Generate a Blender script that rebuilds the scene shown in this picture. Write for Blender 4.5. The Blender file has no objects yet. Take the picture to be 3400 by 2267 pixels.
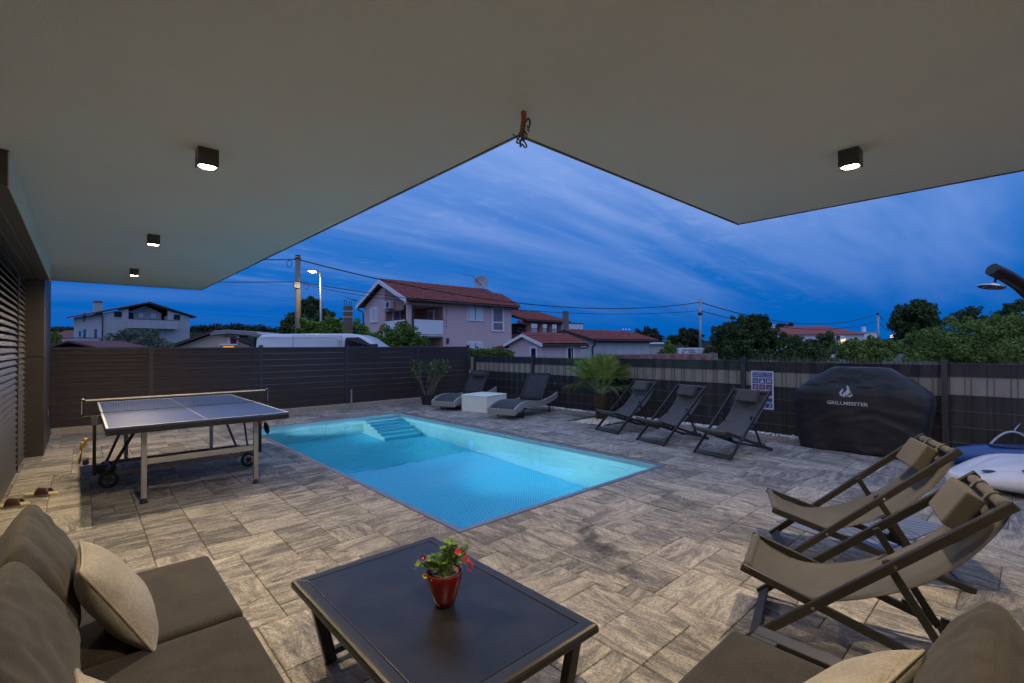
import bpy, bmesh, math, random
import numpy as np
from mathutils import Vector, Matrix
R = math.radians
SC = bpy.context.scene
COL = SC.collection
random.seed(7)

# ------------------------------------------------------------------ camera
F_PX, PITCH, ROLL, TH, CX, CY, EYE = 1577.56, .01172, .00445, .833185, 1700., 1133.5, 1.46
FW = np.array([math.cos(TH) * math.cos(PITCH), math.sin(TH) * math.cos(PITCH), math.sin(PITCH)])
RT = np.array([math.sin(TH), -math.cos(TH), 0.])
UP = np.cross(RT, FW)
cr, sr = math.cos(ROLL), math.sin(ROLL)
cam = bpy.data.cameras.new('camera')
cam.sensor_width = 36.0
cam.lens = F_PX / 3400. * 36.
cam.clip_end = 3000
cam.clip_start = .02
camo = bpy.data.objects.new('camera', cam)
COL.objects.link(camo)
r2, u2 = RT * cr - UP * sr, UP * cr + RT * sr
m = Matrix(((r2[0], u2[0], -FW[0], 0), (r2[1], u2[1], -FW[1], 0), (r2[2], u2[2], -FW[2], EYE), (0, 0, 0, 1)))
camo.matrix_world = m
SC.camera = camo

# ------------------------------------------------------------------ world
world = bpy.data.worlds.new('World')
SC.world = world
world.use_nodes = True
def build_world():
    nt = world.node_tree
    nt.nodes.clear()
    N, L = nt.nodes.new, nt.links.new
    tc = N('ShaderNodeTexCoord')
    sep = N('ShaderNodeSeparateXYZ'); L(tc.outputs['Generated'], sep.inputs[0])
    ramp = N('ShaderNodeValToRGB'); L(sep.outputs['Z'], ramp.inputs[0])
    els = [(0.0, (.0, .108, .46)), (.08, (.001, .122, .50)), (.17, (.012, .155, .56)), (.27, (.05, .20, .62)), (.40, (.15, .315, .75)), (.62, (.27, .42, .85)), (1.0, (.50, .62, 1.0))]
    e = ramp.color_ramp.elements
    e[0].position, e[0].color = els[0][0], (*els[0][1], 1)
    e[1].position, e[1].color = els[-1][0], (*els[-1][1], 1)
    for p, c in els[1:-1]:
        k = e.new(p); k.color = (*c, 1)
    # clouds on a flat layer high above
    ad = N('ShaderNodeMath'); ad.operation = 'ADD'; ad.inputs[1].default_value = .12; L(sep.outputs['Z'], ad.inputs[0])
    mx = N('ShaderNodeMath'); mx.operation = 'MAXIMUM'; mx.inputs[1].default_value = .05; L(ad.outputs[0], mx.inputs[0])
    dv = N('ShaderNodeVectorMath'); dv.operation = 'DIVIDE'
    cmb = N('ShaderNodeCombineXYZ')
    for i in range(3): L(mx.outputs[0], cmb.inputs[i])
    L(tc.outputs['Generated'], dv.inputs[0]); L(cmb.outputs[0], dv.inputs[1])
    def layer(rot, sc, scale, det, lo, hi, dist):
        mp = N('ShaderNodeMapping'); mp.inputs['Rotation'].default_value = (0, 0, rot); mp.inputs['Scale'].default_value = sc
        L(dv.outputs[0], mp.inputs[0])
        nz = N('ShaderNodeTexNoise'); nz.inputs['Scale'].default_value = scale; nz.inputs['Detail'].default_value = det
        nz.inputs['Distortion'].default_value = dist; nz.inputs['Roughness'].default_value = .58
        L(mp.outputs[0], nz.inputs['Vector'])
        mr = N('ShaderNodeMapRange'); mr.inputs['From Min'].default_value = lo; mr.inputs['From Max'].default_value = hi
        mr.interpolation_type = 'SMOOTHSTEP'
        L(nz.outputs['Fac'], mr.inputs['Value'])
        return mr.outputs[0]
    a = layer(R(35), (.22, 1.25, 1), 1.05, 4.5, .42, .74, .3)
    b = layer(R(35), (.8, 1.5, 1), 8, 2.5, .46, .90, .3)
    msk = layer(R(40), (.8, .8, 1), .9, 2, .45, .62, .1)
    mu = N('ShaderNodeMath'); mu.operation = 'MULTIPLY'; L(b, mu.inputs[0]); L(msk, mu.inputs[1])
    m2 = N('ShaderNodeMath'); m2.operation = 'MULTIPLY_ADD'; m2.inputs[1].default_value = .30; L(mu.outputs[0], m2.inputs[0])
    m3 = N('ShaderNodeMath'); m3.operation = 'MULTIPLY'; m3.inputs[1].default_value = .58; L(a, m3.inputs[0])
    L(m3.outputs[0], m2.inputs[2])
    fade = N('ShaderNodeMapRange'); fade.inputs['From Min'].default_value = .03; fade.inputs['From Max'].default_value = .27
    L(sep.outputs['Z'], fade.inputs['Value'])
    m4 = N('ShaderNodeMath'); m4.operation = 'MULTIPLY'; L(m2.outputs[0], m4.inputs[0]); L(fade.outputs[0], m4.inputs[1])
    mix = N('ShaderNodeMixRGB'); mix.inputs[2].default_value = (.32, .45, .86, 1)
    L(m4.outputs[0], mix.inputs[0]); L(ramp.outputs[0], mix.inputs[1])
    bg = N('ShaderNodeBackground'); bg.inputs['Strength'].default_value = 1.0
    L(mix.outputs[0], bg.inputs[0])
    out = N('ShaderNodeOutputWorld'); L(bg.outputs[0], out.inputs[0])
build_world()
SC.view_settings.view_transform = 'Standard'
SC.view_settings.look = 'None'
SC.view_settings.exposure = 0.0
SC.view_settings.gamma = 1.0
SC.view_settings.use_curve_mapping = False
SC.render.engine = 'CYCLES'
cy = SC.cycles
cy.use_denoising = True
cy.max_bounces = 10; cy.diffuse_bounces = 4; cy.glossy_bounces = 5; cy.transmission_bounces = 8; cy.transparent_max_bounces = 8
cy.sample_clamp_indirect = 4.0
cy.blur_glossy = 0.6
WARM = (1.0, .76, .47)

# very soft, dim fill sun added to brighten the facades, as western afterglow would
_s = bpy.data.lights.new('facade_fill_sun', 'SUN'); _s.energy = .55; _s.angle = R(70); _s.color = (.80, .76, 1.0)
_so = bpy.data.objects.new('facade_fill_sun', _s); COL.objects.link(_so)
_so.rotation_euler = Vector((FW[0] * .9, FW[1] * .9, -.42)).to_track_quat('-Z', 'Y').to_euler()

def point_lamp(name, loc, power, color, kind='SPOT', size=.04, cone=150, blend=.5, direction=(0, 0, -1)):
    l = bpy.data.lights.new(name, kind)
    l.energy = power; l.color = color
    if kind == 'SPOT':
        l.spot_size = R(cone); l.spot_blend = blend; l.shadow_soft_size = size
    elif kind == 'AREA':
        l.shape = 'DISK'; l.size = size
    else:
        l.shadow_soft_size = size
    o = bpy.data.objects.new(name, l)
    o.location = loc
    o.rotation_euler = Vector(direction).to_track_quat('-Z', 'Y').to_euler()
    COL.objects.link(o)
    return o

# ------------------------------------------------------------------ seeing helpers: turn a direction of sight into a real place
K = 1.4456
def zr(ox, oy, s): return lambda x, y: (ox + x / s, oy + y / s)
def D(x, y): return (x * K, y * K)
def ray(sx, sy):
    x, y = sx - CX, sy - CY
    x, y = cr * x - sr * y, sr * x + cr * y
    return RT * x / F_PX - UP * y / F_PX + FW
O3 = np.array([0, 0, EYE])
def gp(sx, sy, z=0.):
    d = ray(sx, sy); return O3 + d * ((z - EYE) / d[2])
def at(sx, sy, depth): return O3 + ray(sx, sy) * depth
def project(p):
    d = np.asarray(p, float) - O3
    x, y, z = d @ RT, d @ UP, d @ FW
    if z < .05: return None
    x, y = F_PX * x / z, -F_PX * y / z
    return CX + cr * x + sr * y, CY - sr * x + cr * y
class Frame:
    """a local frame standing on the ground: x along the front wall, y to the back"""
    def __init__(s, origin, ang):
        s.o = np.array([origin[0], origin[1], 0.]); s.a = ang
        s.X = np.array([math.cos(ang), math.sin(ang), 0]); s.Y = np.array([-math.sin(ang), math.cos(ang), 0])
    def hit(s, q, pt, n):
        d = ray(*q); t = ((pt - O3) @ n) / (d @ n); return O3 + d * t
    def front(s, q, y=0.):
        h = s.hit(q, s.o + s.Y * y, s.Y); return float((h - s.o) @ s.X), float(h[2])
    def side(s, q, x=0.):
        h = s.hit(q, s.o + s.X * x, s.X); return float((h - s.o) @ s.Y), float(h[2])

# ------------------------------------------------------------------ materials
MATS = {}
def mat(name, color, rough=.6, metal=0., var=.12, vscale=6., bump=0., bscale=60., spec=.5, color2=None, emit=None, estr=0., island=0., coord='Object', sheen=0., stretch=None, coat=0.):
    if name in MATS: return MATS[name]
    m = bpy.data.materials.new(name); MATS[name] = m
    m.use_nodes = True
    nt = m.node_tree; N, L = nt.nodes.new, nt.links.new
    p = nt.nodes['Principled BSDF']
    p.inputs['Roughness'].default_value = rough; p.inputs['Metallic'].default_value = metal
    p.inputs['Specular IOR Level'].default_value = spec
    if sheen: p.inputs['Sheen Weight'].default_value = sheen
    if coat: p.inputs['Coat Weight'].default_value = coat
    tc = N('ShaderNodeTexCoord')
    src = tc.outputs[coord]
    if stretch:
        mp = N('ShaderNodeMapping'); mp.inputs['Scale'].default_value = stretch; L(src, mp.inputs[0]); src = mp.outputs[0]
    nz = N('ShaderNodeTexNoise'); nz.inputs['Scale'].default_value = vscale; nz.inputs['Detail'].default_value = 5; nz.inputs['Roughness'].default_value = .65
    L(src, nz.inputs['Vector'])
    mr = N('ShaderNodeMapRange'); mr.inputs['From Min'].default_value = .3; mr.inputs['From Max'].default_value = .7
    L(nz.outputs['Fac'], mr.inputs['Value'])
    mix = N('ShaderNodeMixRGB'); L(mr.outputs[0], mix.inputs[0])
    if color2 is None:
        mix.inputs[1].default_value = (*[c * (1 - var) for c in color], 1); mix.inputs[2].default_value = (*[min(1, c * (1 + var)) for c in color], 1)
    else:
        mix.inputs[1].default_value = (*color, 1); mix.inputs[2].default_value = (*color2, 1)
    csock = mix.outputs[0]
    if island:
        g = N('ShaderNodeNewGeometry')
        mr2 = N('ShaderNodeMapRange'); mr2.inputs['To Min'].default_value = 1 - island; mr2.inputs['To Max'].default_value = 1 + island
        L(g.outputs['Random Per Island'], mr2.inputs['Value'])
        hs = N('ShaderNodeHueSaturation'); L(csock, hs.inputs['Color']); L(mr2.outputs[0], hs.inputs['Value'])
        csock = hs.outputs[0]
    L(csock, p.inputs['Base Color'])
    if bump:
        bn = N('ShaderNodeTexNoise'); bn.inputs['Scale'].default_value = bscale; bn.inputs['Detail'].default_value = 3; L(src, bn.inputs['Vector'])
        b = N('ShaderNodeBump'); b.inputs['Strength'].default_value = bump; b.inputs['Distance'].default_value = .01
        L(bn.outputs['Fac'], b.inputs['Height']); L(b.outputs[0], p.inputs['Normal'])
    if emit:
        p.inputs['Emission Color'].default_value = (*emit, 1); p.inputs['Emission Strength'].default_value = estr
    return m

def fabric(name, color, scale=420., var=.18, rough=.85):
    """woven cloth: two crossing wave patterns for the threads"""
    if name in MATS: return MATS[name]
    m = bpy.data.materials.new(name); MATS[name] = m
    m.use_nodes = True
    nt = m.node_tree; N, L = nt.nodes.new, nt.links.new
    p = nt.nodes['Principled BSDF']; p.inputs['Roughness'].default_value = rough; p.inputs['Sheen Weight'].default_value = .08
    tc = N('ShaderNodeTexCoord')
    def wave(d):
        w = N('ShaderNodeTexWave'); w.wave_type = 'BANDS'; w.bands_direction = d; w.inputs['Scale'].default_value = scale / 4; w.inputs['Distortion'].default_value = 1.2
        w.inputs['Detail'].default_value = 1
        L(tc.outputs['Object'], w.inputs['Vector']); return w.outputs['Fac']
    a, b, c = wave('X'), wave('Y'), wave('Z')
    mn = N('ShaderNodeMath'); mn.operation = 'MULTIPLY'; L(a, mn.inputs[0]); L(b, mn.inputs[1])
    mn2 = N('ShaderNodeMath'); mn2.operation = 'ADD'; L(mn.outputs[0], mn2.inputs[0]); L(c, mn2.inputs[1])
    nz = N('ShaderNodeTexNoise'); nz.inputs['Scale'].default_value = 9; nz.inputs['Detail'].default_value = 5; L(tc.outputs['Object'], nz.inputs['Vector'])
    n2 = N('ShaderNodeTexNoise'); n2.inputs['Scale'].default_value = scale * .42; n2.inputs['Detail'].default_value = 2; L(tc.outputs['Object'], n2.inputs['Vector'])
    av = N('ShaderNodeMath'); av.operation = 'ADD'; L(nz.outputs['Fac'], av.inputs[0]); L(n2.outputs['Fac'], av.inputs[1])
    mr = N('ShaderNodeMapRange'); mr.inputs['From Min'].default_value = .82; mr.inputs['From Max'].default_value = 1.18; L(av.outputs[0], mr.inputs['Value'])
    mix = N('ShaderNodeMixRGB'); mix.inputs[1].default_value = (*[k * (1 - var) for k in color], 1); mix.inputs[2].default_value = (*[k * (1 + var) for k in color], 1)
    L(mr.outputs[0], mix.inputs[0]); L(mix.outputs[0], p.inputs['Base Color'])
    bp = N('ShaderNodeBump'); bp.inputs['Strength'].default_value = .35; bp.inputs['Distance'].default_value = .002
    L(mn2.outputs[0], bp.inputs['Height']); L(bp.outputs[0], p.inputs['Normal'])
    return m

# ------------------------------------------------------------------ mesh building
class MB:
    def __init__(s): s.v, s.f, s.uv = [], [], None
    def add(s, vs, fs):
        n = len(s.v); s.v.extend([tuple(map(float, p)) for p in vs]); s.f.extend([tuple(i + n for i in f) for f in fs]); return s
    def box(s, x0, x1, y0, y1, z0, z1):
        return s.add([(x0, y0, z0), (x1, y0, z0), (x1, y1, z0), (x0, y1, z0), (x0, y0, z1), (x1, y0, z1), (x1, y1, z1), (x0, y1, z1)],
                     [(0, 3, 2, 1), (4, 5, 6, 7), (0, 1, 5, 4), (1, 2, 6, 5), (2, 3, 7, 6), (3, 0, 4, 7)])
    def obox(s, c, ax, ay, az):
        c, ax, ay, az = map(np.asarray, (c, ax, ay, az))
        P = [c + sx * ax + sy * ay + sz * az for sz in (-1, 1) for sx, sy in ((-1, -1), (1, -1), (1, 1), (-1, 1))]
        return s.add(P, [(0, 3, 2, 1), (4, 5, 6, 7), (0, 1, 5, 4), (1, 2, 6, 5), (2, 3, 7, 6), (3, 0, 4, 7)])
    def beam(s, a, b, w, h, up=(0, 0, 1)):
        a, b = np.asarray(a, float), np.asarray(b, float)
        d = b - a; l = np.linalg.norm(d); d /= l
        up = np.asarray(up, float)
        sd = np.cross(d, up); sd /= np.linalg.norm(sd); u = np.cross(sd, d)
        return s.obox((a + b) / 2, d * l / 2, sd * w / 2, u * h / 2)
    def tube(s, pts, r, n=8, caps=True, closed=False, flat=None):
        pts = [np.asarray(p, float) for p in pts]
        m = len(pts)
        rs = r if hasattr(r, '__len__') else [r] * m
        ref = None; rings = []
        for i, p in enumerate(pts):
            if closed: t = pts[(i + 1) % m] - pts[i - 1]
            else: t = pts[min(i + 1, m - 1)] - pts[max(i - 1, 0)]
            t = t / (np.linalg.norm(t) + 1e-12)
            if ref is None:
                ref = np.array([0, 0, 1.]) if abs(t[2]) < .9 else np.array([1., 0, 0])
            sd = np.cross(t, ref); sd /= np.linalg.norm(sd) + 1e-12
            u = np.cross(sd, t); ref = u
            fx, fy = flat if flat else (1, 1)
            rings.append([p + rs[i] * (math.cos(2 * math.pi * k / n) * sd * fx + math.sin(2 * math.pi * k / n) * u * fy) for k in range(n)])
        vs = [q for g in rings for q in g]; fs = []
        for i in range(m if closed else m - 1):
            j = (i + 1) % m
            for k in range(n):
                l = (k + 1) % n
                fs.append((i * n + k, i * n + l, j * n + l, j * n + k))
        if caps and not closed:
            fs.append(tuple(range(n))[::-1]); fs.append(tuple((m - 1) * n + k for k in range(n)))
        return s.add(vs, fs)
    def lathe(s, prof, n=24, c=(0, 0, 0)):
        vs, fs = [], []
        for r, z in prof:
            for k in range(n):
                a = 2 * math.pi * k / n; vs.append((c[0] + r * math.cos(a), c[1] + r * math.sin(a), c[2] + z))
        for i in range(len(prof) - 1):
            for k in range(n):
                l = (k + 1) % n; fs.append((i * n + k, i * n + l, (i + 1) * n + l, (i + 1) * n + k))
        return s.add(vs, fs)
    def prism(s, poly, fn0, fn1):
        n = len(poly)
        return s.add([fn0(*p) for p in poly] + [fn1(*p) for p in poly],
                     [tuple(range(n))[::-1], tuple(range(n, 2 * n))] + [(i, (i + 1) % n, n + (i + 1) % n, n + i) for i in range(n)])
    def grid(s, fn, nu, nv):
        vs = [fn(i / nu, j / nv) for j in range(nv + 1) for i in range(nu + 1)]
        fs = [(j * (nu + 1) + i, j * (nu + 1) + i + 1, (j + 1) * (nu + 1) + i + 1, (j + 1) * (nu + 1) + i) for j in range(nv) for i in range(nu)]
        return s.add(vs, fs)
    def mesh(s, name, material, smooth=False):
        me = bpy.data.meshes.new(name)
        me.from_pydata(s.v, [], s.f); me.update()
        if material: me.materials.append(material)
        if smooth: me.polygons.foreach_set('use_smooth', [True] * len(me.polygons))
        return me
    def build(s, name, material, parent=None, smooth=False, bevel=0., seg=2, sub=0, solid=0., org=None, fix=False, angle=40):
        if org is not None: s.v = [(a - org[0], b - org[1], c - org[2]) for a, b, c in s.v]
        me = s.mesh(name, material, smooth)
        if fix:
            bm = bmesh.new(); bm.from_mesh(me); bmesh.ops.recalc_face_normals(bm, faces=bm.faces); bm.to_mesh(me); bm.free()
        o = bpy.data.objects.new(name, me); COL.objects.link(o)
        if parent is not None: o.parent = parent
        if solid:
            md = o.modifiers.new('solid', 'SOLIDIFY'); md.thickness = solid; md.offset = 0
        if bevel:
            md = o.modifiers.new('bevel', 'BEVEL'); md.width = bevel; md.segments = seg; md.limit_method = 'ANGLE'; md.angle_limit = R(angle)
        if sub:
            md = o.modifiers.new('sub', 'SUBSURF'); md.levels = sub; md.render_levels = sub
        return o

def tag(o, label, cat, group=None):
    o['label'] = label; o['category'] = cat
    if group: o['group'] = group
    return o
def thing(name, loc, label, cat, group=None, rot=0.):
    o = bpy.data.objects.new(name, None); COL.objects.link(o)
    o.empty_display_size = .1
    o.location = loc; o.rotation_euler = (0, 0, rot)
    return tag(o, label, cat, group)
def structure(o): o['kind'] = 'structure'; return o
def stuff(o): o['kind'] = 'stuff'; return o
def copy_tree(o, parent=None):
    c = o.copy(); COL.objects.link(c)
    if parent is not None: c.parent = parent
    for ch in list(o.children): copy_tree(ch, c)
    return c
def text_mesh(txt, size, bold=0., align='CENTER', ext=.001, space=1.):
    cu = bpy.data.curves.new('txt', 'FONT'); cu.body = txt; cu.size = size; cu.align_x = align; cu.align_y = 'CENTER'
    cu.extrude = ext; cu.offset = bold; cu.space_character = space; cu.resolution_u = 2
    o = bpy.data.objects.new('txt', cu); COL.objects.link(o)
    dg = bpy.context.evaluated_depsgraph_get(); me = bpy.data.meshes.new_from_object(o.evaluated_get(dg))
    COL.objects.unlink(o); bpy.data.objects.remove(o)
    v = [tuple(x.co) for x in me.vertices]; f = [tuple(p.vertices) for p in me.polygons]
    bpy.data.meshes.remove(me)
    return v, f
def place_text(mb, txt, size, origin, ex, ey, ez, bold=0., ext=.001, align='CENTER', width=None):
    v, f = text_mesh(txt, size, bold, align, ext)
    k = 1.
    if width:
        xs = [p[0] for p in v]; k = width / (max(xs) - min(xs))
    o, ex, ey, ez = map(np.asarray, (origin, ex, ey, ez))
    mb.add([o + ex * p[0] * k + ey * p[1] + ez * p[2] for p in v], f)
def lerp(a, b, t): return a + (b - a) * t
def smooth(t): t = max(0., min(1., t)); return t * t * (3 - 2 * t)
def spline(pts, n):
    """Catmull-Rom through the points"""
    P = [np.asarray(p, float) for p in pts]; P = [2 * P[0] - P[1]] + P + [2 * P[-1] - P[-2]]
    out = []
    for i in range(1, len(P) - 2):
        for k in range(n):
            t = k / n; a, b, c, d = P[i - 1:i + 3]
            out.append(.5 * (2 * b + (c - a) * t + (2 * a - 5 * b + 4 * c - d) * t * t + (3 * b - 3 * c + d - a) * t ** 3))
    out.append(P[-2]); return out

# ================================================================== GROUND
def ground_z(x, y):
    return -.12 - .8 * smooth((x - .3 * (y - 12) - 8.6) / 9.)
TX0, TX1, TY0, TY1 = -.62, 8.42, -.62, 11.42        # the terrace plot
PX0, PX1, PY0, PY1 = 2.217, 5.315, 3.06, 9.60       # outer edge of the pool rim
def build_ground():
    def axis(a, b):
        v = [a, b] + list(np.arange(a + 1, b - .5, 1.))
        s = 1.
        p = b
        while p < 900: p += s; s *= 1.25; v.append(p)
        s = 1.; p = a
        while p > -700: p -= s; s *= 1.25; v.append(p)
        return sorted(v)
    xs, ys = axis(TX0, TX1), axis(TY0, TY1)
    mb = MB(); idx = {}
    for j, y in enumerate(ys):
        for i, x in enumerate(xs):
            idx[i, j] = len(mb.v); mb.v.append((x, y, ground_z(x, y)))
    for j in range(len(ys) - 1):
        for i in range(len(xs) - 1):
            if TX0 - .01 <= xs[i] < TX1 - .01 and TY0 - .01 <= ys[j] < TY1 - .01: continue
            mb.f.append((idx[i, j], idx[i + 1, j], idx[i + 1, j + 1], idx[i, j + 1]))
    structure(mb.build('ground', mat('grass_ground', (.035, .06, .02), .9, color2=(.09, .085, .05), vscale=.8, bump=.4, bscale=8), smooth=True))
build_ground()

# ================================================================== TERRACE AND ITS PAVERS
def paver_material():
    m = bpy.data.materials.new('concrete_paver'); m.use_nodes = True
    nt = m.node_tree; N, L = nt.nodes.new, nt.links.new
    p = nt.nodes['Principled BSDF']; p.inputs['Roughness'].default_value = .72; p.inputs['Specular IOR Level'].default_value = .35
    uv = N('ShaderNodeUVMap'); uv.uv_map = 'grain'
    oi = N('ShaderNodeObjectInfo'); ge = N('ShaderNodeNewGeometry')
    ad = N('ShaderNodeMath'); ad.operation = 'ADD'; L(oi.outputs['Random'], ad.inputs[0]); L(ge.outputs['Random Per Island'], ad.inputs[1])
    ml = N('ShaderNodeMath'); ml.operation = 'MULTIPLY'; ml.inputs[1].default_value = 173.3; L(ad.outputs[0], ml.inputs[0])
    fr = N('ShaderNodeMath'); fr.operation = 'FRACT'; m7 = N('ShaderNodeMath'); m7.operation = 'MULTIPLY'; m7.inputs[1].default_value = 7.31; L(ad.outputs[0], m7.inputs[0]); L(m7.outputs[0], fr.inputs[0])
    def layer(sx, sy, det, lo, hi, dist=.0, rough=.62):
        mp = N('ShaderNodeMapping'); mp.inputs['Scale'].default_value = (sx, sy, 1); L(uv.outputs[0], mp.inputs[0])
        nz = N('ShaderNodeTexNoise'); nz.noise_dimensions = '4D'; nz.inputs['Scale'].default_value = 1; nz.inputs['Detail'].default_value = det
        nz.inputs['Roughness'].default_value = rough; nz.inputs['Distortion'].default_value = dist
        L(mp.outputs[0], nz.inputs['Vector']); L(ml.outputs[0], nz.inputs['W'])
        mr = N('ShaderNodeMapRange'); mr.inputs['From Min'].default_value = lo; mr.inputs['From Max'].default_value = hi; L(nz.outputs['Fac'], mr.inputs['Value'])
        return mr.outputs[0]
    streak = layer(2.4, 9.5, 9, .42, .60, 1.1, .78)
    blot = layer(3.4, 7, 9, .48, .61, 1.0, .8)
    fine = layer(70, 110, 3, .32, .68)
    # streaks decide between the sandy and the grey concrete, blotches darken on top
    mixa = N('ShaderNodeMixRGB'); mixa.inputs[1].default_value = (.135, .130, .126, 1); mixa.inputs[2].default_value = (.46, .425, .365, 1)
    f13 = N('ShaderNodeMath'); f13.operation = 'MULTIPLY'; f13.inputs[1].default_value = 13.7; L(ad.outputs[0], f13.inputs[0]); ff = N('ShaderNodeMath'); ff.operation = 'FRACT'; L(f13.outputs[0], ff.inputs[0])
    sh = N('ShaderNodeMath'); sh.operation = 'MULTIPLY_ADD'; sh.inputs[1].default_value = .62; sh.inputs[2].default_value = -.30; L(ff.outputs[0], sh.inputs[0])
    s2 = N('ShaderNodeMath'); s2.operation = 'ADD'; s2.use_clamp = True; L(streak, s2.inputs[0]); L(sh.outputs[0], s2.inputs[1]); L(s2.outputs[0], mixa.inputs[0])
    mixb = N('ShaderNodeMixRGB'); mixb.inputs[2].default_value = (.075, .072, .07, 1); L(mixa.outputs[0], mixb.inputs[1])
    bl = N('ShaderNodeMath'); bl.operation = 'MULTIPLY'; L(blot, bl.inputs[0])
    th = N('ShaderNodeMapRange'); th.inputs['From Min'].default_value = .25; th.inputs['From Max'].default_value = 1.0; th.inputs['To Max'].default_value = .88; L(fr.outputs[0], th.inputs['Value'])
    L(th.outputs[0], bl.inputs[1]); L(bl.outputs[0], mixb.inputs[0])
    # old wet marks beside the pool corner
    sepp = N('ShaderNodeVectorMath'); sepp.operation = 'SUBTRACT'; sepp.inputs[1].default_value = (2.86, 2.22, 0); L(ge.outputs['Position'], sepp.inputs[0])
    rot = N('ShaderNodeVectorRotate'); rot.rotation_type = 'Z_AXIS'; rot.inputs['Angle'].default_value = R(-62); L(sepp.outputs[0], rot.inputs['Vector'])
    mp = N('ShaderNodeMapping'); mp.inputs['Scale'].default_value = (1.05, 4.6, 0); L(rot.outputs[0], mp.inputs[0])
    ln = N('ShaderNodeVectorMath'); ln.operation = 'LENGTH'; L(mp.outputs[0], ln.inputs[0])
    nz = N('ShaderNodeTexNoise'); nz.inputs['Scale'].default_value = 7.5; nz.inputs['Detail'].default_value = 9; nz.inputs['Roughness'].default_value = .72; L(ge.outputs['Position'], nz.inputs['Vector'])
    sb = N('ShaderNodeMath'); sb.operation = 'MULTIPLY_ADD'; sb.inputs[1].default_value = 2.6; L(nz.outputs['Fac'], sb.inputs[0]); L(ln.outputs['Value'], sb.inputs[2])
    st = N('ShaderNodeMapRange'); st.inputs['From Min'].default_value = 1.45; st.inputs['From Max'].default_value = 1.95; st.inputs['To Min'].default_value = .85; st.inputs['To Max'].default_value = 0; L(sb.outputs[0], st.inputs['Value'])
    mixw = N('ShaderNodeMixRGB'); mixw.inputs[2].default_value = (.035, .033, .032, 1); L(mixb.outputs[0], mixw.inputs[1]); L(st.outputs[0], mixw.inputs[0])
    # each stone a little lighter or darker, fine grain
    vv = N('ShaderNodeMapRange'); vv.inputs['To Min'].default_value = .86; vv.inputs['To Max'].default_value = 1.16; L(fr.outputs[0], vv.inputs['Value'])
    fv = N('ShaderNodeMapRange'); fv.inputs['To Min'].default_value = .55; fv.inputs['To Max'].default_value = 1.38; L(fine, fv.inputs['Value'])
    mm = N('ShaderNodeMath'); mm.operation = 'MULTIPLY'; L(vv.outputs[0], mm.inputs[0]); L(fv.outputs[0], mm.inputs[1])
    hs = N('ShaderNodeHueSaturation'); L(mixw.outputs[0], hs.inputs['Color']); L(mm.outputs[0], hs.inputs['Value'])
    L(hs.outputs[0], p.inputs['Base Color'])
    b = N('ShaderNodeBump'); b.inputs['Strength'].default_value = .35; b.inputs['Distance'].default_value = .004
    L(fine, b.inputs['Height']); L(b.outputs[0], p.inputs['Normal'])
    return m
PAVER = paver_material()
MOD = .1525
BED = (32, 15, 38, 21)      # palm bed in paver cells (x0, y0, x1, y1)
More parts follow.
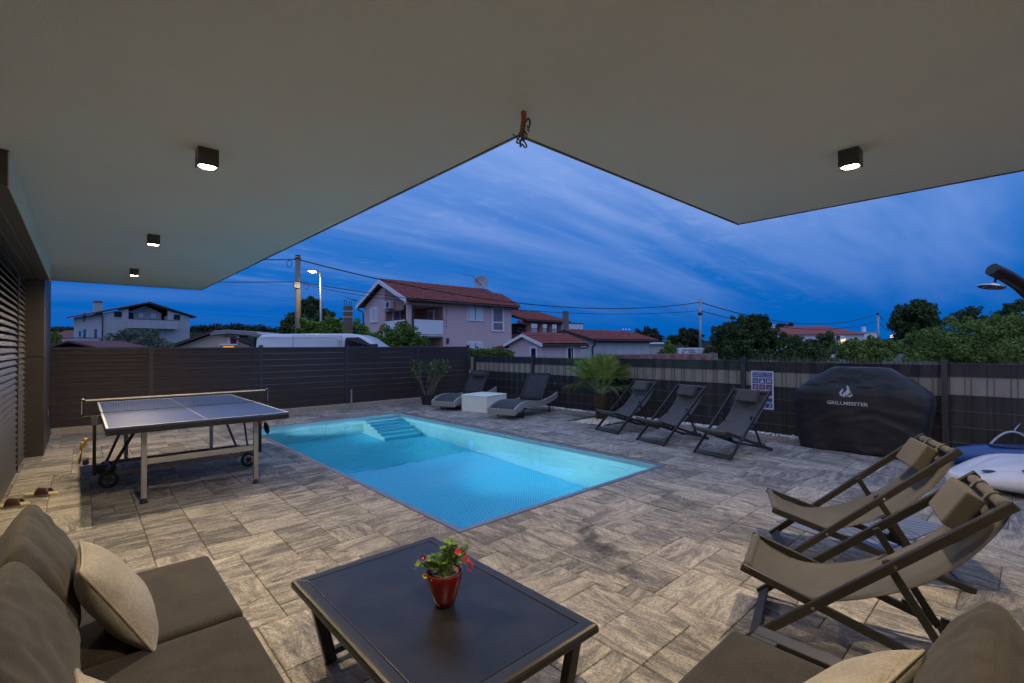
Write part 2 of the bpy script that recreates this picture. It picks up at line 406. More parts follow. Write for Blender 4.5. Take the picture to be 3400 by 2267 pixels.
def build_terrace():
    bed = [PX0 + BED[0] * MOD, PY0 + BED[1] * MOD, 8.03, PY0 + BED[3] * MOD]
    t = MB()
    def slab(x0, x1, y0, y1): t.box(x0, x1, y0, y1, -1.2, -.009)
    slab(TX0, PX0 + .004, TY0, TY1); slab(PX1 - .004, bed[0], TY0, TY1)
    slab(PX0 + .004, PX1 - .004, TY0, PY0 + .004); slab(PX0 + .004, PX1 - .004, PY1 - .004, TY1)
    slab(bed[0], TX1, TY0, bed[1]); slab(bed[0], TX1, bed[3], TY1); slab(bed[2], TX1, bed[1], bed[3])
    t.box(bed[0], bed[2], bed[1], bed[3], -1.2, -.09)
    base = structure(t.build('terrace', mat('joint_sand', (.17, .145, .095), .95, bump=.5, bscale=200)))
    rng = random.Random(11)
    i0, i1, j0, j1 = math.floor((-.575 - PX0) / MOD), int(round((8.03 - PX0) / MOD)), math.floor((-.6 - PY0) / MOD), int((11.2 - PY0) / MOD)
    npx, npy = (PX1 - PX0) / MOD, (PY1 - PY0) / MOD
    occ = set()
    for i in range(i0, i1 + 1):
        for j in range(j0, j1 + 1):
            if -.01 < i + .5 < npx + .3 and -.01 < j + .5 < npy - .1: occ.add((i, j))
            if BED[0] <= i and BED[1] <= j < BED[3]: occ.add((i, j))
    slabs = []
    for j in range(j0, j1 + 1):
        for i in range(i0, i1 + 1):
            if (i, j) in occ: continue
            opts = [(3, 2), (2, 3), (2, 2), (3, 3), (2, 1), (1, 2), (3, 1), (1, 1)]
            wts = [11, 5, 4, 3.2, 2.2, 1.4, .3, .02]
            if j >= -3 and i > 16: wts[1], wts[0] = 6, 7
            ok = []
            for (a, b), w in zip(opts, wts):
                if i + a > i1 + 1 or j + b > j1 + 1: continue
                if any((i + x, j + y) in occ for x in range(a) for y in range(b)): continue
                # do not leave a single-cell sliver to the right
                if (i + a, j) not in occ and (i + a + 1, j) in occ and rng.random() < .8: w *= .15
                ok.append(((a, b), w))
            (a, b), _ = ok[0] if len(ok) == 1 else rng.choices(ok, [w for _, w in ok])[0]
            for x in range(a):
                for y in range(b): occ.add((i + x, j + y))
            slabs.append((i, j, a, b))
    # which show largest in the picture
    def area(s):
        i, j, a, b = s
        P = []
        for x, y in ((i, j), (i + a, j), (i + a, j + b), (i, j + b)):
            q = project((PX0 + x * MOD, PY0 + y * MOD, 0))
            if q is None: return 0
            P.append((min(max(q[0], 0), 3400), min(max(q[1], 0), 2267)))
        return abs(sum(P[k][0] * P[(k + 1) % 4][1] - P[(k + 1) % 4][0] * P[k][1] for k in range(4))) / 2
    slabs.sort(key=area, reverse=True)
    cache = {}
    def geo(a, b, w=None, d=None):
        w, d = w or a * MOD - .0045, d or b * MOD - .0045
        c, h = .0035, .045
        x, y = w / 2, d / 2
        v = [(-x, -y, -h), (x, -y, -h), (x, y, -h), (-x, y, -h), (-x, -y, -c), (x, -y, -c), (x, y, -c), (-x, y, -c), (-x + c, -y + c, 0), (x - c, -y + c, 0), (x - c, y - c, 0), (-x + c, y - c, 0)]
        f = [(8, 9, 10, 11)] + [(q + k, q + (k + 1) % 4, q + 4 + (k + 1) % 4, q + 4 + k) for q in (0, 4) for k in range(4)]
        return v, f
    def set_uv(me, flips):
        lay = me.uv_layers.new(name='grain')
        co = np.zeros(len(me.vertices) * 3); me.vertices.foreach_get('co', co); co = co.reshape(-1, 3)
        vi = np.zeros(len(me.loops), int); me.loops.foreach_get('vertex_index', vi)
        uv = co[vi][:, :2].copy()
        fl = np.asarray(flips)[vi]
        uv[fl] = uv[fl][:, ::-1]
        lay.data.foreach_set('uv', uv.ravel().astype(np.float32))
    rest = MB(); flips = []
    for k, (i, j, a, b) in enumerate(slabs):
        cx, cyy = PX0 + (i + a / 2) * MOD, PY0 + (j + b / 2) * MOD
        # grain runs across the house side of the pool and along it elsewhere, with exceptions
        along_y = (cyy < PY0 and cx > PX0 - .2) or cx > PX1 + 2
        if cx > PX1 and cx <= PX1 + 2: along_y = a < b
        if rng.random() < .16: along_y = not along_y
        z = rng.uniform(-.0016, .0016)
        if k < 300:
            key = (a, b, along_y)
            if key not in cache:
                mb = MB().add(*geo(a, b)); me = mb.mesh('paver', PAVER); set_uv(me, [along_y] * len(me.vertices)); cache[key] = me
            o = bpy.data.objects.new('paver', cache[key]); COL.objects.link(o); o.parent = base
            o.location = (cx, cyy, z); o.rotation_euler = (rng.uniform(-.002, .002), rng.uniform(-.002, .002), 0)
        else:
            v, f = geo(a, b); rest.add([(p[0] + cx, p[1] + cyy, p[2] + z) for p in v], f); flips += [along_y] * 12
    me = rest.mesh('far_pavers', PAVER); set_uv(me, flips)
    o = bpy.data.objects.new('far_pavers', me); COL.objects.link(o); o.parent = base; stuff(o)
build_terrace()

# kerbs and gravel strips along both fences
STONE = mat('pale_kerb_stone', (.42, .36, .28), .8, color2=(.30, .25, .19), vscale=14, bump=.4, bscale=90)
def kerb(name, x0, x1, y0, y1, z, label, n, axis):
    t = thing(name, ((x0 + x1) / 2, (y0 + y1) / 2, 0), label, 'kerb')
    for k in range(n):
        mb = MB()
        if axis == 'x': mb.box(lerp(x0, x1, k / n) + .002, lerp(x0, x1, (k + 1) / n) - .002, y0, y1, -.1, z)
        else: mb.box(x0, x1, lerp(y0, y1, k / n) + .002, lerp(y0, y1, (k + 1) / n) - .002, -.1, z)
        mb.build('kerb_stone', STONE, t, bevel=.008, org=t.location)
kerb('kerb', -.36, 7.98, 11.205, 11.36, .10, 'pale stone kerb under the dark slatted fence', 9, 'x')
kerb('kerb', 8.035, 8.10, -.6, 11.2, .035, 'low pale stone edging in front of the striped fence', 12, 'y')

# ================================================================== POOL
STEEL = None
def steel_material(name, base, rough, tint2, dots):
    m = bpy.data.materials.new(name); m.use_nodes = True
    nt = m.node_tree; N, L = nt.nodes.new, nt.links.new
    p = nt.nodes['Principled BSDF']; p.inputs['Metallic'].default_value = .2 if dots else .80; p.inputs['Roughness'].default_value = rough
    tc = N('ShaderNodeTexCoord')
    mp = N('ShaderNodeMapping'); mp.inputs['Scale'].default_value = (.3, .3, 1.5); L(tc.outputs['Object'], mp.inputs[0])
    nz = N('ShaderNodeTexNoise'); nz.inputs['Scale'].default_value = 2.2; nz.inputs['Detail'].default_value = 6; L(mp.outputs[0], nz.inputs['Vector'])
    mix = N('ShaderNodeMixRGB'); mix.inputs[1].default_value = (*base, 1); mix.inputs[2].default_value = (*tint2, 1); L(nz.outputs['Fac'], mix.inputs[0]); L(mix.outputs[0], p.inputs['Base Color'])
    m2_ = N('ShaderNodeMapping'); m2_.inputs['Scale'].default_value = (.5, .5, 2.6); L(tc.outputs['Object'], m2_.inputs[0])
    n2 = N('ShaderNodeTexNoise'); n2.inputs['Scale'].default_value = 1.5; n2.inputs['Detail'].default_value = 1; L(m2_.outputs[0], n2.inputs['Vector'])
    b = N('ShaderNodeBump'); b.inputs['Strength'].default_value = .16; b.inputs['Distance'].default_value = .10; L(n2.outputs['Fac'], b.inputs['Height'])
    last = b
    if not dots:
        p.inputs['Anisotropic'].default_value = 1.0; p.inputs['Anisotropic Rotation'].default_value = .25
        cz = N('ShaderNodeCombineXYZ'); cz.inputs[2].default_value = 1.0; L(cz.outputs[0], p.inputs['Tangent'])
    if dots:
        vo = N('ShaderNodeTexVoronoi'); vo.inputs['Scale'].default_value = 22; vo.inputs['Randomness'].default_value = 0.; L(tc.outputs['Object'], vo.inputs['Vector'])
        mr = N('ShaderNodeMapRange'); mr.inputs['From Min'].default_value = .22; mr.inputs['From Max'].default_value = .34; mr.inputs['To Min'].default_value = 1; mr.inputs['To Max'].default_value = 0; L(vo.outputs['Distance'], mr.inputs['Value'])
        b2 = N('ShaderNodeBump'); b2.inputs['Strength'].default_value = .7; b2.inputs['Distance'].default_value = .006; L(mr.outputs[0], b2.inputs['Height']); L(b.outputs[0], b2.inputs['Normal']); last = b2
        hs_ = N('ShaderNodeMapRange'); hs_.inputs['To Min'].default_value = .86; hs_.inputs['To Max'].default_value = 1.5; L(mr.outputs[0], hs_.inputs['Value']); hv = N('ShaderNodeHueSaturation'); L(mix.outputs[0], hv.inputs['Color']); L(hs_.outputs[0], hv.inputs['Value']); L(hv.outputs[0], p.inputs['Base Color'])
    L(last.outputs[0], p.inputs['Normal'])
    return m
POOL_WALL = steel_material('brushed_pool_steel', (.58, .76, .78), .40, (.66, .82, .83), False)
POOL_FLOOR = steel_material('dimpled_pool_steel', (.07, .44, .62), .5, (.11, .50, .66), True)
EDGE_GLINT = mat('painted_edge_glint', (.66, .80, .80), .4, .3)  # pale colour imitates light catching the step edges
RIM = mat('steel_rim', (.27, .28, .33), .4, .7, var=.1)
WX0, WX1, WY0, WY1, FLOOR, WATER = PX0 + .055, PX1 - .055, PY0 + .055, PY1 - .055, -1.54, -.066
pool = thing('swimming_pool', ((WX0 + WX1) / 2, (WY0 + WY1) / 2, 0), 'steel lined swimming pool set flush into the terrace, lit under water', 'swimming pool')
def build_pool():
    po = pool.location
    def panel(name, material, *b): return MB().box(*b).build(name, material, pool, org=po, bevel=.002, seg=1)
    ys = [WY0, 5.15, 7.62, WY1]
    for k in range(3):
        panel('wall_panel', POOL_WALL, WX1, WX1 + .03, ys[k] + .003, ys[k + 1] - .003, FLOOR, -.004)
        panel('wall_panel', POOL_WALL, WX0 - .03, WX0, ys[k] + .003, ys[k + 1] - .003, FLOOR, -.004)
    xs = [WX0, 3.64, WX1]
    for k in range(2):
        panel('wall_panel', POOL_WALL, xs[k] + .003, xs[k + 1] - .003, WY1, WY1 + .03, FLOOR, -.004)
        panel('wall_panel', POOL_WALL, xs[k] + .003, xs[k + 1] - .003, WY0 - .03, WY0, FLOOR, -.004)
    n = 5
    for k in range(n):
        panel('floor_panel', POOL_FLOOR, WX0, WX1, lerp(WY0, WY1, k / n) + .0015, lerp(WY0, WY1, (k + 1) / n) - .0015, FLOOR - .03, FLOOR + .002)
    MB().box(WX0 - .04, WX1 + .04, WY0 - .04, WY1 + .04, FLOOR - .12, FLOOR - .04).build('liner', RIM, pool, org=po)
    shell = MB()
    shell.box(WX1 + .034, WX1 + .045, WY0 - .04, WY1 + .04, FLOOR - .04, -.03).box(WX0 - .045, WX0 - .034, WY0 - .04, WY1 + .04, FLOOR - .04, -.03)
    shell.box(WX0, WX1, WY1 + .034, WY1 + .045, FLOOR - .04, -.03).box(WX0, WX1, WY0 - .045, WY0 - .034, FLOOR - .04, -.03)
    shell.build('shell', RIM, pool, org=po)
    # flat steel rim, four mitred strips
    z0, z1 = -.03, .006
    def rimstrip(a, b, c, d):
        MB().add([(*a, z0), (*b, z0), (*c, z0), (*d, z0), (*a, z1), (*b, z1), (*c, z1), (*d, z1)], [(0, 3, 2, 1), (4, 5, 6, 7), (0, 1, 5, 4), (1, 2, 6, 5), (2, 3, 7, 6), (3, 0, 4, 7)]).build('rim', RIM, pool, org=po, fix=True)
    o, i = (PX0, PX1, PY0, PY1), (WX0 - .002, WX1 + .002, WY0 - .002, WY1 + .002)
    rimstrip((o[0], o[2]), (o[1], o[2]), (i[1], i[2]), (i[0], i[2]))
    rimstrip((o[1], o[2]), (o[1], o[3]), (i[1], i[3]), (i[1], i[2]))
    rimstrip((o[1], o[3]), (o[0], o[3]), (i[0], i[3]), (i[1], i[3]))
    rimstrip((o[0], o[3]), (o[0], o[2]), (i[0], i[2]), (i[0], i[3]))
    # flight of six steps in the far right corner
    for k in range(6):
        ztop = -.14 - .225 * k
        y1 = WY1 - .004 - .158 * k
        MB().box(4.44, WX1 - .003, y1 - .158, y1 - .001, FLOOR + .004, ztop).build('step', POOL_FLOOR, pool, org=po, bevel=.004)
        st_ = bpy.data.objects[pool.children[-1].name] if False else None
        MB().box(4.439, WX1 - .003, y1 - .162, y1 - .1585, ztop - .03, ztop + .002).build('step_edge_glint', EDGE_GLINT, pool, org=po)  # added strip paints a highlight along the step edge
    sk = [(WY1 - .004, FLOOR + .004)]
    for k in range(6): sk = sk + [] 
    poly = [(WY1 - .004, FLOOR + .004), (WY1 - .955, FLOOR + .004)]
    for k in range(5, -1, -1): poly += [(WY1 - .006 - .158 * (k + 1), -.138 - .225 * k), (WY1 - .006 - .158 * k, -.138 - .225 * k)]
    MB().prism(poly, lambda a, b: (4.424, a, b), lambda a, b: (4.437, a, b)).build('step_side', mat('step_side_steel', (.62, .70, .70), .5, .2), pool, org=po, fix=True)
    # inlets on the far wall
    for x, z in ((2.95, -.9), (3.35, -.45), (4.05, -.35), (4.05, -.75)):
        MB().tube([(x, WY1 - .012, z), (x, WY1 - .0005, z)], [.03, .045], 14).build('inlet', RIM, pool, org=po, smooth=False)
    # underwater lamps on the near long wall, the weaker two added as fill
    lm = mat('pool_lamp_glass', (.9, .95, 1), .2, emit=(.75, .95, 1.), estr=14)
    for y in (3.5, 5.35, 7.2, 9.1):
        c = MB().tube([(WX0 + .0005, y, -.72), (WX0 + .03, y, -.72)], [.13, .12], 24).build('pool_and_fill_lamp', RIM, pool, org=po)
        MB().tube([(WX0 + .0305, y, -.72), (WX0 + .034, y, -.72)], .10, 24).build('lamp_glass', lm, c, org=po)
        point_lamp('pool_and_fill_light', (WX0 + .06, y, -.72), POOL_W * (1. if y in (5.35, 9.1) else .45), (.80, .96, 1.), 'SPOT', .09, 84, 1., (1, 0, .22))
POOL_W = 1500
build_pool()
def build_water():
    m = bpy.data.materials.new('pool_water'); m.use_nodes = True
    nt = m.node_tree; N, L = nt.nodes.new, nt.links.new
    p = nt.nodes['Principled BSDF']
    p.inputs['Base Color'].default_value = (.22, .74, .94, 1); p.inputs['Roughness'].default_value = .0; p.inputs['IOR'].default_value = 1.333; p.inputs['Transmission Weight'].default_value = 1
    tc = N('ShaderNodeTexCoord'); nz = N('ShaderNodeTexNoise'); nz.inputs['Scale'].default_value = 2.3; nz.inputs['Detail'].default_value = 2; L(tc.outputs['Object'], nz.inputs['Vector'])
    b = N('ShaderNodeBump'); b.inputs['Strength'].default_value = .06; b.inputs['Distance'].default_value = .05; L(nz.outputs['Fac'], b.inputs['Height']); L(b.outputs[0], p.inputs['Normal'])
    w = MB().add([(WX0, WY0, WATER), (WX1, WY0, WATER), (WX1, WY1, WATER), (WX0, WY1, WATER)], [(0, 1, 2, 3)]).build('water', m)
    structure(w)
build_water()

# ================================================================== VILLA: soffit, wall, blinds
SOFFIT = mat('soffit_plaster', (.64, .635, .585), .9, var=.03, vscale=.9, bump=.8, bscale=150)
DARKM = mat('dark_facade_panel', (.045, .038, .032), .45, .0, var=.1, bump=.05)
SLAT = mat('blind_slat_metal', (.105, .098, .085), .42, .35, var=.06)
WALLW = mat('pale_house_wall', (.55, .52, .46), .9, var=.05, bump=.2, bscale=120)
HC = 2.62
villa = thing('villa', (0, 0, 0), 'villa with wide plastered roof overhang above the terrace and dark blinds', 'house')
def build_villa():
    mb = MB()
    mb.prism([(-1.2, -.9), (4.62, -.9), (4.62, 1.878), (1.763, 1.878), (1.763, 11.09), (-1.2, 11.09)], lambda a, b: (a, b, HC), lambda a, b: (a, b, HC + .3))
    mb.build('soffit', SOFFIT, villa, fix=True)
    trim = mat('brown_drip_edge', (.14, .085, .055), .6)
    tr = MB(); w = .014
    tr.box(1.765, 1.765 + w, 1.882, 11.092, HC - .006, HC + .32); tr.box(1.766 + w, 4.64, 1.881, 1.881 + w, HC - .006, HC + .32)
    tr.box(4.624, 4.624 + w, -.9, 1.879, HC - .006, HC + .32); tr.box(-1.2, 1.764, 11.093, 11.093 + w, HC - .006, HC + .32)
    tr.build('drip_edge', trim, villa)
    MB().box(-1.2, -.62, 3.99, 9.14, 2.41, HC - .002).box(-.619, -.317, 4.0, 9.139, 2.412, HC - .003).build('lintel', DARKM, villa)
    MB().box(-.316, -.309, 4.0, 9.139, 2.405, HC - .004).build('lintel_facing', SOFFIT, villa)
    for x, w in ((-.40, .012), (-.47, .02), (-.53, .012)):
        MB().box(x - w / 2, x + w / 2, 4.02, 9.13, 2.404, 2.4115).build('blind_rail', mat('rail_metal', (.12, .11, .10), .3, .7), villa)
    for z0, z1 in ((0, 1.36), (1.366, HC - .003)):
        MB().box(-1.2, -.365, 9.145, 11.03, z0, z1).build('pillar', DARKM, villa, bevel=.004)
    sk = MB().box(-.364, -.352, 9.95, 10.04, .42, .57).build('outlet_box', mat('outlet_plastic', (.06, .06, .06), .5), villa, bevel=.004)
    MB().box(-.351, -.348, 9.965, 10.025, .44, .55).build('outlet_lid', mat('outlet_lid', (.16, .15, .13), .5), sk)
    MB().box(-1.2, -.66, 3.99, 9.14, 0, 2.409).build('glass_wall', mat('dark_glass', (.01, .011, .014), .08, spec=.5), villa)
    # two venetian blinds, every slat a sub-part
    prof = [(-.028, .034), (-.020, .036), (.006, .016), (.022, -.012), (.030, -.030), (.028, -.034), (.018, -.014), (.002, .012), (-.022, .031)]
    for (y0, y1) in ((4.03, 8.085), (8.155, 9.135)):
        bl = MB().box(-.605, -.545, y0, y1, 2.36, 2.408).build('venetian_blind', DARKM, villa)
        base = MB().prism(prof, lambda x, z: (x, 0, z), lambda x, z: (x, y1 - y0, z)).mesh('slat', SLAT)
        n = 33
        for k in range(n):
            o = bpy.data.objects.new('slat', base); COL.objects.link(o); o.parent = bl
            o.location = (-.575, y0, .055 + k * (2.31 / n)); o.rotation_euler = (0, random.uniform(-.03, .03), 0)
    for y in (4.0, 8.09):
        MB().box(-.62, -.54, y, y + .06, 0, 2.408).build('blind_guide', DARKM, villa, bevel=.003)
    MB().box(-1.2, 4.62, -.9, -.6, 0, HC - .002).box(-1.2, -.61, -.599, 3.98, 0, HC - .002).build('wall', WALLW, villa)
build_villa()

# ================================================================== DOWNLIGHTS
LAMPM = mat('black_lamp_body', (.035, .03, .026), .45)
LENS = mat('lamp_lens', (1, .95, .85), .3, emit=(1., .86, .62), estr=60)
def downlight(x, y, label, power):
    t = thing('ceiling_downlight', (x, y, HC), label, 'ceiling lamp', 'cube downlights under the roof overhang')
    h = .051
    b = MB()
    # square tube, open below
    b.box(-h, h, -h, h, -.012, -.001)
    for a, c in ((-h, -h + .006), (h - .006, h)):
        b.box(a, c, -h, h, -.10, -.0122); b.box(-h + .0062, h - .0062, a, c, -.10, -.0122)
    b.build('lamp_body', LAMPM, t)
    b = MB(); n = 32; ro, ri = h - .0065, .0435
    vs = []; fs = []
    for k in range(n):
        a = 2 * math.pi * k / n + math.pi / 4
        c, s = math.cos(a), math.sin(a); q = min(1 / max(abs(c), abs(s)), 9)
        vs += [(ro * q * c, ro * q * s, -.096), (ri * c, ri * s, -.096)]
    for k in range(n):
        l = (k + 1) % n; fs.append((2 * k, 2 * l, 2 * l + 1, 2 * k + 1))
    b.add(vs, fs).build('lamp_face', LAMPM, t)
    MB().tube([(0, 0, -.0975), (0, 0, -.090)], .043, 28).build('lens', LENS, t, smooth=False)
    point_lamp('downlight_beam', (x, y, HC - .104), power, WARM, 'SPOT', .035, 168, .75)
LP = 215
downlight(.545, 3.25, 'black cube downlight on the soffit nearest the dark blinds, largest of the row', LP)
downlight(.548, 6.05, 'black cube downlight on the soffit above the table tennis table', LP)
downlight(.575, 8.80, 'smallest and farthest black cube downlight near the soffit end by the dark pillar', LP)
downlight(3.386, .725, 'black cube downlight on the right wing of the soffit, above the deck chairs', LP)
downlight(.55, .50, 'black cube downlight over the corner sofa, behind the viewer', LP * .9)

# ================================================================== FENCES
ANTH = mat('anthracite_board', (.046, .030, .026), .45, .1, var=.15, bump=.03, stretch=(1, 6, 6))
POSTM = mat('anthracite_post', (.06, .056, .06), .45, .3, var=.08)
def build_slat_fence():
    t = thing('slat_fence', (-.4, 11.32, 0), 'dark brown fence of horizontal boards behind the table tennis table', 'fence')
    xs = [-.42, 1.0, 2.91, 4.82, 6.80, 8.53]
    n = 10; h = (1.485 - .105) / n
    prof = [(.012, 0), (-.010, .004), (-.013, .012), (-.013, h * .52), (-.006, h * .56), (-.006, h * .62), (-.012, h * .66), (-.012, h - .012), (-.004, h - .004), (.012, h - .002)]
    for a, b in zip(xs[:-1], xs[1:]):
        me = MB().prism(prof, lambda y, z: (a + .036, y, z), lambda y, z: (b - .036, y, z)).mesh('board', ANTH)
        for k in range(n):
            o = bpy.data.objects.new('board', me); COL.objects.link(o); o.parent = t
            o.location = (.4, random.uniform(-.001, .001), .105 + k * h)
    for x in xs[1:]:
        MB().box(x - .034, x + .034, 11.30, 11.365, .02 if x > 8 else .1, 1.515).box(x - .037, x + .037, 11.297, 11.368, 1.5155, 1.527).build('post', POSTM, t, org=t.location)
build_slat_fence()
gpst = MB().box(8.50, 8.68, 10.98, 11.16, -.6, 1.16).build('stone_pillar', STONE, bevel=.01); tag(gpst, 'pale stone pillar at the corner between the two fences', 'pillar')
stk = MB().box(4.86, 4.90, 11.17, 11.20, 0, .46).build('metal_stake', mat('galvanised', (.34, .35, .37), .45, .6, var=.2), bevel=.003); tag(stk, 'short galvanised stake standing against a post of the board fence', 'stake')

FX = 8.25
def build_strip_fence():
    t = thing('strip_fence', (FX, 5, 0), 'wire mesh fence woven with dark strips and one beige strip', 'fence')
    ys = [10.62, 8.305, 5.79, 3.285, .785, -1.72]
    dark = mat('dark_privacy_strip', (.032, .028, .028), .5, var=.2, vscale=3)
    darks = [dark, mat('brown_privacy_strip', (.038, .030, .026), .5, var=.2, vscale=3), mat('green_grey_privacy_strip', (.034, .036, .030), .5, var=.2, vscale=3)]
    beige = mat('beige_privacy_strip', (.31, .26, .20), .55, var=.12, vscale=3)
    wirem = mat('fence_wire', (.03, .028, .03), .4, .4)
    rod = mat('fence_rod', (.13, .13, .14), .35, .6)
    for bi, (b, a) in enumerate(zip(ys[:-1], ys[1:])):
        off = [0, -.012, .004, -.008, .012][bi]
        zs = [(1.045, 1.21, 0), (.818, 1.04, 1), (.616, .813, 0), (.414, .611, 0), (.212, .409, 0), (.065, .207, 0)]
        for si, (z0, z1, kind) in enumerate(zs):
            # the strip bends slightly around the wires
            n = 50
            def fn(u, v, z0=z0, z1=z1): 
                y = lerp(a + .032, b - .032, u)
                return (.006 * math.sin(u * math.pi * n / 2.5), y - 5, (z0 + z1) / 2 + (v - .5) * (z1 - z0) + off)
            MB().grid(fn, n * 2, 1).build('privacy_strip', beige if kind else darks[(bi + si) % 3], t, solid=.003)
        w = MB(); k = 0; y = a + .06
        while y < b - .04:
            w.box(-.0175, -.0125, y - 5 - .0025, y - 5 + .0025, .03, 1.235)
            y += .055 if k % 2 == 0 else .145
            k += 1
        y = a + .06
        while y < b - .03:
            w.box(-.016, -.012, y - 5 - .002, y - 5 + .002, 1.20, 1.24); y += .05
        stuff(w.build('vertical_wires', wirem, t))
        for z in (.21, .412, .614, .816, 1.0425, 1.212):
            MB().tube([(-.019, a + .03 - 5, z + off), (-.019, b - .03 - 5, z + off)], .0032, 6).build('horizontal_rod', rod, t)
    for y in ys:
        MB().box(-.055, .005, y - 5 - .03, y - 5 + .03, -.02, 1.255).box(-.058, .008, y - 5 - .033, y - 5 + .033, 1.2555, 1.268).build('post', POSTM, t)
build_strip_fence()
def pebbles(name, n, area, z, size, material, parent=None, label=None):
    rng = random.Random(5)
    bm = bmesh.new(); bmesh.ops.create_icosphere(bm, subdivisions=1, radius=1)
    V = np.array([v.co for v in bm.verts]); Fc = [tuple(v.index for v in f.verts) for f in bm.faces]; bm.free()
    mb = MB(); nr = np.random.RandomState(3)
    for k in range(n):
        x, y, zz = area(rng)
        s = size * rng.uniform(.6, 1.25)
        q = V * (1 + nr.uniform(-.16, .16, V.shape)) * np.array([s * rng.uniform(.8, 1.4), s, s * rng.uniform(.55, .8)])
        a = rng.uniform(0, 6.28); c, sn = math.cos(a), math.sin(a)
        q = np.stack([q[:, 0] * c - q[:, 1] * sn, q[:, 0] * sn + q[:, 1] * c, q[:, 2]], 1) + (x, y, z + zz)
        mb.add(q, Fc)
    o = stuff(mb.build(name, material, parent, smooth=True))
    if label: tag(o, label, 'gravel')
    return o
pebbles('gravel_strip', 4200, lambda r: (r.uniform(8.11, 8.33), r.uniform(-.6, 11.15), r.uniform(-.01, .012)), .045, .017, mat('white_gravel', (.78, .78, .76), .8, var=.15, vscale=30, island=.3), label='narrow strip of white gravel along the foot of the striped fence')
bx0, bx1, by0, by1 = PX0 + BED[0] * MOD, 8.03, PY0 + BED[1] * MOD, PY0 + BED[3] * MOD
def bed_area(r):
    x, y = r.uniform(bx0 + .02, bx1 - .02), r.uniform(by0 + .02, by1 - .02)
    d = math.hypot(x - 7.62, y - 5.78)
    lo = -.055 - .0 * d
    return x, y, lo + .085 * max(0, 1 - ((y - by0) / (by1 - by0)) ** 3) * (1 - .3 * d) + r.uniform(-.012, .012)
pebbles('pebbles', 1500, bed_area, 0, .024, mat('cream_pebble', (.72, .66, .54), .7, var=.15, vscale=20, island=.3), label='cream pebbles filling the square bed around the palm')

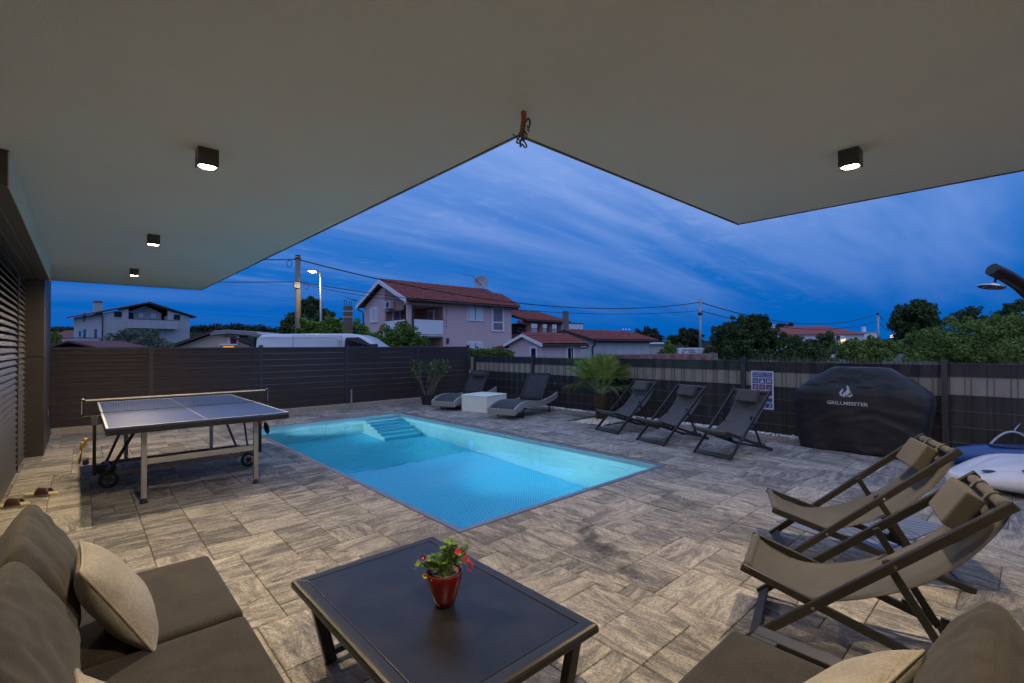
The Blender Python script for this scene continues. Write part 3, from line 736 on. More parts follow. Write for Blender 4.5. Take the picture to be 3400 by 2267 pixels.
# ================================================================== PALM
def build_palm():
    x0, y0 = 7.665, 5.815
    t = thing('fan_palm', (x0, y0, 0), 'small fan palm with a hairy trunk in a pebble bed by the fence', 'palm')
    fib = mat('palm_fibre', (.085, .05, .028), .95, var=.5, vscale=30, bump=1., bscale=90, stretch=(1, 1, .25))
    prof = [(.085, -.1), (.10, .0), (.105, .10), (.115, .22), (.135, .32), (.14, .40), (.11, .47), (.05, .52), (.0, .53)]
    mb = MB().lathe(prof, 28); nr = random.Random(2)
    mb.v = [(x * (1 + nr.uniform(-.06, .06)), y * (1 + nr.uniform(-.06, .06)), z) for x, y, z in mb.v]
    tr = mb.build('trunk', fib, t, smooth=True)
    h = MB()
    for k in range(1500):
        a = nr.uniform(0, 6.283); z = nr.uniform(.02, .5)
        r = np.interp(z, [p[1] for p in prof[1:]], [p[0] for p in prof[1:]]) * .97
        p = np.array([r * math.cos(a), r * math.sin(a), z]); l = nr.uniform(.03, .085)
        d = np.array([math.cos(a + nr.uniform(-.9, .9)) * nr.uniform(.2, .8), math.sin(a + nr.uniform(-.9, .9)) * nr.uniform(.2, .8), nr.uniform(-.6, 1.)]); d /= np.linalg.norm(d)
        sd = np.cross(d, (0, 0, 1)); sd = sd / (np.linalg.norm(sd) + 1e-6) * .0022
        h.add([p - sd, p + sd, p + d * l], [(0, 1, 2)])
    stuff(h.build('trunk_hair', mat('palm_hair', (.12, .075, .042), .95, var=.4, island=.4), tr))
    greens = [mat('palm_leaf', (.15, .22, .032), .42, color2=(.24, .32, .06), vscale=8, island=.25, spec=.45), mat('palm_leaf_old', (.06, .12, .028), .5, color2=(.14, .16, .045), vscale=10, island=.3)]
    tip = mat('palm_leaf_tip', (.20, .12, .04), .7)
    rng = random.Random(21)
    N = 22
    for k in range(N):
        az = k * 2.39996 + rng.uniform(-.25, .25)
        f = k / (N - 1)
        el = R(lerp(84, 14, f ** 1.1)) + rng.uniform(-.1, .1)
        L = lerp(.36, .50, min(1, f * 1.5)) * rng.uniform(.9, 1.1)
        d0 = np.array([math.cos(az), math.sin(az), 0.])
        start = np.array([.03 * math.cos(az), .03 * math.sin(az), .59 - .09 * f])
        # petiole rises then leans outward
        p1 = start + np.array([0, 0, .10]) * (1 - f * .5) + d0 * .06
        dirv = d0 * math.cos(el) + np.array([0, 0, math.sin(el)])
        p2 = start + dirv * L * (1. if f < .75 else .85) + np.array([0, 0, .04])
        pts = spline([start, p1 * .5 + (start + dirv * L * .4) * .5, p2], 5)
        mb = MB().tube(pts, [.009] * 3 + [.006] * (len(pts) - 3), 5)
        # blade: segments spread around the tip in a plane holding dirv
        fwd = p2 - pts[-3]; fwd /= np.linalg.norm(fwd)
        tilt = fwd * .9 + np.array([0, 0, -.02 - .40 * f]); tilt /= np.linalg.norm(tilt)
        sd = np.cross(tilt, (0, 0, 1)); sd /= np.linalg.norm(sd); nrm = np.cross(sd, tilt)
        ns = 27; rad = .455 * rng.uniform(.88, 1.08) * (1 if f < .8 else .88)
        for s in range(ns):
            a = lerp(-1.95, 1.95, (s + .5) / ns)
            dd = tilt * math.cos(a) + sd * math.sin(a)
            r = rad * (1 - .16 * (abs(a) / 1.95) ** 2) * rng.uniform(.93, 1.05)
            droop = rng.uniform(.02, .06) + (.12 if f > .8 else .02) * rng.random() + .03 * f
            pw = 1.95 / ns * .96
            e1 = tilt * math.cos(a - pw) + sd * math.sin(a - pw); e2 = tilt * math.cos(a + pw) + sd * math.sin(a + pw)
            q = []
            for (rr, wd) in ((.05, 1.), (.48, .95), (.75, .50), (1.0, .04)):
                c = p2 + dd * r * rr - np.array([0, 0, 1]) * droop * rr ** 2.2 + nrm * .05 * rr * (1 - rr)
                wid = min(rr, .55) * r * wd
                q += [c + (e1 - dd) * wid + nrm * .0, c + nrm * -.012 * wd * min(1, rr * 3), c + (e2 - dd) * wid]
            fs = []
            for i in range(3):
                for j in range(2): fs.append((i * 3 + j, i * 3 + j + 1, i * 3 + j + 4, i * 3 + j + 3))
            mb.add(q, fs)
        mb.build('frond', greens[0] if f < .72 else greens[1], t)
build_palm()

# ================================================================== LEAFY PLANT IN A POT (oleander)
def leaf_strip(mb, p, d, l, w, up, curl=.2):
    d = d / np.linalg.norm(d); sd = np.cross(d, up); sd /= np.linalg.norm(sd) + 1e-9; n = np.cross(sd, d)
    q = [p, p + d * l * .4 + sd * w - n * curl * l * .1, p + d * l * .4 - sd * w - n * curl * l * .1, p + d * l - n * curl * l * .6]
    mb.add(q, [(0, 1, 3, 2)])
def build_oleander():
    x0, y0 = 6.56, 10.42
    t = thing('potted_oleander', (x0, y0, 0), 'oleander with thin upright branches in a dark plastic pot before the board fence', 'potted plant')
    pm = mat('dark_plastic_pot', (.03, .024, .024), .5)
    prof = [(.0, .0), (.15, .0), (.19, .25), (.205, .252), (.205, .275), (.188, .275), (.185, .23), (.0, .23)]
    MB().lathe(prof, 8).build('pot', pm, t, bevel=.004)
    rng = random.Random(4)
    bark = mat('oleander_bark', (.20, .17, .11), .8, var=.2)
    lv = mat('oleander_leaf', (.09, .15, .045), .5, color2=(.16, .22, .08), vscale=6, island=.3)
    br, lf = MB(), MB()
    def grow(p, d, l, r, depth):
        pts = [p]; q = p
        for k in range(4):
            d = d + np.array([rng.uniform(-.14, .14), rng.uniform(-.14, .14), .03]); d /= np.linalg.norm(d)
            q = q + d * l / 4; pts.append(q)
        br.tube(pts, [lerp(r, r * .6, i / 4) for i in range(5)], 5)
        if depth == 1:
            for k in range(14):
                pp = pts[rng.randint(1, 4)]; a = rng.uniform(0, 6.28)
                leaf_strip(lf, pp, d * rng.uniform(.5, 1.) + np.array([math.cos(a), math.sin(a), .1]) * .7, rng.uniform(.08, .14), .0105, np.array([.1, .2, 1.]), rng.uniform(.1, .5))
        if depth == 0 or l < .16:
            for k in range(26):
                pp = pts[rng.randint(2, 4)] + d * rng.uniform(-.04, .03)
                a = rng.uniform(0, 6.28)
                dd = d * rng.uniform(.35, 1.) + np.array([math.cos(a), math.sin(a), rng.uniform(-.1, .3)]) * .75
                leaf_strip(lf, pp, dd, rng.uniform(.08, .14), .0105, np.array([.1, .2, 1.]), rng.uniform(.1, .5))
            return
        for k in range(rng.choice([2, 3])):
            a = rng.uniform(0, 6.28)
            grow(pts[-1], d + np.array([math.cos(a), math.sin(a), .15]) * .42, l * rng.uniform(.55, .75), r * .62, depth - 1)
    for k in range(9):
        a = k * 2.4; s = np.array([.06 * math.cos(a), .06 * math.sin(a), .22])
        grow(s, np.array([math.cos(a) * rng.uniform(.2, 1.), math.sin(a) * rng.uniform(.2, 1.), 1.]), rng.uniform(.36, .5), .011, 2)
    br.build('branches', bark, t); stuff(lf.build('leaves', lv, t))
build_oleander()

# ================================================================== SUN LOUNGERS
WICK = mat('grey_wicker', (.26, .25, .24), .6, color2=(.40, .39, .38), vscale=120, bump=.8, bscale=150, stretch=(1, 1, 2.2))
SLING = fabric('charcoal_mesh', (.030, .029, .036), 600, .2, .8)
DKMET = mat('dark_tube_metal', (.04, .04, .042), .4, .5)
LP_ = [(-.33, .21), (-.22, .268), (-.11, .308), (.05, .337), (.227, .342), (.42, .325), (.637, .302), (.78, .298), (.908, .318), (1.1, .345), (1.28, .385), (1.43, .43)]
def lounger(loc, rot, label, pillow):
    t = thing('sun_lounger', (*loc, 0), label, 'sun lounger', 'wavy sun loungers beside the white cube table', rot)
    pts = spline([(x, 0, z) for x, z in LP_], 4)
    W = .69; y0 = -.02
    for y in (y0, y0 + W - .045):
        top = [(p[0], p[2]) for p in pts]
        poly = top + [(p[0] + .012, p[1] - .118) for p in top[::-1]]
        MB().prism(poly, lambda x, z: (x, y, z), lambda x, z: (x, y + .045, z)).build('side_rail', WICK, t, fix=True)
    MB().beam((-.325, y0 + .046, .152), (-.325, y0 + W - .046, .152), .115, .03, (1, 0, .15)).build('front_rail', WICK, t)
    MB().tube([(1.42, y0 + .03, .395), (1.42, y0 + W - .03, .395)], .013, 8).tube([(1.30, y0 + .03, .33), (1.30, y0 + W - .03, .33)], .011, 8).build('rear_bar', DKMET, t)
    seat = [p for p in pts if p[0] < .84]
    s = MB().grid(lambda u, v: (lambda p: (p[0], y0 + .047 + v * (W - .094), p[2] - .012 - .022 * math.sin(math.pi * v)))(seat[min(len(seat) - 1, int(round(u * (len(seat) - 1))))]), len(seat) - 1, 6)
    s.build('seat_sling', SLING, t, smooth=True, solid=.004)
    # raised backrest
    a, b = np.array([.80, 0, .305]), np.array([1.19, 0, .855])
    yb0, yb1 = y0 + .055, y0 + W - .055
    for y in (yb0 + .012, yb1 - .012): MB().tube([(*a[:1], y, a[2]), (b[0], y, b[2])], .012, 8).build('back_tube', DKMET, t)
    MB().tube([(b[0], yb0, b[2]), (b[0], yb1, b[2])], .012, 8).build('back_tube', DKMET, t)
    MB().grid(lambda u, v: tuple(lerp(a, b, u) + np.array([.02 * math.sin(math.pi * v) + .012, lerp(yb0 + .008, yb1 - .008, v), 0])), 8, 6).build('back_sling', SLING, t, smooth=True, solid=.004)
    MB().tube([(1.0, yb0 + .03, .56), (1.16, yb0 + .03, .31)], .009, 8).tube([(1.0, yb1 - .03, .56), (1.16, yb1 - .03, .31)], .009, 8).build('back_prop', DKMET, t)
    for s0, zt in ((0., .24), (1.10, .30)):
        for y in (y0 + .025, y0 + W - .025):
            MB().beam((s0 + (.04 if s0 == 0 else -.05), y, zt), (s0, y, .0), .03, .02, (0, 1, 0)).build('leg', DKMET, t)
        MB().tube([(s0 + .004, y0 + .025, .035), (s0 + .004, y0 + W - .025, .035)], .011, 8).build('leg_bar', DKMET, t)
    if pillow:
        c = lerp(a, b, .80) + np.array([-.045, y0 + W / 2 - .03, 0.02]); n = np.array([-(b - a)[2], 0, (b - a)[0]]); n /= np.linalg.norm(n); d = (b - a) / np.linalg.norm(b - a)
        mb = MB()
        mb.tube([c + np.array([0, y, 0]) for y in np.linspace(-.19, .19, 15)], [.02] + [.058] * 13 + [.02], 14, flat=(.75, 1.15))
        pl = mb.build('headrest', fabric('headrest_cloth', (.045, .038, .042), 420), t, smooth=True)
        MB().box(-.004, .0, -.31, .31, -.018, .018).build('strap', SLING, pl).location = tuple(c - n * -.0 + np.array([.035, 0, 0]))
    return t
lounger((6.702, 7.048), R(13.4), 'wavy grey wicker sun lounger without a headrest, right of the white cube', False)
lounger((6.615, 9.005), R(16.5), 'wavy grey wicker sun lounger with a headrest roll, left of the white cube', True)

tb = thing('cube_table', (6.90, 8.555, 0), 'low white cube table standing between the two wicker sun loungers', 'side table', rot=R(11.5))
CUBE = mat('glossy_white_plastic', (.80, .82, .72), .4, var=.03, bump=.02)
MB().box(-.37, .37, -.37, .37, .0, .35).build('body', CUBE, tb, bevel=.012, seg=3)
MB().box(-.376, .376, -.376, .376, .3515, .386).build('lid', CUBE, tb, bevel=.012, seg=3)

# ================================================================== DECK CHAIRS
def sling_curve(dz=0.):
    return spline([(.952, .800), (.905, .70), (.82, .575), (.70, .455), (.565, .365), (.42, .298), (.30, .264), (.19, .262), (.09, .296), (.025, .334), (-.004, .352)], 4)
def deck_chair(near, th, label, frame_m, cloth, head_m, W=.556):
    c, s = math.cos(th), math.sin(th)
    t = thing('deck_chair', (near[0] + c * W / 2, near[1] + s * W / 2, 0), label, 'deck chair', 'folding deck chairs on the terrace', th)
    h = W / 2
    P = lambda x, sv, z: (x, -sv, z)
    for sg in (-1, 1):
        x = sg * (h - .011)
        r = MB().beam(P(x, 0.004, .008), P(x, .957, .838), .022, .042, (0, 0, 1)).build('long_rail', frame_m, t, bevel=.006)
        x2 = sg * (h - .037)
        MB().beam(P(x2, -.022, .352), P(x2, 1.028, .010), .022, .040, (0, 0, 1)).build('seat_rail', frame_m, t, bevel=.006)
        x3 = sg * (h - .0605)
        MB().beam(P(x3, .555, .512), P(x3, .80, .075), .018, .034, (0, 1, 0)).build('strut', frame_m, t, bevel=.005)
        for (sv, z, xx) in ((.283, .246, sg * h), (.585, .5085, sg * h)):
            MB().tube([P(xx, sv, z), P(xx + sg * .004, sv, z)], .007, 10).build('bolt', mat('bolt_steel', (.45, .43, .40), .3, .9), t)
        # stepped catch on the seat rail
        for k in range(3):
            sv = .66 + k * .075
            mb = MB(); mb.beam(P(x2 - sg * .0, sv, .352 - .3257 * (sv + .022) + .025), P(x2, sv + .035, .352 - .3257 * (sv + .057) + .032), .014, .022, (0, 0, 1))
            mb.build('catch', frame_m, t)
    MB().beam(P(-h + .023, .035, .034), P(h - .023, .035, .034), .012, .062, (0, -.75, .66)).build('foot_bar', frame_m, t, bevel=.004)
    MB().tube([P(-h + .05, .80, .078), P(h - .05, .80, .078)], .009, 8).build('strut_bar', frame_m, t)
    MB().tube([P(-h + .05, .985, .025), P(h - .05, .985, .025)], .010, 8).build('rear_bar', frame_m, t)
    wb = h - .026
    MB().tube([P(-wb, .936, .815), P(wb, .936, .815)], .014, 10).build('top_bar', frame_m, t)
    MB().tube([P(-h + .012, .0, .345), P(h - .012, .0, .345)], .014, 10).build('front_bar', frame_m, t)
    cv = sling_curve()
    n = len(cv) - 1
    wf = h - .052
    def fn(u, v):
        p = cv[int(round(u * n))]; w = lerp(wb - .008, wf, min(1, u * 4)) if u < .5 else wf
        return P((v - .5) * 2 * w, p[0], p[1] - .010 * math.sin(math.pi * v) * math.sin(math.pi * u))
    MB().grid(fn, n, 8).build('sling', cloth, t, smooth=True, solid=.003)
    MB().tube([P(x, .936, .815) for x in np.linspace(-wb + .015, wb - .015, 12)], .0225, 14).build('top_sleeve', cloth, t, smooth=True)
    MB().tube([P(x, .0, .345) for x in np.linspace(-wf + .0, wf, 12)], .020, 14).build('front_sleeve', cloth, t, smooth=True)
    # boxy head cushion hung over the top bar by two straps
    d = np.array([cv[8][0] - cv[0][0], cv[8][1] - cv[0][1]]); d /= np.linalg.norm(d); nr = np.array([-d[1], d[0]]); nr = nr if nr[0] < 0 else -nr
    cc = np.array([.845, .705]) + nr * .045 + np.array([.02, .02])
    ax = np.array([0., -d[0], d[1]]); an = np.array([0., -nr[0], nr[1]])
    q = MB().obox((.0, -cc[0], cc[1]), (.15, 0, 0), ax * .086, an * .036).build('head_cushion', head_m, t, bevel=.012, seg=3)
    for x in (-.10, .10):
        arc = [P(x, *(cc + nr * -.03 - d * .075)), P(x, *(np.array([.936, .815]) + np.array([-.02, .018]))), P(x, *(np.array([.936, .815]) + np.array([.01, .0275]))), P(x, .965, .80)]
        mb = MB()
        pts = spline(arc, 4)
        mb.add([(p[0] + sx * .012, p[1], p[2]) for p in pts for sx in (-1, 1)], [(2 * i, 2 * i + 1, 2 * i + 3, 2 * i + 2) for i in range(len(pts) - 1)])
        mb.build('strap', head_m, q, solid=.002)
    return t
CH_F = mat('deck_chair_frame', (.052, .050, .052), .42, .55, var=.08)
CH_C = fabric('deck_chair_cloth', (.078, .077, .079), 520, .14)
CH_H = fabric('deck_chair_cushion', (.07, .064, .055), 520, .12)
CH_F2 = mat('taupe_chair_frame', (.040, .038, .037), .42, .5, var=.08)
CH_C2 = fabric('taupe_chair_cloth', (.066, .063, .060), 520, .12)
CH_H2 = fabric('taupe_chair_cushion', (.068, .062, .054), 520, .12)
deck_chair((2.439, .978), .26, 'folding taupe deck chair in the foreground, nearest to the sofa on the right', CH_F2, CH_C2, CH_H2)
deck_chair((3.452, 1.174), .415, 'folding taupe deck chair just behind the foreground one, over the patterned mat', CH_F2, CH_C2, CH_H2)
deck_chair((6.593, 4.669), 1.368, 'folding dark deck chair nearest to the palm', CH_F, CH_C, CH_H)
deck_chair((6.289, 3.656), 1.341, 'middle one of the three dark deck chairs before the striped fence', CH_F, CH_C, CH_H)
deck_chair((6.129, 2.625), 1.390, 'folding dark deck chair in front of the pool rules sign', CH_F, CH_C, CH_H)

# ================================================================== GRILL UNDER ITS COVER
from mathutils import noise as mnoise
def build_grill():
    t = thing('covered_grill', (7.98, 1.64, 0), 'large gas grill under a black fabric cover with a flame emblem', 'grill')
    # z, y half extents (low side, high side), x front, x back, corner roundness
    keys = [(0.012, .69, .705, -.25, .22), (.10, .705, .715, -.255, .22), (.40, .745, .745, -.265, .225), (.70, .785, .765, -.27, .225), (.80, .78, .755, -.262, .225),
            (.862, .745, .715, -.245, .215), (.93, .66, .62, -.215, .19), (1.03, .525, .485, -.175, .15), (1.115, .415, .36, -.14, .12), (1.145, .37, .315, -.12, .105)]
    zs = np.array([k[0] for k in keys]); A = np.array([k[1:] for k in keys])
    def prof(z): return [np.interp(z, zs, A[:, i]) for i in range(4)]
    def fold(y, z, side):
        # hanging swags on the front, wrinkles on the slope
        v = mnoise.noise(Vector((y * 3.1 + side * 7, z * 2.2, 4.1))) * .022
        if z < .9:
            sw = z + .55 * (y * 1.05) ** 2
            v += (.006 * math.sin(sw * 19 + 5 * mnoise.noise(Vector((y * 2.3, z * 2, 1)))) + .0035 * math.sin(sw * 34 + y * 9 + 4 * mnoise.noise(Vector((y * 3, z * 4, 7))))) * smooth((.86 - z) / .3) * (.55 + .6 * mnoise.noise(Vector((y * 2.6, z * 2.6, 9))))
        else:
            v += .026 * mnoise.noise(Vector((y * 4.5, z * 9, side * 3.))) + .012 * abs(mnoise.noise(Vector((y * 9, z * 20, side * 3. + 4))))
        return v + .004 * mnoise.noise(Vector((y * 14, z * 14, side * 5.)))
    def front(y, z):
        l, r, f, b = prof(z); return f - fold(y, z, 0)
    NU, NV = 200, 90
    def ring(u, z):
        l, r, f, b = prof(z)
        e = 7. if z < .85 else 5.
        a = u * 2 * math.pi
        c, s = math.cos(a), math.sin(a)
        k = (abs(c) ** e + abs(s) ** e) ** (-1 / e)
        x, y = k * c, k * s
        X = f * -x if x < 0 else b * x
        X = -abs(f) * -x if x < 0 else b * x
        Y = r * y if y > 0 else l * y
        ff = fold(Y, z, 0 if x < 0 else 1)
        nx, ny = (c, s)
        return (X + ff * (1 if x > 0 else -1) * (abs(x) ** 3), Y + ff * .8 * (1 if y > 0 else -1) * abs(y) ** 3, z)
    mb = MB()
    z_list = [lerp(.012, 1.145, j / NV) for j in range(NV + 1)]
    vs = [ring(i / NU, z + (.014 * math.sin(i * .35) * (1 if j == 0 else 0))) for j, z in enumerate(z_list) for i in range(NU)]
    fs = [(j * NU + i, j * NU + (i + 1) % NU, (j + 1) * NU + (i + 1) % NU, (j + 1) * NU + i) for j in range(NV) for i in range(NU)]
    n = len(vs)
    # top with a slight dome
    top = [vs[NV * NU + i] for i in range(NU)]
    cxx, cyy = sum(p[0] for p in top) / NU, sum(p[1] for p in top) / NU
    for rr, zz in ((.93, .012), (.6, .016)):
        vs += [(cxx + (p[0] - cxx) * rr, cyy + (p[1] - cyy) * rr, p[2] + zz + .006 * mnoise.noise(Vector((p[0] * 9 * rr, p[1] * 9 * rr, 2)))) for p in top]
    for q in range(2):
        a0, b0 = (NV * NU, n) if q == 0 else (n, n + NU)
        fs += [(a0 + i, a0 + (i + 1) % NU, b0 + (i + 1) % NU, b0 + i) for i in range(NU)]
    vs.append((cxx, cyy, 1.165)); k = len(vs) - 1
    fs += [(n + NU + i, n + NU + (i + 1) % NU, k) for i in range(NU)]
    mb.add(vs, fs)
    mb.build('cover', mat('black_cover_fabric', (.011, .0100, .0115), .48, var=.3, vscale=5, bump=.2, bscale=260, sheen=.05), t, smooth=True)
    silver = mat('silver_print', (.50, .50, .50), .6)
    tm = MB(); v, f = text_mesh('GRILLMEISTER', .068, .0012, ext=0)
    xs = [p[0] for p in v]; k = .47 / (max(xs) - min(xs)); xm = (max(xs) + min(xs)) / 2
    def put(a, b):     # a to the viewer's right (towards -y), b up
        y = .085 - a; return (front(y, b) - .006, y, b)
    tm.add([put((p[0] - xm) * k, .672 + p[1] * .95) for p in v], f); tm.build('lettering', silver, t)
    fl = [[(-.072, .0), (-.085, .03), (-.08, .055), (-.06, .08), (-.052, .105), (-.04, .085), (-.042, .065), (-.058, .045), (-.052, .015), (-.03, -.012), (-.045, -.008)],
          [(-.03, -.02), (-.045, .01), (-.038, .035), (-.012, .06), (.004, .085), (.002, .12), (-.008, .15), (.02, .132), (.038, .10), (.045, .065), (.036, .038), (.046, .02), (.03, .03), (.018, .02), (.012, -.002), (-.002, .01), (-.012, .012), (-.01, -.01)],
          [(.0, -.02), (.03, -.006), (.04, -.02), (.066, .005), (.08, .0), (.072, .03), (.056, .055), (.052, .085), (.046, .055), (.06, .035), (.058, .02), (.045, .012), (.03, .012)]]
    fm = MB()
    for poly in fl:
        q = [put(a * .95 - .01, .775 + b * .95) for a, b in poly]
        fm.add(q, [tuple(range(len(q)))])
    fm.build('flame_emblem', silver, t)
build_grill()

# ================================================================== POOL RULES SIGN
def build_sign():
    x, y0, y1, z0, z1 = 8.222, 2.822, 3.166, .435, 1.052
    t = thing('pool_rules_sign', (x, (y0 + y1) / 2, (z0 + z1) / 2), 'white and blue pool rules sign with pictograms hung on the striped fence', 'sign')
    w, h = y1 - y0, z1 - z0
    white = mat('sign_white', (.70, .71, .74), .45, var=.02); blue = mat('sign_blue', (.045, .05, .22), .45, var=.04); red = mat('sign_red', (.45, .03, .05), .45); pale = mat('sign_print_white', (.62, .64, .72), .5)
    MB().box(-.002, .004, -w / 2, w / 2, -h / 2, h / 2).build('board', white, t, bevel=.002)
    # local: a to the right of the reader (-y), b up
    def P(a, b, d): return (-.002 - d, -a, b)
    def rect(mb, a0, a1, b0, b1, d0=.0, d1=.0012): mb.box(-.002 - d1, -.002 - d0, -a1, -a0, b0, b1)
    m = .022; L, Rr = -w / 2 + m, w / 2 - m; cw = (Rr - L - .02) / 3
    hd = MB(); rect(hd, L, Rr, h / 2 - .105, h / 2 - .022); hd.build('header', blue, t)
    tx = MB()
    for s, b, wd in (('SCHWIMMBAD - PISCINA', h / 2 - .047, .27), ('SWIMMING POOL - BAZEN', h / 2 - .081, .27)):
        place_text(tx, s, .026, P(0, b, .0016), (0, -1, 0), (0, 0, 1), (-1, 0, 0), .0006, .0004, width=wd)
    tx.build('lettering', pale, t)
    rows = [h / 2 - .118 - k * .098 for k in range(3)]
    def disc(mb, a, b, r, d=.0016, n=18): mb.add([P(a + r * math.cos(2 * math.pi * k / n), b + r * math.sin(2 * math.pi * k / n), d) for k in range(n)], [tuple(range(n))])
    def poly(mb, pts, a, b, s=1., d=.002): mb.add([P(a + p * s, b + q * s, d) for p, q in pts], [tuple(range(len(pts)))])
    def ringp(mb, a, b, r0, r1, d=.0017, n=22):
        mb.add([P(a + r * math.cos(2 * math.pi * k / n), b + r * math.sin(2 * math.pi * k / n), d) for k in range(n) for r in (r0, r1)], [(2 * k, 2 * k + 1, (2 * k + 3) % (2 * n), (2 * k + 2) % (2 * n)) for k in range(n)])
    body = lambda mb, a, b, s: (disc(mb, a, b + .024 * s, .0075 * s, .002), poly(mb, [(-.011, .014), (.011, .014), (.009, -.005), (.007, -.03), (.001, -.03), (0, -.008), (-.001, -.03), (-.007, -.03), (-.009, -.005)], a, b, s))
    for r, top in enumerate(rows):
        for c in range(3):
            a0 = L + c * (cw + .01); a, b = a0 + cw / 2, top - .044
            tl = MB(); rect(tl, a0, a0 + cw, top - .088, top); tile = tl.build('pictogram_tile', blue, t)
            g = MB()
            if r == 0 and c == 0:
                wv = [(-.032 + .064 * k / 12, .026 + .004 * math.sin(k * 1.6)) for k in range(13)]
                poly(g, wv + [(p, q - .005) for p, q in wv[::-1]], a, b)
                poly(g, [(-.03, .012), (-.026, .012), (-.026, -.03), (-.03, -.03)], a, b)
                poly(g, [(-.012, .008), (.016, .008), (.016, 0), (-.012, 0)], a, b); poly(g, [(-.012, -.012), (.03, -.012), (.03, -.024), (-.012, -.024)], a, b)
            elif r == 0 and c == 1:
                disc(g, a, b + .018, .013); poly(g, [(-.03, -.002), (-.012, .004), (0, -.008), (.012, .004), (.03, -.002), (.018, -.032), (-.018, -.032)], a, b)
            elif r == 0: body(g, a - .016, b, 1.), body(g, a + .016, b, 1.)
            else:
                gr = MB(); ringp(gr, a, b, .028, .036); s = .0035
                gr.add([P(a + .022 - s, b - .026, .0021), P(a + .022 + s, b - .022, .0021), P(a - .022 + s, b + .026, .0021), P(a - .022 - s, b + .022, .0021)], [(0, 1, 2, 3)])
                gr.build('prohibition_ring', red, tile)
                if c == 0: disc(g, a + .016, b + .0, .007); poly(g, [(-.026, .012), (.0, .026), (.022, .018), (.0, .016), (-.02, .004)], a, b); poly(g, [(-.02, -.012), (.0, -.006), (.02, -.012), (.012, -.024), (-.01, -.024)], a, b)
                elif c == 1: disc(g, a + .012, b + .022, .007); poly(g, [(-.004, .016), (.016, .010), (.006, -.004), (.014, -.016), (.004, -.03), (.0, -.026), (.006, -.016), (-.006, -.006), (-.026, -.02), (-.028, -.014), (-.010, .002)], a, b)
                else: poly(g, [(-.03, .024), (-.024, .028), (.02, .0), (.026, -.01), (.016, -.006)], a, b); poly(g, [(-.03, -.028), (-.018, -.018), (.0, -.02), (.018, -.024), (.026, -.03)], a, b)
            g.build('pictogram', pale, tile)
    bt = MB(); rect(bt, L, Rr, -h / 2 + .112, -h / 2 + .19); bt = bt.build('notice_band', blue, t)
    q = MB(); rect(q, L + .01, Rr - .01, -h / 2 + .178, -h / 2 + .183, .0013, .0018); rect(q, L + .01, Rr - .01, -h / 2 + .122, -h / 2 + .127, .0013, .0018); q.build('print_line', pale, bt)
    b2 = MB(); rect(b2, L, Rr, -h / 2 + .022, -h / 2 + .1); b2 = b2.build('notice_band', blue, t)
    q = MB()
    for k in range(4): rect(q, -.04, .06 - .015 * (k % 2), -h / 2 + .034 + k * .016, -h / 2 + .040 + k * .016, .0013, .0018)
    rect(q, .085, .14, -h / 2 + .03, -h / 2 + .034, .0013, .0018); q.build('print_line', pale, b2)
    q = MB(); poly(q, [(-.02, -.022), (-.004, -.004), (-.01, .006), (.006, .022), (.02, .02), (.008, .002), (.016, -.012), (.006, -.012), (.0, -.02)], .115, -h / 2 + .064); q.build('pictogram', pale, b2)
build_sign()

# ================================================================== CUSHIONS AND SOFAS
def cushion_mesh(mb, w, d, h, e=6., puff=.0, crease=0., seed=0, n=22, edge=None, M=None):
    """a stuffed box: superellipsoid with a puffed middle and soft wrinkles"""
    bm = bmesh.new(); bmesh.ops.create_cube(bm, size=2); bmesh.ops.subdivide_edges(bm, edges=bm.edges, cuts=n, use_grid_fill=True)
    vs = []
    for v in bm.verts:
        p = v.co
        k = (abs(p.x) ** e + abs(p.y) ** e + abs(p.z) ** e) ** (-1 / e)
        q = Vector((p.x * k, p.y * k, p.z * k))
        q = q.lerp(p, 0.)
        x, y, z = q
        bul = 1 + puff * (1 - min(1, x * x)) * (1 - min(1, y * y))
        X, Y, Z = x * w / 2, y * d / 2, z * h / 2 * bul
        if edge: Z *= 1 - edge * max(abs(x), abs(y)) ** 4
        if crease:
            nn = mnoise.noise(Vector((X * 5 + seed * 3.1, Y * 5, Z * 3 + seed))) + .5 * mnoise.noise(Vector((X * 13 + seed, Y * 9, Z * 9)))
            X += nn * crease * .5; Y += nn * crease * .5; Z += nn * crease
        vs.append(Vector((X, Y, Z)))
    fs = [tuple(v.index for v in f.verts) for f in bm.faces]; bm.free()
    if M is not None: vs = [M @ v for v in vs]
    mb.add(vs, fs); return mb
def seat_mesh(mb, w, d, h, r=.022, puff=.012, seed=0, n=30, M=None):
    """upholstered seat: crisp rounded edges, a slightly crowned top with faint pulls"""
    bm = bmesh.new(); bmesh.ops.create_cube(bm, size=2); bmesh.ops.subdivide_edges(bm, edges=bm.edges, cuts=n, use_grid_fill=True)
    H3 = Vector((w / 2, d / 2, h / 2)); vs = []
    for v in bm.verts:
        t = v.co; p = Vector([math.copysign(1 - (1 - abs(c)) ** 1.6, c) * k for c, k in zip(t, H3)])
        i = Vector([max(-k + r, min(k - r, c)) for c, k in zip(p, H3)]); q = p - i
        o = i + q.normalized() * r if q.length > 1e-6 else p
        x, y = o.x / H3.x, o.y / H3.y
        if o.z > 0: o.z += puff * (1 - x * x) * (1 - y * y) + .003 * mnoise.noise(Vector((o.x * 5 + seed, o.y * 5, 1)))
        s = 1 + .012 * (1 - (o.z / H3.z) ** 2); o.x *= s; o.y *= s
        vs.append(M @ o if M is not None else o)
    fs = [tuple(v.index for v in f.verts) for f in bm.faces]; bm.free(); mb.add(vs, fs); return mb
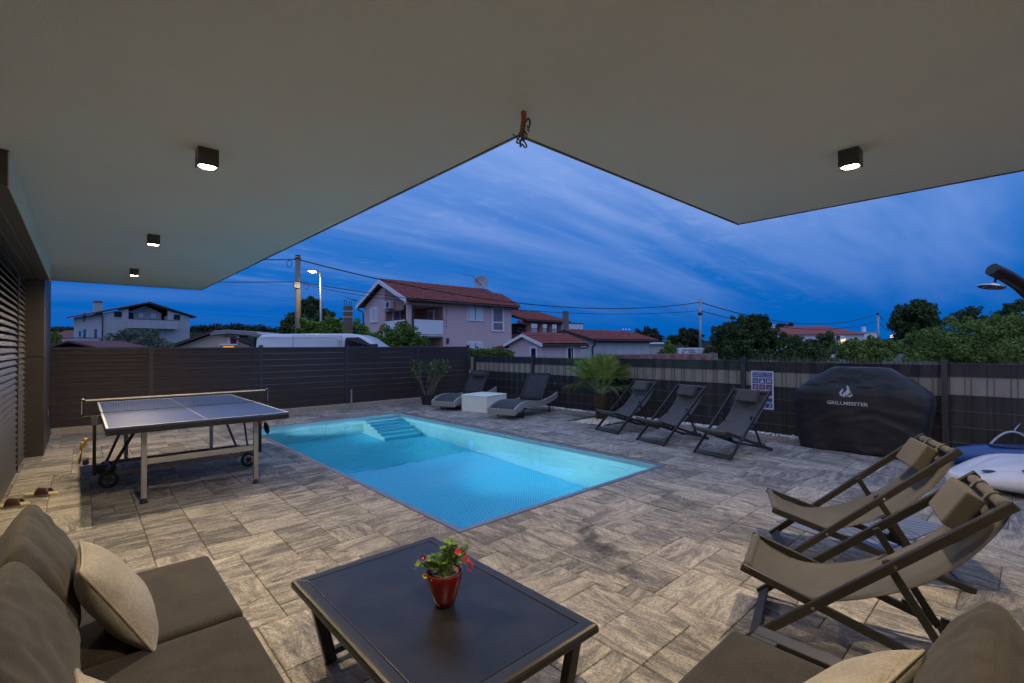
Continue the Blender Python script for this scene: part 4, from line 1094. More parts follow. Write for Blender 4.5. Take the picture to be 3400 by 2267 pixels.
def wedge_cushion(mb, width, zb, zt, tb, tt, place, seed=0, lean=0., nu=48, nw=64):
    """back cushion: thick at the foot, thin rounded top; place(u across, t depth, z) gives the point"""
    hgt = zt - zb
    prof = []
    for k in range(nw):
        a = 2 * math.pi * k / nw; c, s = math.cos(a), math.sin(a)
        e = 2 / 2.9; px = abs(c) ** e * (1 if c > 0 else -1); pz = abs(s) ** e * (1 if s > 0 else -1)
        f = (pz + 1) / 2
        prof.append((px * lerp(tb, tt, f ** 1.15) / 2 * (1 + .35 * math.sin(math.pi * f)) + lean * f, zb + f * hgt))
    cx_ = sum(p[0] for p in prof) / nw; cz_ = zb + hgt * .45
    vs = []
    for i in range(nu + 1):
        u = -1 + 2 * i / nu; u = math.copysign(1 - (1 - abs(u)) ** 1.5, u)
        k = max(0., 1 - abs(u) ** 14) ** .26
        for (px, pz) in prof:
            x, z = cx_ + (px - cx_) * k, cz_ + (pz - cz_) * (k * .985 + .0)
            f = (z - zb) / hgt
            wr = .007 * mnoise.noise(Vector((u * 2.2 + seed, z * 9 + u * u * 4, px * 6 + seed))) + .006 * mnoise.noise(Vector((u * 6 + seed, z * 18 + u * 3, px * 14)))
            x += wr * k; z += wr * k * .8 - .018 * u * u * f
            vs.append(place(u * width / 2, x, z))
    fs = [(i * nw + k, i * nw + (k + 1) % nw, (i + 1) * nw + (k + 1) % nw, (i + 1) * nw + k) for i in range(nu) for k in range(nw)]
    fs += [tuple(range(nw)), tuple(nu * nw + k for k in range(nw))]
    mb.add(vs, fs); return mb
def tf(loc, rx=0., ry=0., rz=0.): return Matrix.Translation(loc) @ Matrix.Rotation(rz, 4, 'Z') @ Matrix.Rotation(ry, 4, 'Y') @ Matrix.Rotation(rx, 4, 'X')
SOFA = fabric('sofa_cloth', (.021, .0165, .0125), 360, .45)
PILLOW = fabric('pillow_cloth', (.30, .275, .24), 300, .16)
FRAME = mat('sofa_frame_metal', (.045, .044, .046), .45, .5)
def wave_pts(n, f): return [f(k / n) for k in range(n + 1)]
def build_sofas():
    t = thing('garden_sofa', (.1, 1.4, 0), 'dark grey cushioned garden sofa along the left wall, beside the coffee table', 'sofa')
    o = t.location
    L = lambda x, y, z: (x - o[0], y - o[1], z)
    for k, (y0, y1) in enumerate(((2.118, 2.835), (1.40, 2.112), (.69, 1.394))):
        cm = MB(); seat_mesh(cm, .70, y1 - y0 - .016, .165, seed=k + 1, M=tf(L(.135, (y0 + y1) / 2, .338 - .004 * k)))
        cm.build('seat_cushion', SOFA, t, smooth=True)
        bm_ = MB(); wedge_cushion(bm_, y1 - y0 + .01, .415, .835 + .008 * k, .30, .07, lambda u, t_, z: L(-.145 + t_, (y0 + y1) / 2 + .015 + u, z), k * 7 + 1, -.005)
        bm_.build('back_cushion', SOFA, t, smooth=True, fix=True)
    f = MB()
    f.box(-.36 - o[0], .475 - o[0], .64 - o[1], 2.85 - o[1], .21, .252)
    f.build('frame', FRAME, t, bevel=.006)
    MB().box(-.36 - o[0], -.31 - o[0], .64 - o[1], 2.85 - o[1], .254, .62).build('back_frame', FRAME, t, bevel=.006)
    for x, y in ((-.33, 2.8), (.44, 2.8), (-.33, .7), (.44, .7)):
        MB().box(x - .02 - o[0], x + .02 - o[0], y - .02 - o[1], y + .02 - o[1], 0, .209).build('leg', FRAME, t)
    # right hand sofa
    t = thing('garden_sofa', (1.1, .35, 0), 'dark grey cushioned garden sofa on the right with a large rounded back cushion', 'sofa')
    o = t.location
    for k, (x0, x1) in enumerate(((1.075, 1.80), (.36, 1.069))):
        cm = MB(); seat_mesh(cm, x1 - x0 - .016, .72, .165, seed=k + 11, M=tf(L2(o, (x0 + x1) / 2, .405, .338)))
        cm.build('seat_cushion', SOFA, t, smooth=True)
        bm_ = MB(); wedge_cushion(bm_, x1 - x0 + .01, .415, .81, .30, .08, lambda u, t_, z: L2(o, (x0 + x1) / 2 + .02 + u, .085 + t_, z), k * 5 + 31, -.005)
        bm_.build('back_cushion', SOFA, t, smooth=True, fix=True)
    f = MB(); f.box(.3 - o[0], 1.965 - o[0], -.10 - o[1], .745 - o[1], .21, .252); f.build('frame', FRAME, t, bevel=.006)
    MB().box(.3 - o[0], 1.86 - o[0], -.13 - o[1], -.085 - o[1], .254, .60).build('back_frame', FRAME, t, bevel=.006)
    # slotted end panel beside the last seat
    e = MB(); y0, y1 = -.08, .735
    e.box(1.825 - o[0], 1.865 - o[0], y0 - o[1], y1 - o[1], .345, .372); e.box(1.895 - o[0], 1.965 - o[0], y0 - o[1], y1 - o[1], .345, .372)
    e.box(1.8655 - o[0], 1.8945 - o[0], y1 - .09 - o[1], y1 - o[1], .345, .372); e.box(1.8655 - o[0], 1.8945 - o[0], y0 - o[1], y0 + .09 - o[1], .345, .372)
    e.build('end_panel', FRAME, t, bevel=.004)
    for x, y in ((.34, .7), (1.92, .7), (1.92, -.05)):
        MB().box(x - .02 - o[0], x + .02 - o[0], y - .02 - o[1], y + .02 - o[1], 0, .2095).box(x - .019 - o[0], x + .019 - o[0], y - .019 - o[1], y + .019 - o[1], .2525, .3445).build('leg', FRAME, t)
def L2(o, x, y, z): return (x - o[0], y - o[1], z)
build_sofas()
def scatter(M, label, seed, w=.42, d=.42):
    t = thing('scatter_pillow', M.translation, label, 'pillow', 'light grey pillows on the sofas')
    B = Matrix.Translation(-M.translation) @ M
    mb = MB(); n = 44
    def P(u, v, s):
        x, y = 2 * u - 1, 2 * v - 1
        x, y = math.copysign(1 - (1 - abs(x)) ** 1.4, x), math.copysign(1 - (1 - abs(y)) ** 1.4, y)
        px = x * (1 - .075 * (1 - y * y)) * w / 2; py = y * (1 - .075 * (1 - x * x)) * d / 2
        k = max(0., (1 - abs(x) ** 2.6)) ** .55 * max(0., (1 - abs(y) ** 2.6)) ** .55
        cr_ = .006 * mnoise.noise(Vector((px * 9 + seed, py * 9, s))) + .010 * math.sin(math.atan2(abs(y), abs(x)) * 9 + seed) * max(0, x * x * y * y - .10) * 3
        return B @ Vector((px, py, s * (.072 * k + .0025 + cr_ * (k + .12))))
    mb.grid(lambda u, v: P(u, v, 1), n, n); mb.grid(lambda u, v: P(1 - u, v, -1), n, n)
    mb.build('cover', PILLOW, t, smooth=True)
    pts = []
    for k in range(64):
        a = 2 * math.pi * k / 64; c, s = math.cos(a), math.sin(a); q = 1 / max(abs(c), abs(s)); x, y = q * c, q * s
        pts.append(B @ Vector((x * (1 - .075 * (1 - y * y)) * w / 2, y * (1 - .075 * (1 - x * x)) * d / 2, .0)))
    MB().tube(pts, .005, 6, closed=True).build('seam', PILLOW, t, smooth=True)
    return t
PIL_A = tf((.100, 2.265, .565), 0, 0, 0) @ Matrix.Rotation(R(2), 4, 'Z') @ Matrix.Rotation(R(60), 4, 'Y') @ Matrix.Rotation(R(-4), 4, 'Z')
scatter(PIL_A, 'light grey pillow leaning on the left sofa back at the gap between two seats', 3, .39, .42)
scatter(tf((.10, 1.30, .54)) @ Matrix.Rotation(R(4), 4, 'Z') @ Matrix.Rotation(R(62), 4, 'Y') @ Matrix.Rotation(R(-6), 4, 'Z'), 'light grey pillow at the bottom edge of the photo on the left sofa', 4)
scatter(tf((1.46, .37, .50)) @ Matrix.Rotation(R(-10), 4, 'Z') @ Matrix.Rotation(R(-50), 4, 'X') @ Matrix.Rotation(R(4), 4, 'Z'), 'light grey pillow on the right sofa in front of its large back cushion', 6)

# ================================================================== COFFEE TABLE WITH FLOWER POT
def build_coffee_table():
    x0, x1, y0, y1, h = .717, 1.476, 1.136, 2.297, .40
    c = ((x0 + x1) / 2, (y0 + y1) / 2)
    t = thing('coffee_table', (*c, 0), 'low dark coffee table with a stone look top carrying the flower pot', 'coffee table')
    w, d = (x1 - x0) / 2, (y1 - y0) / 2
    top = mat('slate_look_top', (.008, .009, .012), .34, color2=(.022, .021, .024), vscale=5.5, bump=.10, bscale=26, spec=.36)
    MB().box(-w + .058, w - .058, -d + .058, d - .058, h - .022, h - .0015).build('top_panel', top, t, bevel=.002)
    fm = mat('anthracite_table_frame', (.030, .030, .032), .36, .35, var=.06)
    f = .055
    # rounded edge: half-round bars, mitred
    def bar(a, b, inward):
        a, b, n = np.array(a), np.array(b), np.array(inward)
        prof = [(0, -.034), (0, -.012), (.004, -.004), (.013, .0), (.028, .0015), (f, .0), (f, -.034)]
        P0 = [(*(a + n * p + (b - a) / np.linalg.norm(b - a) * p), h + z) for p, z in prof]; P1 = [(*(b + n * p - (b - a) / np.linalg.norm(b - a) * p), h + z) for p, z in prof]
        k = len(prof)
        MB().add(P0 + P1, [(i, (i + 1) % k, k + (i + 1) % k, k + i) for i in range(k)] + [tuple(range(k)), tuple(range(k, 2 * k))[::-1]]).build('edge_bar', fm, t, fix=True, bevel=.0025)
    bar((-w, -d), (w, -d), (0, 1)); bar((w, -d), (w, d), (-1, 0)); bar((w, d), (-w, d), (0, -1)); bar((-w, d), (-w, -d), (1, 0))
    for sy in (-1, 1):
        for sx in (-1, 1):
            MB().beam((sx * (w - .075), sy * (d - .055), h - .035), (sx * (w - .155), sy * (d - .075), .0), .052, .036, (0, 1, 0)).build('leg', fm, t, bevel=.006)
        MB().beam((-(w - .17), sy * (d - .075), .045), (w - .17, sy * (d - .075), .045), .030, .03).build('foot_bar', fm, t, bevel=.004)
    MB().beam((0, -(d - .095), .046), (0, d - .095, .046), .03, .03).build('foot_bar', fm, t, bevel=.004)
build_coffee_table()
def build_flower_pot():
    px, py = 1.118, 1.652
    t = thing('flower_pot', (px, py, .4005), 'glossy red pot with yellow, purple and red petunias on the coffee table', 'flower pot')
    red = mat('glossy_red_glaze', (.12, .006, .010), .16, var=.12, spec=.6, coat=.5)
    prof = [(.0, .0), (.034, .0), (.040, .004), (.053, .035), (.065, .075), (.0725, .108), (.0755, .135), (.075, .139), (.0725, .140), (.070, .137), (.066, .10), (.0, .09)]
    MB().lathe(prof, 48).build('pot', red, t, smooth=True)
    MB().lathe([(.049, .10), (.0545, .130), (.0555, .1315), (.054, .133), (.0515, .129), (.049, .118), (.0, .118)], 40, (.007, .004, 0)).build('inner_pot', mat('grey_inner_pot', (.20, .19, .18), .5), t, smooth=True)
    MB().grid(lambda u, v: (.007 + .05 * math.sqrt(v) * math.cos(2 * math.pi * u), .004 + .05 * math.sqrt(v) * math.sin(2 * math.pi * u), .119 + .006 * mnoise.noise(Vector((u * 14, v * 9, 1)))), 40, 8).build('soil', mat('potting_soil', (.055, .035, .02), .95, var=.5, vscale=180, bump=1, bscale=300), t)
    rng = random.Random(8)
    st, lf = MB(), MB()
    # view right in world: RT, towards viewer: -FW
    rt, fw = np.array([RT[0], RT[1], 0]), np.array([FW[0], FW[1], 0])
    tips = []
    for k in range(46):
        side = rng.uniform(-1.1, 1.0)
        hgt = rng.uniform(.035, .115) * (1.15 - .35 * abs(side - .25))
        if -.55 < side < -.1: hgt *= .55
        dep = rng.uniform(-.6, .5)
        end = np.array([.0, .0, .135]) + rt * side * .098 + fw * dep * .07 + np.array([0, 0, hgt if side > -.5 else hgt * .55])
        s = np.array([.007, .004, .118]) + rt * rng.uniform(-.03, .03) + fw * rng.uniform(-.03, .03)
        mid = (s + end) / 2 + np.array([0, 0, .03])
        pts = spline([s, mid, end], 4); st.tube(pts, .0012, 4); tips.append((end, end - mid))
        for q in range(13):
            i = rng.randint(3, len(pts) - 1); a = rng.uniform(0, 6.28)
            d = np.array([math.cos(a), math.sin(a), rng.uniform(-.2, .9)])
            leaf_strip(lf, pts[i], d, rng.uniform(.018, .031), .0052, np.array([.1, .1, 1]), rng.uniform(-.1, .5))
        for q in range(7):
            a = q * .9; leaf_strip(lf, end, np.array([math.cos(a), math.sin(a), .8]), rng.uniform(.015, .025), .0052, np.array([.1, .1, 1]), .3)
    st.build('stems', mat('flower_stem', (.09, .17, .03), .6), t)
    stuff(lf.build('leaves', mat('petunia_leaf', (.075, .16, .022), .5, color2=(.14, .26, .04), vscale=40, island=.3), t))
    def flower(name, side, up, dep, material, r, facing, core):
        c = np.array([.0, .0, .135 + up]) + rt * side + fw * dep
        n = np.array(facing, float); n = rt * n[0] + np.array([0, 0, n[1]]) - fw * n[2]; n /= np.linalg.norm(n)
        ax = np.cross(n, (0, 0, 1.01)); ax /= np.linalg.norm(ax); ay = np.cross(n, ax)
        mb = MB(); N = 40
        rings = [(.0012, -.012), (.25 * r, -.006), (.75 * r, -.001), (r, .0)]
        vs = []
        for q, (rr, zz) in enumerate(rings):
            for k in range(N):
                a = 2 * math.pi * k / N
                ru = rr * (1 + (.16 * math.cos(5 * a) if q > 1 else 0)); ruf = .0016 * math.sin(11 * a) * (q > 1)
                vs.append(c + ax * ru * math.cos(a) + ay * ru * math.sin(a) + n * (zz + ruf))
        mb.add(vs, [(i * N + k, i * N + (k + 1) % N, (i + 1) * N + (k + 1) % N, (i + 1) * N + k) for i in range(3) for k in range(N)])
        f = mb.build(name, material, t, smooth=True)
        MB().add([c + ax * .0035 * math.cos(a) + ay * .0035 * math.sin(a) + n * .0005 for a in np.linspace(0, 5.6, 9)], [tuple(range(9))]).build('flower_centre', core, f)
    yel = mat('yellow_petal', (.72, .50, .02), .6, var=.1, vscale=60); pur = mat('purple_petal', (.085, .012, .17), .6, var=.3, vscale=60); rd = mat('red_petal', (.55, .012, .05), .6, var=.2, vscale=60); pk = mat('pink_petal', (.55, .05, .11), .6, var=.2, vscale=60)
    dk = mat('dark_flower_core', (.10, .06, .02), .7)
    flower('yellow_flower', -.072, .002, -.045, yel, .0105, (-.3, .1, 1), dk); flower('yellow_flower', -.033, -.006, -.062, yel, .0105, (.1, -.1, 1), dk)
    flower('yellow_flower', -.057, .035, -.02, yel, .005, (0, .6, 1), dk); flower('yellow_flower', -.045, .042, -.01, yel, .005, (0, .6, 1), dk); flower('yellow_flower', -.001, -.004, -.055, yel, .006, (.4, 0, 1), dk); flower('yellow_flower', -.108, .045, -.01, yel, .005, (-.4, .5, .6), dk)
    flower('purple_flower', -.084, .062, -.02, pur, .0155, (-.1, .5, .8), yel); flower('purple_flower', .042, .095, .01, pur, .011, (.3, .2, .8), pur); flower('purple_flower', -.004, .088, .0, pur, .010, (-.6, .3, .7), pur); flower('purple_flower', .012, .083, -.01, pur, .009, (0, .4, .8), pur)
    flower('red_flower', .058, .083, -.01, rd, .0155, (.1, .75, .6), rd); flower('red_flower', .086, .066, .0, rd, .011, (.9, .1, .3), rd); flower('red_flower', .113, .033, .0, rd, .013, (.8, .5, -.1), rd); flower('red_flower', .108, .012, -.01, rd, .011, (.9, -.1, .3), rd)
    flower('pink_flower', .077, .055, -.02, pk, .0095, (.1, .2, .9), pk); flower('pink_flower', .097, .05, -.01, pk, .0095, (.5, .5, .6), pk)
build_flower_pot()

# ================================================================== TABLE TENNIS TABLE
def build_pingpong():
    x0, x1, y0, y1, h = .168, 1.695, 5.49, 8.245, .76
    cx, cyy = (x0 + x1) / 2, (y0 + y1) / 2
    t = thing('table_tennis_table', (cx, cyy, 0), 'blue table tennis table on wheels with its net up, beside the pool', 'table tennis table')
    w, d = (x1 - x0) / 2, (y1 - y0) / 2
    blue = mat('table_blue_top', (.042, .07, .19), .42, var=.03, spec=.3)
    white = mat('white_line_paint', (.62, .63, .66), .5, var=.03)
    blk = mat('black_steel', (.02, .018, .018), .45, .3); grey = mat('silver_grey_leg', (.33, .325, .32), .45, .5, var=.06)
    for a, b in ((-d, -.004), (.004, d)):
        p = MB().box(-w, w, a, b, h - .02, h).build('table_half', blue, t, bevel=.0015)
        q = MB(); lw = .02
        q.box(-w + .001, -w + lw, a + .001, b - .001, h, h + .0012); q.box(w - lw, w - .001, a + .001, b - .001, h, h + .0012); q.box(-.0022, .0022, a + .001, b - .001, h, h + .0012)
        if a < -.1: q.box(-w + lw + .001, w - lw - .001, a + .001, a + lw, h, h + .0012)
        else: q.box(-w + lw + .001, w - lw - .001, b - lw, b - .001, h, h + .0012)
        q.build('lines', white, p)
        e = MB(); e.box(-w + .012, w - .012, (a if a < -.1 else b - .02) + .004, (a + .02 if a < -.1 else b) - .004, h - .068, h - .0205)
        e.box(-w + .002, -w + .0115, a + .004, b - .004, h - .068, h - .0205); e.box(w - .0115, w - .002, a + .004, b - .004, h - .068, h - .0205)
        e.build('apron', blk, p)
    # legs near both ends
    for sy in (-1, 1):
        y = sy * (d - .20)
        for sx in (-1, 1):
            x = sx * .48
            lg = MB().box(x - .022, x + .022, y - .022, y + .022, .045, h - .07).build('leg', grey, t, bevel=.004)
            MB().tube([(x, y, 0), (x, y, .012), (x, y, .03), (x, y, .046)], [.034, .034, .018, .012], 14).build('foot', blk, lg)
        MB().box(-.457, .457, y - .012, y + .012, .36, .415).build('leg_brace', grey, t, bevel=.003)
    MB().tube([(.515, -d + .172, h - .108), (.515, -d + .172, h - .069)], [.026, .034], 14).build('safety_catch', mat('red_catch', (.45, .015, .015), .4), t)
    # undercarriage on wheels at each side of the middle
    for sx in (-1, 1):
        x = sx * (w - (.06 if sx < 0 else .15))
        xu = sx * (w + .05)
        MB().box(x - .02, x + .02, -.28, .28, .13, .18).build('wheel_beam', blk, t, bevel=.004)
        for y in (-.05, .05):
            MB().box(xu - .014, xu + .014, y - .016, y + .016, .10, h - .03).build('upright', blk, t, bevel=.003)
        MB().box(xu - .03, xu + .03, -.075, .075, h - .12, h - .035).build('hinge_box', mat('dark_grey_plastic', (.06, .06, .06), .5), t, bevel=.006)
        MB().box(min(x, xu), max(x, xu), -.06, .06, .12, .20).build('foot_bracket', blk, t, bevel=.006)
        for y in (-.32, .32):
            wl = MB().tube([(x, y - .028, .088), (x, y + .028, .088)], .028, 16).build('wheel', blk, t)
            n = 28
            MB().tube([(x + .070 * math.cos(2 * math.pi * k / n), y, .088 + .070 * math.sin(2 * math.pi * k / n)) for k in range(n)], .0175, 10, closed=True).build('tyre', blk, wl, smooth=True)
            rm = MB()
            for k in range(6): a = k * math.pi / 3; rm.beam((x, y, .088), (x + .058 * math.cos(a), y, .088 + .058 * math.sin(a)), .012, .02, (0, 1, 0))
            rm.build('spokes', mat('grey_wheel_plastic', (.12, .12, .12), .5), wl)
            MB().beam((x, y, .16), (sx * .48, -abs(d - .20) * (1 if y < 0 else -1) * .55, h - .08), .016, .026).build('brace', blk, t)
    for y in (-.30, .30):
        MB().box(-w + .112, w - .112, y - .014, y + .014, .135, .175).build('cross_beam', mat('dull_grey_beam', (.14, .13, .125), .5, .4), t, bevel=.003)
    # net
    nx = w + .1525
    for sx in (-1, 1):
        MB().tube([(sx * (nx - .01), 0, h - .02), (sx * (nx - .01), 0, h + .155)], .009, 8).build('net_post', blk, t)
        MB().tube([(sx * nx, 0, h - .0), (sx * nx, 0, h + .14)], .004, 6).build('net_cord', mat('bright_cord', (.5, .5, .5), .4), t)
        MB().beam((sx * (w - .02), 0, h - .035), (sx * (nx - .01), 0, h - .035), .03, .02).build('net_clamp', blk, t)
        if sx: MB().tube([(sx * (nx - .01), 0, h + .156), (sx * (nx - .01), 0, h + .17)], [.012, .006], 10).build('post_cap', white, t)
    net = MB()
    k = -nx + .03
    while k < nx - .03:
        net.box(k - .0009, k + .0009, -.0008, .0008, h + .004, h + .14); k += .0135
    for j in range(11): net.box(-nx + .03, nx - .03, .0009, .0022, h + .005 + j * .0128, h + .0066 + j * .0128)
    stuff(net.build('net_mesh', mat('black_net', (.012, .012, .014), .8), t))
    MB().box(-nx + .03, nx - .03, -.005, .005, h + .139, h + .155).build('net_tape', mat('white_tape', (.55, .51, .45), .7), t)
    MB().box(-nx + .03, nx - .03, -.003, .003, h + .0015, h + .0045).build('net_foot', blk, t)
    # holder pocket
    MB().box(-w - .145, -w - .095, -.17, -.03, .245, .30).build('bat_pocket', blk, t, bevel=.008)
    return t
build_pingpong()
def bat(loc, rot, label, rub):
    t = thing('table_tennis_bat', loc, label, 'table tennis bat', None)
    t.rotation_euler = rot
    wood = mat('bat_handle_wood', (.52, .36, .16), .55, color2=(.42, .27, .11), vscale=30, stretch=(6, 6, 1))
    MB().tube([(0, 0, 0), (0, 0, .03), (0, 0, .07), (0, 0, .10)], [.011, .014, .0155, .0165], 12, flat=(1, .75)).build('handle', wood, t, smooth=True)
    n = 28
    out = [(.075 * math.sin(a) * (1 if math.cos(a) > -.8 else .9), -.078 + .08 * math.cos(a)) for a in np.linspace(0, 2 * math.pi, n, endpoint=False)]
    MB().prism(out, lambda x, z: (x, -.003, z), lambda x, z: (x, .003, z)).build('blade', wood, t, fix=True)
    for s in (-1, 1): MB().prism(out, lambda x, z: (x * .98, s * .0032, z * .98 - .001), lambda x, z: (x * .98, s * .0052, z * .98 - .001)).build('rubber', rub if s < 0 else mat('black_rubber', (.02, .02, .02), .7), t, fix=True)
rr_ = mat('dark_red_rubber', (.045, .008, .008), .6)
bat((.030, 6.76, .425), (R(10), R(-12), R(86)), 'bat with the taller upright handle in the holder of the table tennis table', rr_)
bat((.012, 6.70, .405), (R(8), R(-20), R(80)), 'bat with the lower, more tilted handle in the holder of the table tennis table', rr_)
bat((1.78, 6.72, .50), (R(-8), R(12), R(96)), 'bat hanging on the pool side of the table tennis table', rr_)

# ================================================================== SLIDES, MAT, INFLATABLE BOARD, PLANTER, SHOWER, CABLE
def slide(loc, rot, label):
    t = thing('slide_sandal', (*loc, .002), label, 'sandal', 'pair of sandals by the blinds', rot)
    out = [(.0 + .135 * math.cos(a), (.043 + .009 * math.cos(a) + .006 * math.cos(2 * a)) * math.sin(a) + .006 * math.sin(a / 2)) for a in np.linspace(0, 2 * math.pi, 30, endpoint=False)]
    MB().prism(out, lambda x, y: (x, y, 0), lambda x, y: (x, y, .026 + .004 * (x < -.05))).build('sole', mat('beige_sole', (.58, .50, .33), .7, var=.1), t, bevel=.006, fix=True)
    MB().grid(lambda u, v: (.025 + (v - .5) * (.115 - .03 * math.sin(math.pi * u)), .050 * math.cos(math.pi * u), .020 + .062 * math.sin(math.pi * u) ** .8 * (1 - .25 * v)), 18, 6).build('strap', mat('dark_brown_strap', (.05, .022, .014), .28, coat=.3), t, smooth=True, solid=.004)
slide((-.285, 6.675), R(-20), 'beige sandal with a brown strap, the one farther from the sofa')
slide((-.470, 6.385), R(-14), 'beige sandal with a brown strap, the one at the left photo edge')

mt = thing('floor_mat', (4.72, .98, 0), 'pale blue mat with a diamond pattern lying under the deck chairs', 'mat', rot=R(-14))
MB().box(-.54, .54, -.36, .36, .0022, .008).build('base', mat('blue_grey_mat', (.17, .20, .27), .7), mt)
q = MB()
for k in range(-14, 15):
    for sg in (-1, 1):
        c0 = k * .078; pts = []
        for y in (-.355, .355):
            pts.append((c0 + sg * y * .55, y))
        (xa, ya), (xb, yb) = pts
        if max(xa, xb) > .53 or min(xa, xb) < -.53: continue
        q.beam((xa, ya, .0092 + .0009 * sg), (xb, yb, .0092 + .0009 * sg), .007, .0016)
stuff(q.build('diamond_ribs', mat('dark_mat_rib', (.07, .085, .12), .7), mt))

def build_board():
    t = thing('inflatable_board', (6.9, .10, 0), 'white inflatable board with grooves and blue patches at the right edge by the fence', 'inflatable')
    rt, fw = np.array([RT[0], RT[1], 0.]), np.array([FW[0], FW[1], 0.])
    nose = np.array([6.56, .62, 0]) - np.array([6.9, .10, 0])
    ax = rt * .985 - fw * .17; ax /= np.linalg.norm(ax); ay = np.cross((0, 0, 1), ax)
    L, W, H_ = 2.3, .56, .30
    def half(u): return W * min(1., (max(u, 1e-4) / .34)) ** .62 if u < .34 else W
    def hh(u): return lerp(.10, H_, smooth(u / .30))
    def P(u, a):
        c, s = math.cos(a), math.sin(a); e = 2 / 3.2
        y = half(u) * abs(c) ** e * (1 if c > 0 else -1); z = hh(u) / 2 * (abs(s) ** (2 / 2.4)) * (1 if s > 0 else -1)
        g = 0
        if s > 0:
            for yy in (-.30, -.02, .26): g += .028 * math.exp(-((y - yy * smooth(u / .3)) / .03) ** 2) * smooth((u - .06) / .1)
        return nose + ax * (u * L + .10 * (1 - u) * 0) + ay * (y) + np.array([0, 0, .165 - .045 * (1 - smooth(u / .3)) + z - g])
    NU, NA = 70, 96
    vs = [P((i / NU) ** 1.5, 2 * math.pi * k / NA) for i in range(NU + 1) for k in range(NA)]
    fs = [(i * NA + k, i * NA + (k + 1) % NA, (i + 1) * NA + (k + 1) % NA, (i + 1) * NA + k) for i in range(NU) for k in range(NA)]
    fs.append(tuple(range(NA))); fs.append(tuple(NU * NA + k for k in range(NA)))
    MB().add(vs, fs).build('hull', mat('white_pvc', (.66, .65, .68), .45, var=.03), t, smooth=True, fix=True)
    bl = mat('blue_pvc', (.025, .08, .24), .4, var=.05)
    # blue patches lie a few millimetres proud of the hull
    def patch(name, u0, u1, a0, a1, shape):
        n = 30; q = []
        for i in range(n + 1):
            for k in range(13):
                uu = lerp(u0, u1, i / n); lo, hi = shape(i / n); aa = lerp(a0, a1, lerp(lo, hi, k / 12))
                c = nose + ax * uu * L + np.array([0, 0, .165]); p = P(uu, aa); d = p - c; q.append(p + d / np.linalg.norm(d) * .004)
        MB().add(q, [(i * 13 + k, i * 13 + k + 1, (i + 1) * 13 + k + 1, (i + 1) * 13 + k) for i in range(n) for k in range(12)]).build(name, bl, t, smooth=True)
    patch('blue_patch', .235, .62, R(196), R(140), lambda v: (.5 - .5 * math.sin(math.pi * min(.5, v)) ** .6, .5 + .5 * math.sin(math.pi * min(.5, v)) ** .6))
    def ell(c, rx, ry, dz): return [c + ax * rx * math.cos(a) + ay * ry * math.sin(a) + np.array([0, 0, dz]) for a in np.linspace(0, 2 * math.pi, 24, endpoint=False)]
    for u, a in ((.115, R(110)), (.21, R(128))):
        p = P(u, a)
        MB().tube(ell(p, .052, .026, .010), .006, 8, closed=True).build('handle_ring', mat('navy_rubber', (.02, .03, .10), .5), t, smooth=True)
        MB().add(ell(p, .046, .021, .012), [tuple(range(24))]).build('handle_pad', bl, t)
    # second blue chamber behind
    c0 = nose + ay * .62 + ax * .28 + np.array([0, 0, .17])
    MB().tube([c0 + ax * s - ay * .10 * (s / 1.6) ** 2 + np.array([0, 0, .055 * math.sin(math.pi * min(1, (s + .1) / 1.5))]) for s in np.linspace(0, 1.9, 26)], [.03 + .10 * math.sin(math.pi * min(.5, k / 25 + .12)) for k in range(26)], 18).build('blue_chamber', bl, t, smooth=True)
    MB().tube([c0 + ax * s - ay * .05 + np.array([0, 0, .16 + .02 * math.sin(s * 4)]) for s in np.linspace(.5, .95, 8)], [.02, .035, .04, .042, .042, .04, .035, .02], 12, flat=(1.6, .5)).build('grip_strap', mat('navy_rubber', (.02, .03, .10), .5), t, smooth=True)
build_board()

def build_hoop_planter():
    p = gp(3000 + 1160 / 4.48, 1400 + 640 / 4.48, .0); p = np.array([7.90, .42, 0.])
    t = thing('hoop_planter', tuple(p), 'small grey ribbed pot with a tall arched white hose hoop near the fence', 'planter')
    gm = mat('grey_clay_pot', (.24, .225, .21), .8, var=.1, bump=.2)
    MB().lathe([(.0, 0), (.085, .0), (.10, .10), (.108, .175), (.114, .18), (.116, .205), (.106, .207), (.10, .17), (0, .16)], 26).lathe([(.1045, .10), (.110, .108), (.1075, .116)], 26).build('pot', gm, t, smooth=False, bevel=.003)
    rt = np.array([RT[0], RT[1], 0.]); fw = np.array([FW[0], FW[1], 0.])
    hp = mat('white_hose', (.42, .44, .46), .5, var=.1)
    a = np.linspace(0, 1, 18)
    arch = [np.array([0, 0, .17]) + rt * (.56 * s) + np.array([0, 0, .27 * math.sin(math.pi * s * .93) ** .8]) - fw * .06 * s for s in a]
    MB().tube(arch, .0125, 10).build('hoop', hp, t, smooth=True)
    q = arch[10]; MB().tube([q, q + np.array([0, 0, .03]) + rt * .005, q + np.array([0, 0, .10]) + rt * .07], [.009, .008, .003], 8).build('side_twig', hp, t, smooth=True)
    s0 = rt * .42 - fw * .10
    MB().tube(spline([s0 + np.array([0, 0, .02]), s0 + rt * .10 + np.array([0, 0, .13]), s0 + rt * .24 + np.array([0, 0, .20])], 5), .012, 8).build('hose_end', hp, t, smooth=True)
    MB().lathe([(.08, .19), (.10, .20), (.105, .215), (.10, .23), (.08, .235)], 20, tuple(rt * .66)).build('coil', mat('dark_hose', (.025, .03, .04), .5), t, smooth=True)
build_hoop_planter()

